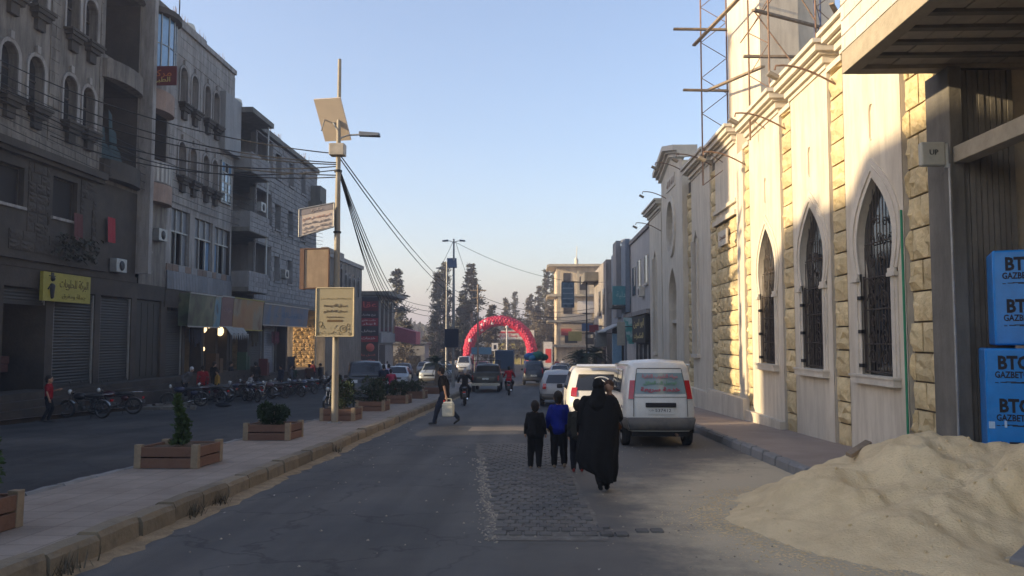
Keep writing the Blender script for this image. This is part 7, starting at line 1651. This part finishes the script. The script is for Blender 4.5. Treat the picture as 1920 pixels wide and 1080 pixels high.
# ride/park positions: x, y, rotation, what it stands beside
row = [(-14.4, 35.2, 1.3, 'tipped towards the street in front of the group of shoppers'), (-14.8, 36.8, 2.0, 'standing under the green billboard'), (-14.2, 38.2, 1.2, 'in the row under the blue and white billboard'), (-14.6, 39.6, 1.8, 'in the row before the first lit shop'), (-14.1, 41.0, 1.4, 'right in front of the man in the white shirt'), (-14.5, 42.4, 2.1, 'behind the man in the white shirt'),
       (-14.0, 44.0, 2.3, 'angled out under the orange billboard'), (-14.5, 45.6, 1.1, 'in front of the second lit shop'), (-14.0, 47.0, 2.5, 'parked nose outward below the faded blue billboard'), (-14.4, 49.0, 1.9, 'halfway along the faded blue billboard'), (-13.6, 50.4, 2.6, 'near the far end of the faded blue billboard'), (-13.2, 52.5, 2.8, 'standing out in the street before the ochre wall'), (-13.8, 54.5, 2.0, 'beside the ochre rubble wall'), (-12.2, 48.6, 2.9, 'farthest out of the parked row, left of the lamp pole'), (-13.3, 37.4, .8, 'standing one row out before the shopper in deep red'), (-13.2, 40.4, 2.4, 'one row out before the seated man in white'), (-13.0, 43.2, .9, 'one row out before the lit shops'), (-13.1, 46.0, 2.7, 'one row out below the faded blue billboard'), (-15.6, 43.6, 1.5, 'tight against the plinth by the second lit shop'), (-15.6, 38.6, 1.7, 'tight against the plinth under the blue billboard'), (-11.6, 52.0, 2.9, 'standing behind the dark four wheel drive')]
for i, (x, y, rz, lb) in enumerate(row):
    c = copy_tree(snaps[(i * 2 + 1) % 3]); c.location = (x, y, gz(y)); c.rotation_euler = (0, .08, rz); c['label'] = 'parked motorbike ' + lb
RB = [(-3.05, 35.0, .05, 'motorbike ridden away by the man in black beside the median'), (-1.48, 46.0, 0, 'motorbike ridden by the person in a red jacket behind the pickup'), (-7.9, 31.5, PI - .2, 'motorbike facing the viewer just behind the near lamp pole'), (-6.95, 38.5, .4, 'motorbike beneath the seated person in pink beside the median')]
for i, (x, y, rz, lb) in enumerate(RB): c = copy_tree(snaps[i % 3]); c.location = (x, y, gz(y)); c.rotation_euler = (-.03, 0, rz); c['label'] = lb
# ================================================================== PEOPLE
def blob(name, segs, mat, parent=None, vox=.014, fold=0.0, seed=0, smooth=3):
    """tapered limbs merged into one continuous skin"""
    k = MB()
    for s_ in segs:
        if len(s_) == 3: k.ball(s_[0], 1, 12, 0, s_[1])
        else: k.caps(s_[0], s_[1], s_[2], s_[3], 12)
    o = k.build('tmp', mat, None)
    r = o.modifiers.new('r', 'REMESH'); r.mode = 'VOXEL'; r.voxel_size = vox; r.use_smooth_shade = True
    m = o.modifiers.new('s', 'SMOOTH'); m.factor = .5; m.iterations = smooth
    bpy.context.view_layer.update()
    me = bpy.data.meshes.new_from_object(o.evaluated_get(bpy.context.evaluated_depsgraph_get())); bpy.data.objects.remove(o)
    me.name = name; me.materials.clear(); me.materials.append(mat)
    if fold:
        nm = [v.normal.copy() for v in me.vertices]
        for v, n_ in zip(me.vertices, nm):
            q = v.co; v.co = q + n_ * fold * (noise.noise(Vector((q.x * 9, q.y * 9, q.z * 3 + seed))) + .5 * noise.noise(Vector((q.x * 20 + q.z * 8, q.y * 20, q.z * 9 + seed))))
    for p in me.polygons: p.use_smooth = True
    return obj(name, me, parent)
V = Vector
def person(lab, X, Y, h, rz, top, trousers, joints=None, sleeves='long', vox=.014, hair=M['hair'], headcover=None, group=None, shoes=None, fat=1.0, z=None, hands=True, child=False, skirt=None, cat='person'):
    root = thing('person', lab, cat, (X, Y, gz(Y) if z is None else z), rz, group); s = h / 1.70; hs = s * (1.27 if child else 1)
    J = dict(pel=V((0, 0, .93)), chest=V((0, .01, 1.27)), neck=V((0, 0, 1.44)), head=V((0, .015, 1.585)),
             shL=V((-.185, 0, 1.385)), elL=V((-.23, -.02, 1.12)), wrL=V((-.235, .06, .88)), shR=V((.185, 0, 1.385)), elR=V((.23, -.02, 1.12)), wrR=V((.235, .06, .88)),
             hiL=V((-.09, 0, .90)), knL=V((-.10, .03, .49)), anL=V((-.10, 0, .085)), hiR=V((.09, 0, .90)), knR=V((.10, .03, .49)), anR=V((.10, 0, .085)), hl=V((0, 0, -1)), hr=V((0, 0, -1)))
    if joints:
        for a, b in joints.items(): J[a] = V(b)
    if child:
        for a_ in ('shL', 'shR', 'elL', 'elR', 'wrL', 'wrR'): J[a_] = V((J[a_].x * .88, J[a_].y, J[a_].z - .02))
        J['head'] = J['head'] + V((0, 0, -.015))
    K = {a: b * s for a, b in J.items() if a not in ('hl', 'hr')}
    def tt_(a): return V((0, 1, 0))
    seg = [(K['pel'], K['chest'], .115 * s * fat, .13 * s * fat), (K['hiL'], K['hiR'], .10 * s * fat, .10 * s * fat), (K['shL'] * .9 + K['chest'] * .1, K['shR'] * .9 + K['chest'] * .1, .062 * s, .062 * s), (K['chest'], K['neck'], .10 * s, .055 * s), (K['neck'], K['head'] - V((0, 0, .05)) * s, .052 * s, .055 * s),
           (K['head'] + V((0, -.008, .02)) * s, (.078 * hs, .097 * hs, .108 * hs), 0), (K['head'] + V((0, .03, -.055)) * hs, (.052 * hs, .06 * hs, .05 * hs), 0), (K['head'] + V((0, .098, -.012)) * hs, (.014 * hs, .02 * hs, .022 * hs), 0)]
    for sg in (-1, 1): seg.append((K['head'] + V((sg * .078, 0, -.005)) * hs, (.012 * hs, .018 * hs, .03 * hs), 0))
    for q, sg in (('L', -1), ('R', 1)):
        seg += [(K['sh' + q], K['el' + q], .05 * s, .038 * s), (K['el' + q], K['wr' + q], .038 * s, .026 * s), (K['hi' + q], K['kn' + q], .085 * s * fat, .055 * s), (K['kn' + q], K['an' + q], .053 * s, .036 * s)]
        d = (K['wr' + q] - K['el' + q]).normalized(); side = V((0, 1, 0)) if abs(d.y) < .8 else V((0, 0, -1)); side = (side - d * side.dot(d)).normalized(); nn = d.cross(side)
        pc = K['wr' + q] + d * .045 * s; seg.append((K['wr' + q], pc + d * .03 * s, .027 * s, .030 * s)); seg.append((pc - side * .022 * s, pc + side * .022 * s + d * .01 * s, .022 * s, .022 * s))
        if hands:
            for i, ln in enumerate((.062, .074, .070, .055)):
                b0 = pc + d * .035 * s + side * (.030 - i * .020) * s; m_ = b0 + d * ln * .55 * s - nn * sg * .012 * s; e_ = m_ + (d * .75 - nn * sg * .6).normalized() * ln * .5 * s; r_ = max(.0085 * s, vox * .62)
                seg += [(b0, m_, r_, r_ * .95), (m_, e_, r_ * .95, r_ * .85)]
            t0 = pc - d * .02 * s + side * .02 * s; t1 = t0 + (side + d * .6).normalized() * .045 * s; seg += [(t0, t1, .011 * s, .010 * s), (t1, t1 + (d + side * .2).normalized() * .028 * s, .010 * s, .009 * s)]
    body = blob('body', seg, M['skin'], root, vox if hands else vox * 1.3)
    ft = J.get('toeL'), J.get('toeR')
    for q in 'LR':
        toe = K['toe' + q] if ('toe' + q) in K else K['an' + q] + V((0, .16, -.055)) * s
        k = [(K['an' + q] + V((0, -.03, -.045)) * s, toe, .038 * s, .034 * s), (K['an' + q] + V((0, -.03, -.01)) * s, K['an' + q] + V((0, -.02, -.045)) * s, .042 * s, .04 * s)]
        blob('shoe', k, shoes or M['black_plastic'], root, vox)
    tr = [(K['hiL'], K['hiR'], .118 * s * fat, .118 * s * fat), (K['pel'], K['pel'] + V((0, 0, .08)) * s, .13 * s * fat, .12 * s * fat)]
    for q in 'LR': tr += [(K['hi' + q], K['kn' + q], .103 * s * fat, .074 * s * fat), (K['kn' + q], K['an' + q] + V((0, 0, .02)) * s, .074 * s * fat, .058 * s * fat)]
    blob('trousers', tr, trousers, root, vox, .022 * s, 3)
    sh = [(K['pel'] + V((0, 0, -.01)) * s, K['chest'], .142 * s * fat, .152 * s * fat), (K['shL'] * .88 + K['chest'] * .12, K['shR'] * .88 + K['chest'] * .12, .082 * s, .082 * s), (K['chest'], K['neck'] + V((0, 0, -.04)) * s, .125 * s, .07 * s), (K['pel'] + V((-.05, 0, -.02)) * s, K['pel'] + V((.05, 0, -.02)) * s, .135 * s * fat, .135 * s * fat)]
    for q in 'LR':
        if sleeves == 'long': sh += [(K['sh' + q], K['el' + q], .071 * s, .058 * s), (K['el' + q], K['wr' + q], .058 * s, .044 * s)]
        else: sh += [(K['sh' + q], K['sh' + q].lerp(K['el' + q], .7), .072 * s, .064 * s)]
    blob('shirt', sh, top, root, vox, .024 * s, 8)
    if headcover != 'none':
        hc = [(K['head'] + V((0, -.018, .035)) * hs, (.088 * hs, .104 * hs, .108 * hs), 0), (K['head'] + V((0, -.05, -.02)) * hs, (.074 * hs, .06 * hs, .08 * hs), 0)]
        blob('hair' if headcover is None else 'cap', hc, hair if headcover is None else headcover, root, vox, .006, 5)
    k = MB()
    for sg in (-1, 1): k.ball(K['head'] + V((sg * .032, .088, .012)) * hs, .011 * hs, 8)
    k.build('eyes', M['ink'], root)
    return root, K, s
def cl(name, c, v=.2): return pm(name, c, rough=.9, scale=7, var=v, bump=.35, bscale=60, dist=.006, spec=.12)
blk = cl('black_cloth', (.014, .0135, .014)); blu_ = cl('blue_cloth', (.012, .02, .17)); jean = cl('denim', (.022, .032, .055)); dkb = cl('charcoal_cloth', (.013, .014, .018)); redc = cl('red_cloth', (.24, .012, .018)); olive = cl('dark_olive', (.028, .028, .024)); whc = cl('white_cloth_shirt', (.42, .41, .42)); grc = cl('grey_cloth', (.10, .10, .11)); shoe_b = mk_plain('tan_shoe', (.22, .16, .11)); brw = cl('brown_cloth', (.09, .045, .03)); pinkc = cl('pink_cloth', (.34, .04, .08)); yelc = cl('yellow_cloth', (.35, .2, .03))

# --- woman in black, walking away, a small child against her right shoulder
wx, wy = .92, 11.75
wn_, K, s = person('woman in a long black abaya walking away, carrying a small child on her right shoulder', wx, wy, 1.60, -.08, blk, blk, dict(
    elR=(.30, .03, 1.14), wrR=(.17, .22, 1.22), elL=(-.27, .03, 1.10), wrL=(-.30, .16, .90), knR=(.12, .09, .49), anR=(.12, .0, .10), toeR=(.14, .13, .04), knL=(-.02, -.02, .50), anL=(.02, -.20, .14), toeL=(.03, -.09, .05), hr=(0, 0, 0)), shoes=blk, fat=1.15, headcover=blk)
def skirt_mesh():
    k = MB(); rows = []; n = 56
    prof = [(1.46, .10, .10, 0, 0), (1.42, .17, .12, .01, 0), (1.38, .235, .15, .02, 0), (1.28, .285, .185, .02, 0), (1.14, .305, .205, .02, 0), (1.0, .30, .22, .01, 0), (.86, .30, .23, 0, 0), (.72, .31, .24, -.015, -.01), (.58, .315, .245, -.03, -.02), (.46, .31, .245, -.03, -.03), (.36, .285, .24, -.01, -.04), (.27, .235, .225, .025, -.05), (.20, .185, .20, .06, -.05), (.15, .155, .18, .09, -.05)]
    for j, (z, rx, ry, cx, cy) in enumerate(prof):
        row = []; lo = max(0, (1.1 - z)); 
        for i in range(n):
            a = 2 * PI * i / n; f = 1 + .14 * lo * math.sin(a * 7 + 1.5 * math.sin(z * 4)) + .06 * noise.noise(V((math.cos(a) * 2, math.sin(a) * 2, z * 3)))
            droop = -.10 * max(0, lo - .35) * math.cos(a + .3) * 0 + (.16 * max(0, -math.cos(a)) if j >= 10 else 0)
            row.append(V((cx + rx * f * math.cos(a), cy + ry * f * math.sin(a), z + droop * (j - 9) * .22)) * s)
        rows.append(row)
    k.grid(rows, 0, True, True); return k
skirt_mesh().build('abaya', blk, wn_)
blob('headscarf', [(K['head'] + V((0, -.02, .02)) * s, (.105 * s, .122 * s, .128 * s), 0), (K['head'] + V((0, -.05, -.08)) * s, K['neck'] + V((0, -.05, -.10)) * s, .10 * s, .17 * s), (V((-.2, -.02, 1.37)) * s, V((.2, -.02, 1.37)) * s, .085 * s, .085 * s), (V((-.22, -.02, 1.3)) * s, V((-.25, 0, 1.05)) * s, .10 * s, .075 * s), (V((-.25, 0, 1.08)) * s, V((-.29, .14, .93)) * s, .08 * s, .055 * s),
    (V((.22, -.02, 1.32)) * s, V((.30, .02, 1.13)) * s, .10 * s, .085 * s), (V((.30, .02, 1.13)) * s, V((.2, .18, 1.2)) * s, .085 * s, .06 * s)], blk, wn_, .014, .026, 2)
ch = thing('toddler', 'small child in brown with its head on the right shoulder of the woman in black', 'child', (wx + .17, wy + .13, gz(wy) + 1.02), -.3)
blob('body', [((0, .02, .0), (0, .02, .26), .085, .09), ((0, .02, .28), (.0, .0, .40), .05, .04), ((.0, -.01, .475), (.072, .08, .086), 0), ((-.07, .02, .26), (-.12, -.05, .2), .034, .026), ((.07, .02, .26), (.10, -.05, .18), .034, .026), ((-.05, .0, 0), (-.1, .06, -.12), .05, .04), ((.05, 0, 0), (.13, .05, -.12), .05, .04), ((-.12, -.05, .2), (-.10, -.1, .24), .018, .014), ((.10, -.05, .18), (.08, -.1, .22), .018, .014)], M['skin'], ch, .010)
blob('jacket', [((0, .02, .0), (0, .02, .27), .10, .105), ((-.07, .02, .27), (-.12, -.04, .2), .052, .042), ((.07, .02, .27), (.11, -.04, .18), .052, .042), ((-.05, 0, 0), (-.1, .06, -.12), .062, .05), ((.05, 0, 0), (.13, .05, -.12), .062, .05)], brw, ch, .011, .008)
blob('hair', [((.0, .0, .495), (.079, .084, .08), 0)], pm('brown_hair', (.055, .028, .016), rough=.8, scale=30, var=.3, bump=.5, bscale=90), ch, .010, .004)

# --- three children
person('small boy all in black, leftmost of the three children walking away', 0.0, 14.1, 1.16, .05, blk, blk, dict(knL=(-.11, .05, .49), anL=(-.12, .0, .085), elL=(-.27, .0, 1.14), wrL=(-.28, .05, .93), elR=(.27, -.03, 1.13), wrR=(.30, .0, .92)), child=True, vox=.011, shoes=shoe_b, fat=1.32)
person('boy in a bright blue sweater, middle one of the three children', .41, 14.2, 1.32, -.02, blu_, blk, dict(knR=(.11, .06, .49), anR=(.13, .08, .10), elL=(-.28, .02, 1.13), wrL=(-.27, .1, .93), elR=(.27, .0, 1.13), wrR=(.26, .05, .90)), child=True, vox=.012, shoes=shoe_b, fat=1.26)
person('child in dark olive clothes half hidden beside the woman in black', .72, 13.75, 1.20, 0, olive, dkb, dict(knL=(-.1, .06, .49), anL=(-.1, -.06, .09), wrR=(.35, -.05, .95), elR=(.28, 0, 1.15)), child=True, vox=.012, shoes=mk_plain('red_shoe', (.22, .03, .03)), fat=1.28)

# --- man crossing with jerrycan
mx_, my_ = -2.72, 24.0
person('man in a black T-shirt and jeans striding across the road with a white jerrycan', mx_, my_, 1.72, PI / 2 - .1, blk, jean, dict(
    pel=(0, -.02, .90), chest=(0, .03, 1.25), neck=(0, .06, 1.42), head=(0, .10, 1.56), shL=(-.18, .04, 1.37), shR=(.18, .03, 1.37),
    hiL=(-.09, -.02, .88), hiR=(.09, -.02, .88), knL=(-.09, .17, .50), anL=(-.08, .26, .095), toeL=(-.08, .42, .04), knR=(.08, -.12, .50), anR=(.07, -.40, .19), toeR=(.07, -.30, .04),
    elR=(.25, -.09, 1.10), wrR=(.26, .02, .86), elL=(-.25, -.06, 1.1), wrL=(-.27, -.12, .85)), sleeves='short', vox=.013, fat=1.12)
jc = thing('jerrycan', 'white plastic jerrycan carried low by the man crossing the road', 'jerrycan', (mx_ + .16, my_ - .30, gz(my_) + .27), PI / 2 + 1.45)
jm = pm('milky_plastic', (.60, .58, .47), rough=.5, scale=4, var=.06, bump=.02)
k = MB(); k.box(-.17, .17, -.11, .11, 0, .38); k.hexa([(-.17, -.11, .381), (.17, -.11, .381), (.17, .11, .381), (-.17, .11, .381), (-.13, -.05, .44), (.10, -.05, .44), (.10, .05, .44), (-.13, .05, .44)]); bevel(k.build('can', jm, jc), .035, 3)
k = MB(); k.tube([(-.10, 0, .42), (-.09, 0, .52), (.05, 0, .52), (.06, 0, .42)], .016, 6); k.build('handle', jm, jc); k = MB(); k.lathe((.11, 0, .42), [(.035, 0), (.035, .06), (.001, .06)], 'z', 10); k.build('screw_cap', mk_plain('red_cap', (.4, .03, .03)), jc)

# --- riders
ride = dict(pel=(0, -.15, .93), chest=(0, -.02, 1.25), neck=(0, .04, 1.42), head=(0, .08, 1.56), shL=(-.18, .0, 1.36), shR=(.18, 0, 1.36), elL=(-.28, .16, 1.18), wrL=(-.32, .38, 1.08), elR=(.28, .16, 1.18), wrR=(.32, .38, 1.08), hiL=(-.10, -.13, .90), hiR=(.10, -.13, .90), knL=(-.20, .25, .78), anL=(-.16, .05, .40), toeL=(-.16, .2, .36), knR=(.20, .25, .78), anR=(.16, .05, .40), toeR=(.16, .2, .36))
def rider(lab, i, h, top, tr, hc=None):
    x, y, rz, _ = RB[i]; return person(lab, x + .12 * math.sin(rz), y - .12 * math.cos(rz), h, rz, top, tr, ride, vox=.02, headcover=hc, hands=False, z=gz(y) - .06)
rider('motorbike rider in black with a pale cap riding away beside the median', 0, 1.66, blk, dkb, mk_plain('pale_cap', (.4, .4, .42)))
rider('motorbike rider in a bright red jacket behind the pickup', 1, 1.72, cl('bright_red', (.42, .012, .02)), dkb)
rider('rider with a dark red cap facing the viewer behind the lamp pole', 2, 1.68, dkb, grc, mk_plain('red_cap2', (.28, .05, .06)))
rider('person in pink seated sideways on a motorbike beside the median', 3, 1.62, pinkc, jean)
# --- bystanders
sit = dict(pel=(0, -.1, .55), chest=(0, 0, .88), neck=(0, .05, 1.05), head=(0, .08, 1.19), shL=(-.18, 0, 1.0), shR=(.18, 0, 1.0), elL=(-.24, .1, .78), wrL=(-.18, .3, .66), elR=(.24, .1, .78), wrR=(.18, .3, .66), hiL=(-.1, -.08, .52), hiR=(.1, -.08, .52), knL=(-.14, .33, .52), anL=(-.13, .3, .085), knR=(.14, .33, .52), anR=(.13, .3, .085))
person('boy in a red shirt and dark trousers walking by the parked motorbikes at far left', -15.05, 24.5, 1.42, -1.2, redc, dkb, dict(elL=(-.28, .08, 1.15), wrL=(-.2, .28, 1.2), knL=(-.1, .12, .5), anR=(.1, -.15, .1)), sleeves='short', vox=.014, child=True)
for (lb, x, y, h, rz, a, b, j, hc) in (
    ('shopper in a deep red top standing under the green billboard', -15.3, 36.6, 1.68, .6, redc, dkb, None, None),
    ('shopper in a yellow vest beside the one in deep red', -15.0, 37.6, 1.5, 2.0, yelc, dkb, None, None),
    ('person in grey bending with a white headcloth by the dark shop', -15.6, 35.4, 1.62, -1.6, grc, dkb, dict(chest=(0, .18, 1.2), neck=(0, .28, 1.34), head=(0, .34, 1.46), shL=(-.18, .2, 1.3), shR=(.18, .2, 1.3)), mk_plain('white_headcloth', (.5, .5, .52))),
    ('man in a white shirt sitting among the motorbikes', -14.9, 41.7, 1.7, -1.0, whc, dkb, sit, None),
    ('man in dark clothes standing in the first lit shop door', -16.4, 42.9, 1.74, -1.5, dkb, dkb, None, None),
    ('man in charcoal beside the second lit shop door', -16.2, 46.3, 1.7, 1.2, dkb, jean, None, None),
    ('man in brown talking at the end of the motorbike row', -14.6, 51.6, 1.72, .3, brw, dkb, None, None),
    ('man in black leaning near the ochre wall', -14.4, 53.5, 1.74, 1.9, dkb, dkb, None, None),
    ('man in black standing under the orange billboard', -15.8, 45.0, 1.73, .4, blk, dkb, None, None),
    ('man in a dark blue shirt leaning on a motorbike by the lit shops', -13.9, 43.6, 1.70, 2.4, jean, dkb, None, None),
    ('man in grey between two motorbikes under the faded blue billboard', -14.7, 48.0, 1.72, -1.2, grc, dkb, None, None),
    ('youth in dark green near the end of the faded blue billboard', -15.2, 50.3, 1.64, 1.1, cl('dark_green', (.02, .04, .025)), dkb, None, None),
    ('man in black by the dark shop entrance', -15.9, 39.4, 1.74, -.6, blk, dkb, None, None),
    ('man in a maroon sweater in front of the ochre wall', -15.9, 57.0, 1.72, -.4, cl('maroon', (.09, .012, .02)), dkb, None, None),
    ('man in pale blue beyond the cream parked car', -9.9, 104, 1.72, 0, cl('pale_blue', (.2, .27, .36)), dkb, None, None),
    ('person in white walking under the left leg of the arch', -10.6, 107, 1.7, 0, whc, dkb, None, None),
    ('man in a pale lilac shirt behind the dark four wheel drive', -8.7, 47.6, 1.75, 1.0, cl('lilac', (.36, .32, .44)), jean, None, None),
    ('man in denim standing between the parked cars and the median', -7.6, 40.2, 1.74, .2, jean, cl('light_denim', (.06, .10, .15)), None, None),
    ('person in purple on the left pavement by the red signs', -13.3, 72, 1.7, .2, cl('purple', (.12, .04, .10)), dkb, None, None),
    ('man in a grey shirt on the left pavement beyond the estate car', -12.2, 61, 1.72, 2.9, grc, dkb, None, None),
    ('pedestrian in black on the right pavement by the dark palms', 5.0, 57, 1.72, 0, dkb, dkb, None, None),
    ('pedestrian in white on the right pavement under the hoarding', 4.0, 70, 1.72, 0, whc, dkb, None, None),
    ('tall pedestrian in dark grey farther along the right pavement', 3.9, 80, 1.78, 0, grc, dkb, None, None),
    ('pedestrian in red near the feather banner', 2.6, 96, 1.7, 0, redc, dkb, None, None),
    ('pedestrian in cream beneath the sunlit building', 3.6, 104, 1.7, 0, whc, brw, None, None),
    ('pedestrian in blue crossing in front of the gate', -1.3, 106, 1.7, 1.5, blu_, dkb, None, None)):
    person(lb, x, y, h, rz, a, b, j, vox=.022, hands=False, headcover=hc, z=(gz(y) + .14) if (x < -15.5 or x > 4.4) else None)

# goods set out before the shops
for i, (y, x, c_, lb) in enumerate(((39.9, -16.2, (.10, .05, .02), 'stack of brown crates on the plinth beside the first lit shop'), (44.3, -16.3, (.03, .07, .04), 'stack of dark green crates between the two lit shops'), (47.2, -16.1, (.10, .02, .02), 'stack of dull red crates under the orange billboard end'), (52.9, -16.2, (.05, .05, .06), 'stack of grey crates near the open corner'))):
    t_ = thing('crate_stack', lb, 'crates', (x, y, .10 if y < 46 else -.34), .1 * i)
    for q in range(4):
        for r_ in range(2 if q < 3 else 1):
            k = MB(); a, b = -.25 + r_ * .0, .25; o_ = r_ * .55; k.box(a, b, o_ - .2, o_ + .2, .0, .02)
            for (p, q2, r2, s2) in ((a, b, o_ - .2, o_ - .18), (a, b, o_ + .18, o_ + .2), (a, a + .02, o_ - .18, o_ + .18), (b - .02, b, o_ - .18, o_ + .18)): k.box(p, q2, r2, s2, .02, .24)
            k.build('crate', mk_plain('crate%d' % i, c_) if q == 0 and r_ == 0 else bpy.data.materials['crate%d' % i], t_, loc=(0, 0, q * .25))
for i, (u, lb) in enumerate(((38.6, 'dark garments hung in a row under the green billboard'), (50.9, 'coloured scarves hung under the faded blue billboard'), (46.9, 'bunch of bags hung beside the second lit shop'))):
    k = MB(); rr = random.Random(60 + i)
    for q in range(7): x0 = u + q * .22; h_ = rr.uniform(.5, .95); k.grid([[FL.p(x0 + .18 * t_ / 3, 2.3 - h_ * s_ / 2, .12 + .05 * math.sin(t_ * 2 + q) + .05 * s_ * .3) for t_ in range(4)] for s_ in range(3)], 0, True)
    k.build('hung_goods', mk_plain('hung%d' % i, [(.02, .02, .03), (.12, .03, .04), (.06, .045, .02)][i], var=.7, scale=3), None, label=lb, cat='goods', kind='stuff')
# ================================================================== SMALL DETAILS
k = MB(); rr = random.Random(31)
for i in range(160):
    y = rr.uniform(6, 60); x = rr.choice([rr.uniform(-4.0, -3.4), rr.uniform(-3.9, 4), rr.uniform(-6.1, -4.6), rr.uniform(-15, -12)]); z = gz(y) + (.21 if -6.2 < x < -4.3 else .004); s_ = rr.uniform(.012, .05); a = rr.uniform(0, 6)
    k.face([(x, y, z), (x + s_ * math.cos(a), y + s_ * math.sin(a), z + .01), (x + s_ * math.cos(a + .9), y + s_ * math.sin(a + .9), z + .004)])
k.build('litter', mk_plain('paper_scrap', (.42, .38, .32), var=.5), None, label='small scraps of paper and dry leaves scattered over road and median', kind='stuff')
k = MB(); rr = random.Random(32)
for i in range(90):
    x, y = rr.gauss(-15.0, .5), rr.uniform(31, 34.5); s_ = rr.uniform(.04, .2); k.obox((x, y, gz(y) + s_ * .35), (s_, s_ * rr.uniform(.6, 1.2), s_ * .8), (rr.uniform(-.5, .5), rr.uniform(-.5, .5), rr.uniform(0, 3)))
k.build('rubble', M['conc'], None, label='low pile of broken concrete rubble by the left kerb', kind='stuff')
bg_ = MB(); bg_.ball((0, 0, .1), .3, 10, 0, (1.2, .7, .35)); bg_.build('plastic_bag', M['ink'], None, label='black plastic bag lying on the left carriageway', cat='bag', loc=(-12.9, 33.0, gz(33)))
bevel((lambda m: (m.obox((0, 0, .06), (1.6, .6, .12), (0, 0, .2)), m.build('concrete_slab', M['conc'], None, label='flat grey concrete slab at the edge of the left carriageway', cat='slab', loc=(-14.6, 31.3, gz(31.3))))[1])(MB()), .01)
def weeds(x, y, z, n, hh, lab, seed):
    k = MB(); rr = random.Random(seed)
    for i in range(n):
        a = rr.uniform(0, 6.28); L_ = hh * rr.uniform(.4, 1); p = V((x + rr.gauss(0, .06), y + rr.gauss(0, .1), z)); d = V((math.cos(a) * .6, math.sin(a) * .6, 1)) * L_; sd_ = V((-math.sin(a), math.cos(a), 0)) * .008
        k.face([p - sd_, p + sd_, p + d]); 
    k.build('weeds', LG[3], None, label=lab, kind='stuff')
for i, (y, lb) in enumerate(((7.0, 'dry weeds in a joint of the median kerb close to the viewer'), (9.6, 'tuft of dry weeds in the median kerb beside the conifer planter'), (10.4, 'second tuft of dry weeds in the median kerb'), (16.5, 'faint dry weeds at the kerb by the lamp pole'))): weeds(-4.09, y, gz(y) + .02, 60, .2, lb, i)

# ---- air: dusty evening haze
HAZE = 0.0021
hz_ = bpy.data.materials.new('haze'); hz_.use_nodes = True; t = hz_.node_tree; t.nodes.remove(t.nodes['Principled BSDF'])
pv_ = t.nodes.new('ShaderNodeVolumePrincipled'); pv_.inputs['Density'].default_value = HAZE; pv_.inputs['Color'].default_value = (.93, .88, .93, 1); pv_.inputs['Anisotropy'].default_value = .3
t.links.new(pv_.outputs[0], t.nodes['Material Output'].inputs['Volume'])
k = MB(); k.box(-950, 950, -90, 2600, -25, 45); hb2_ = k.build('haze', hz_, None, kind='stuff', label='thin dusty evening haze filling the street')
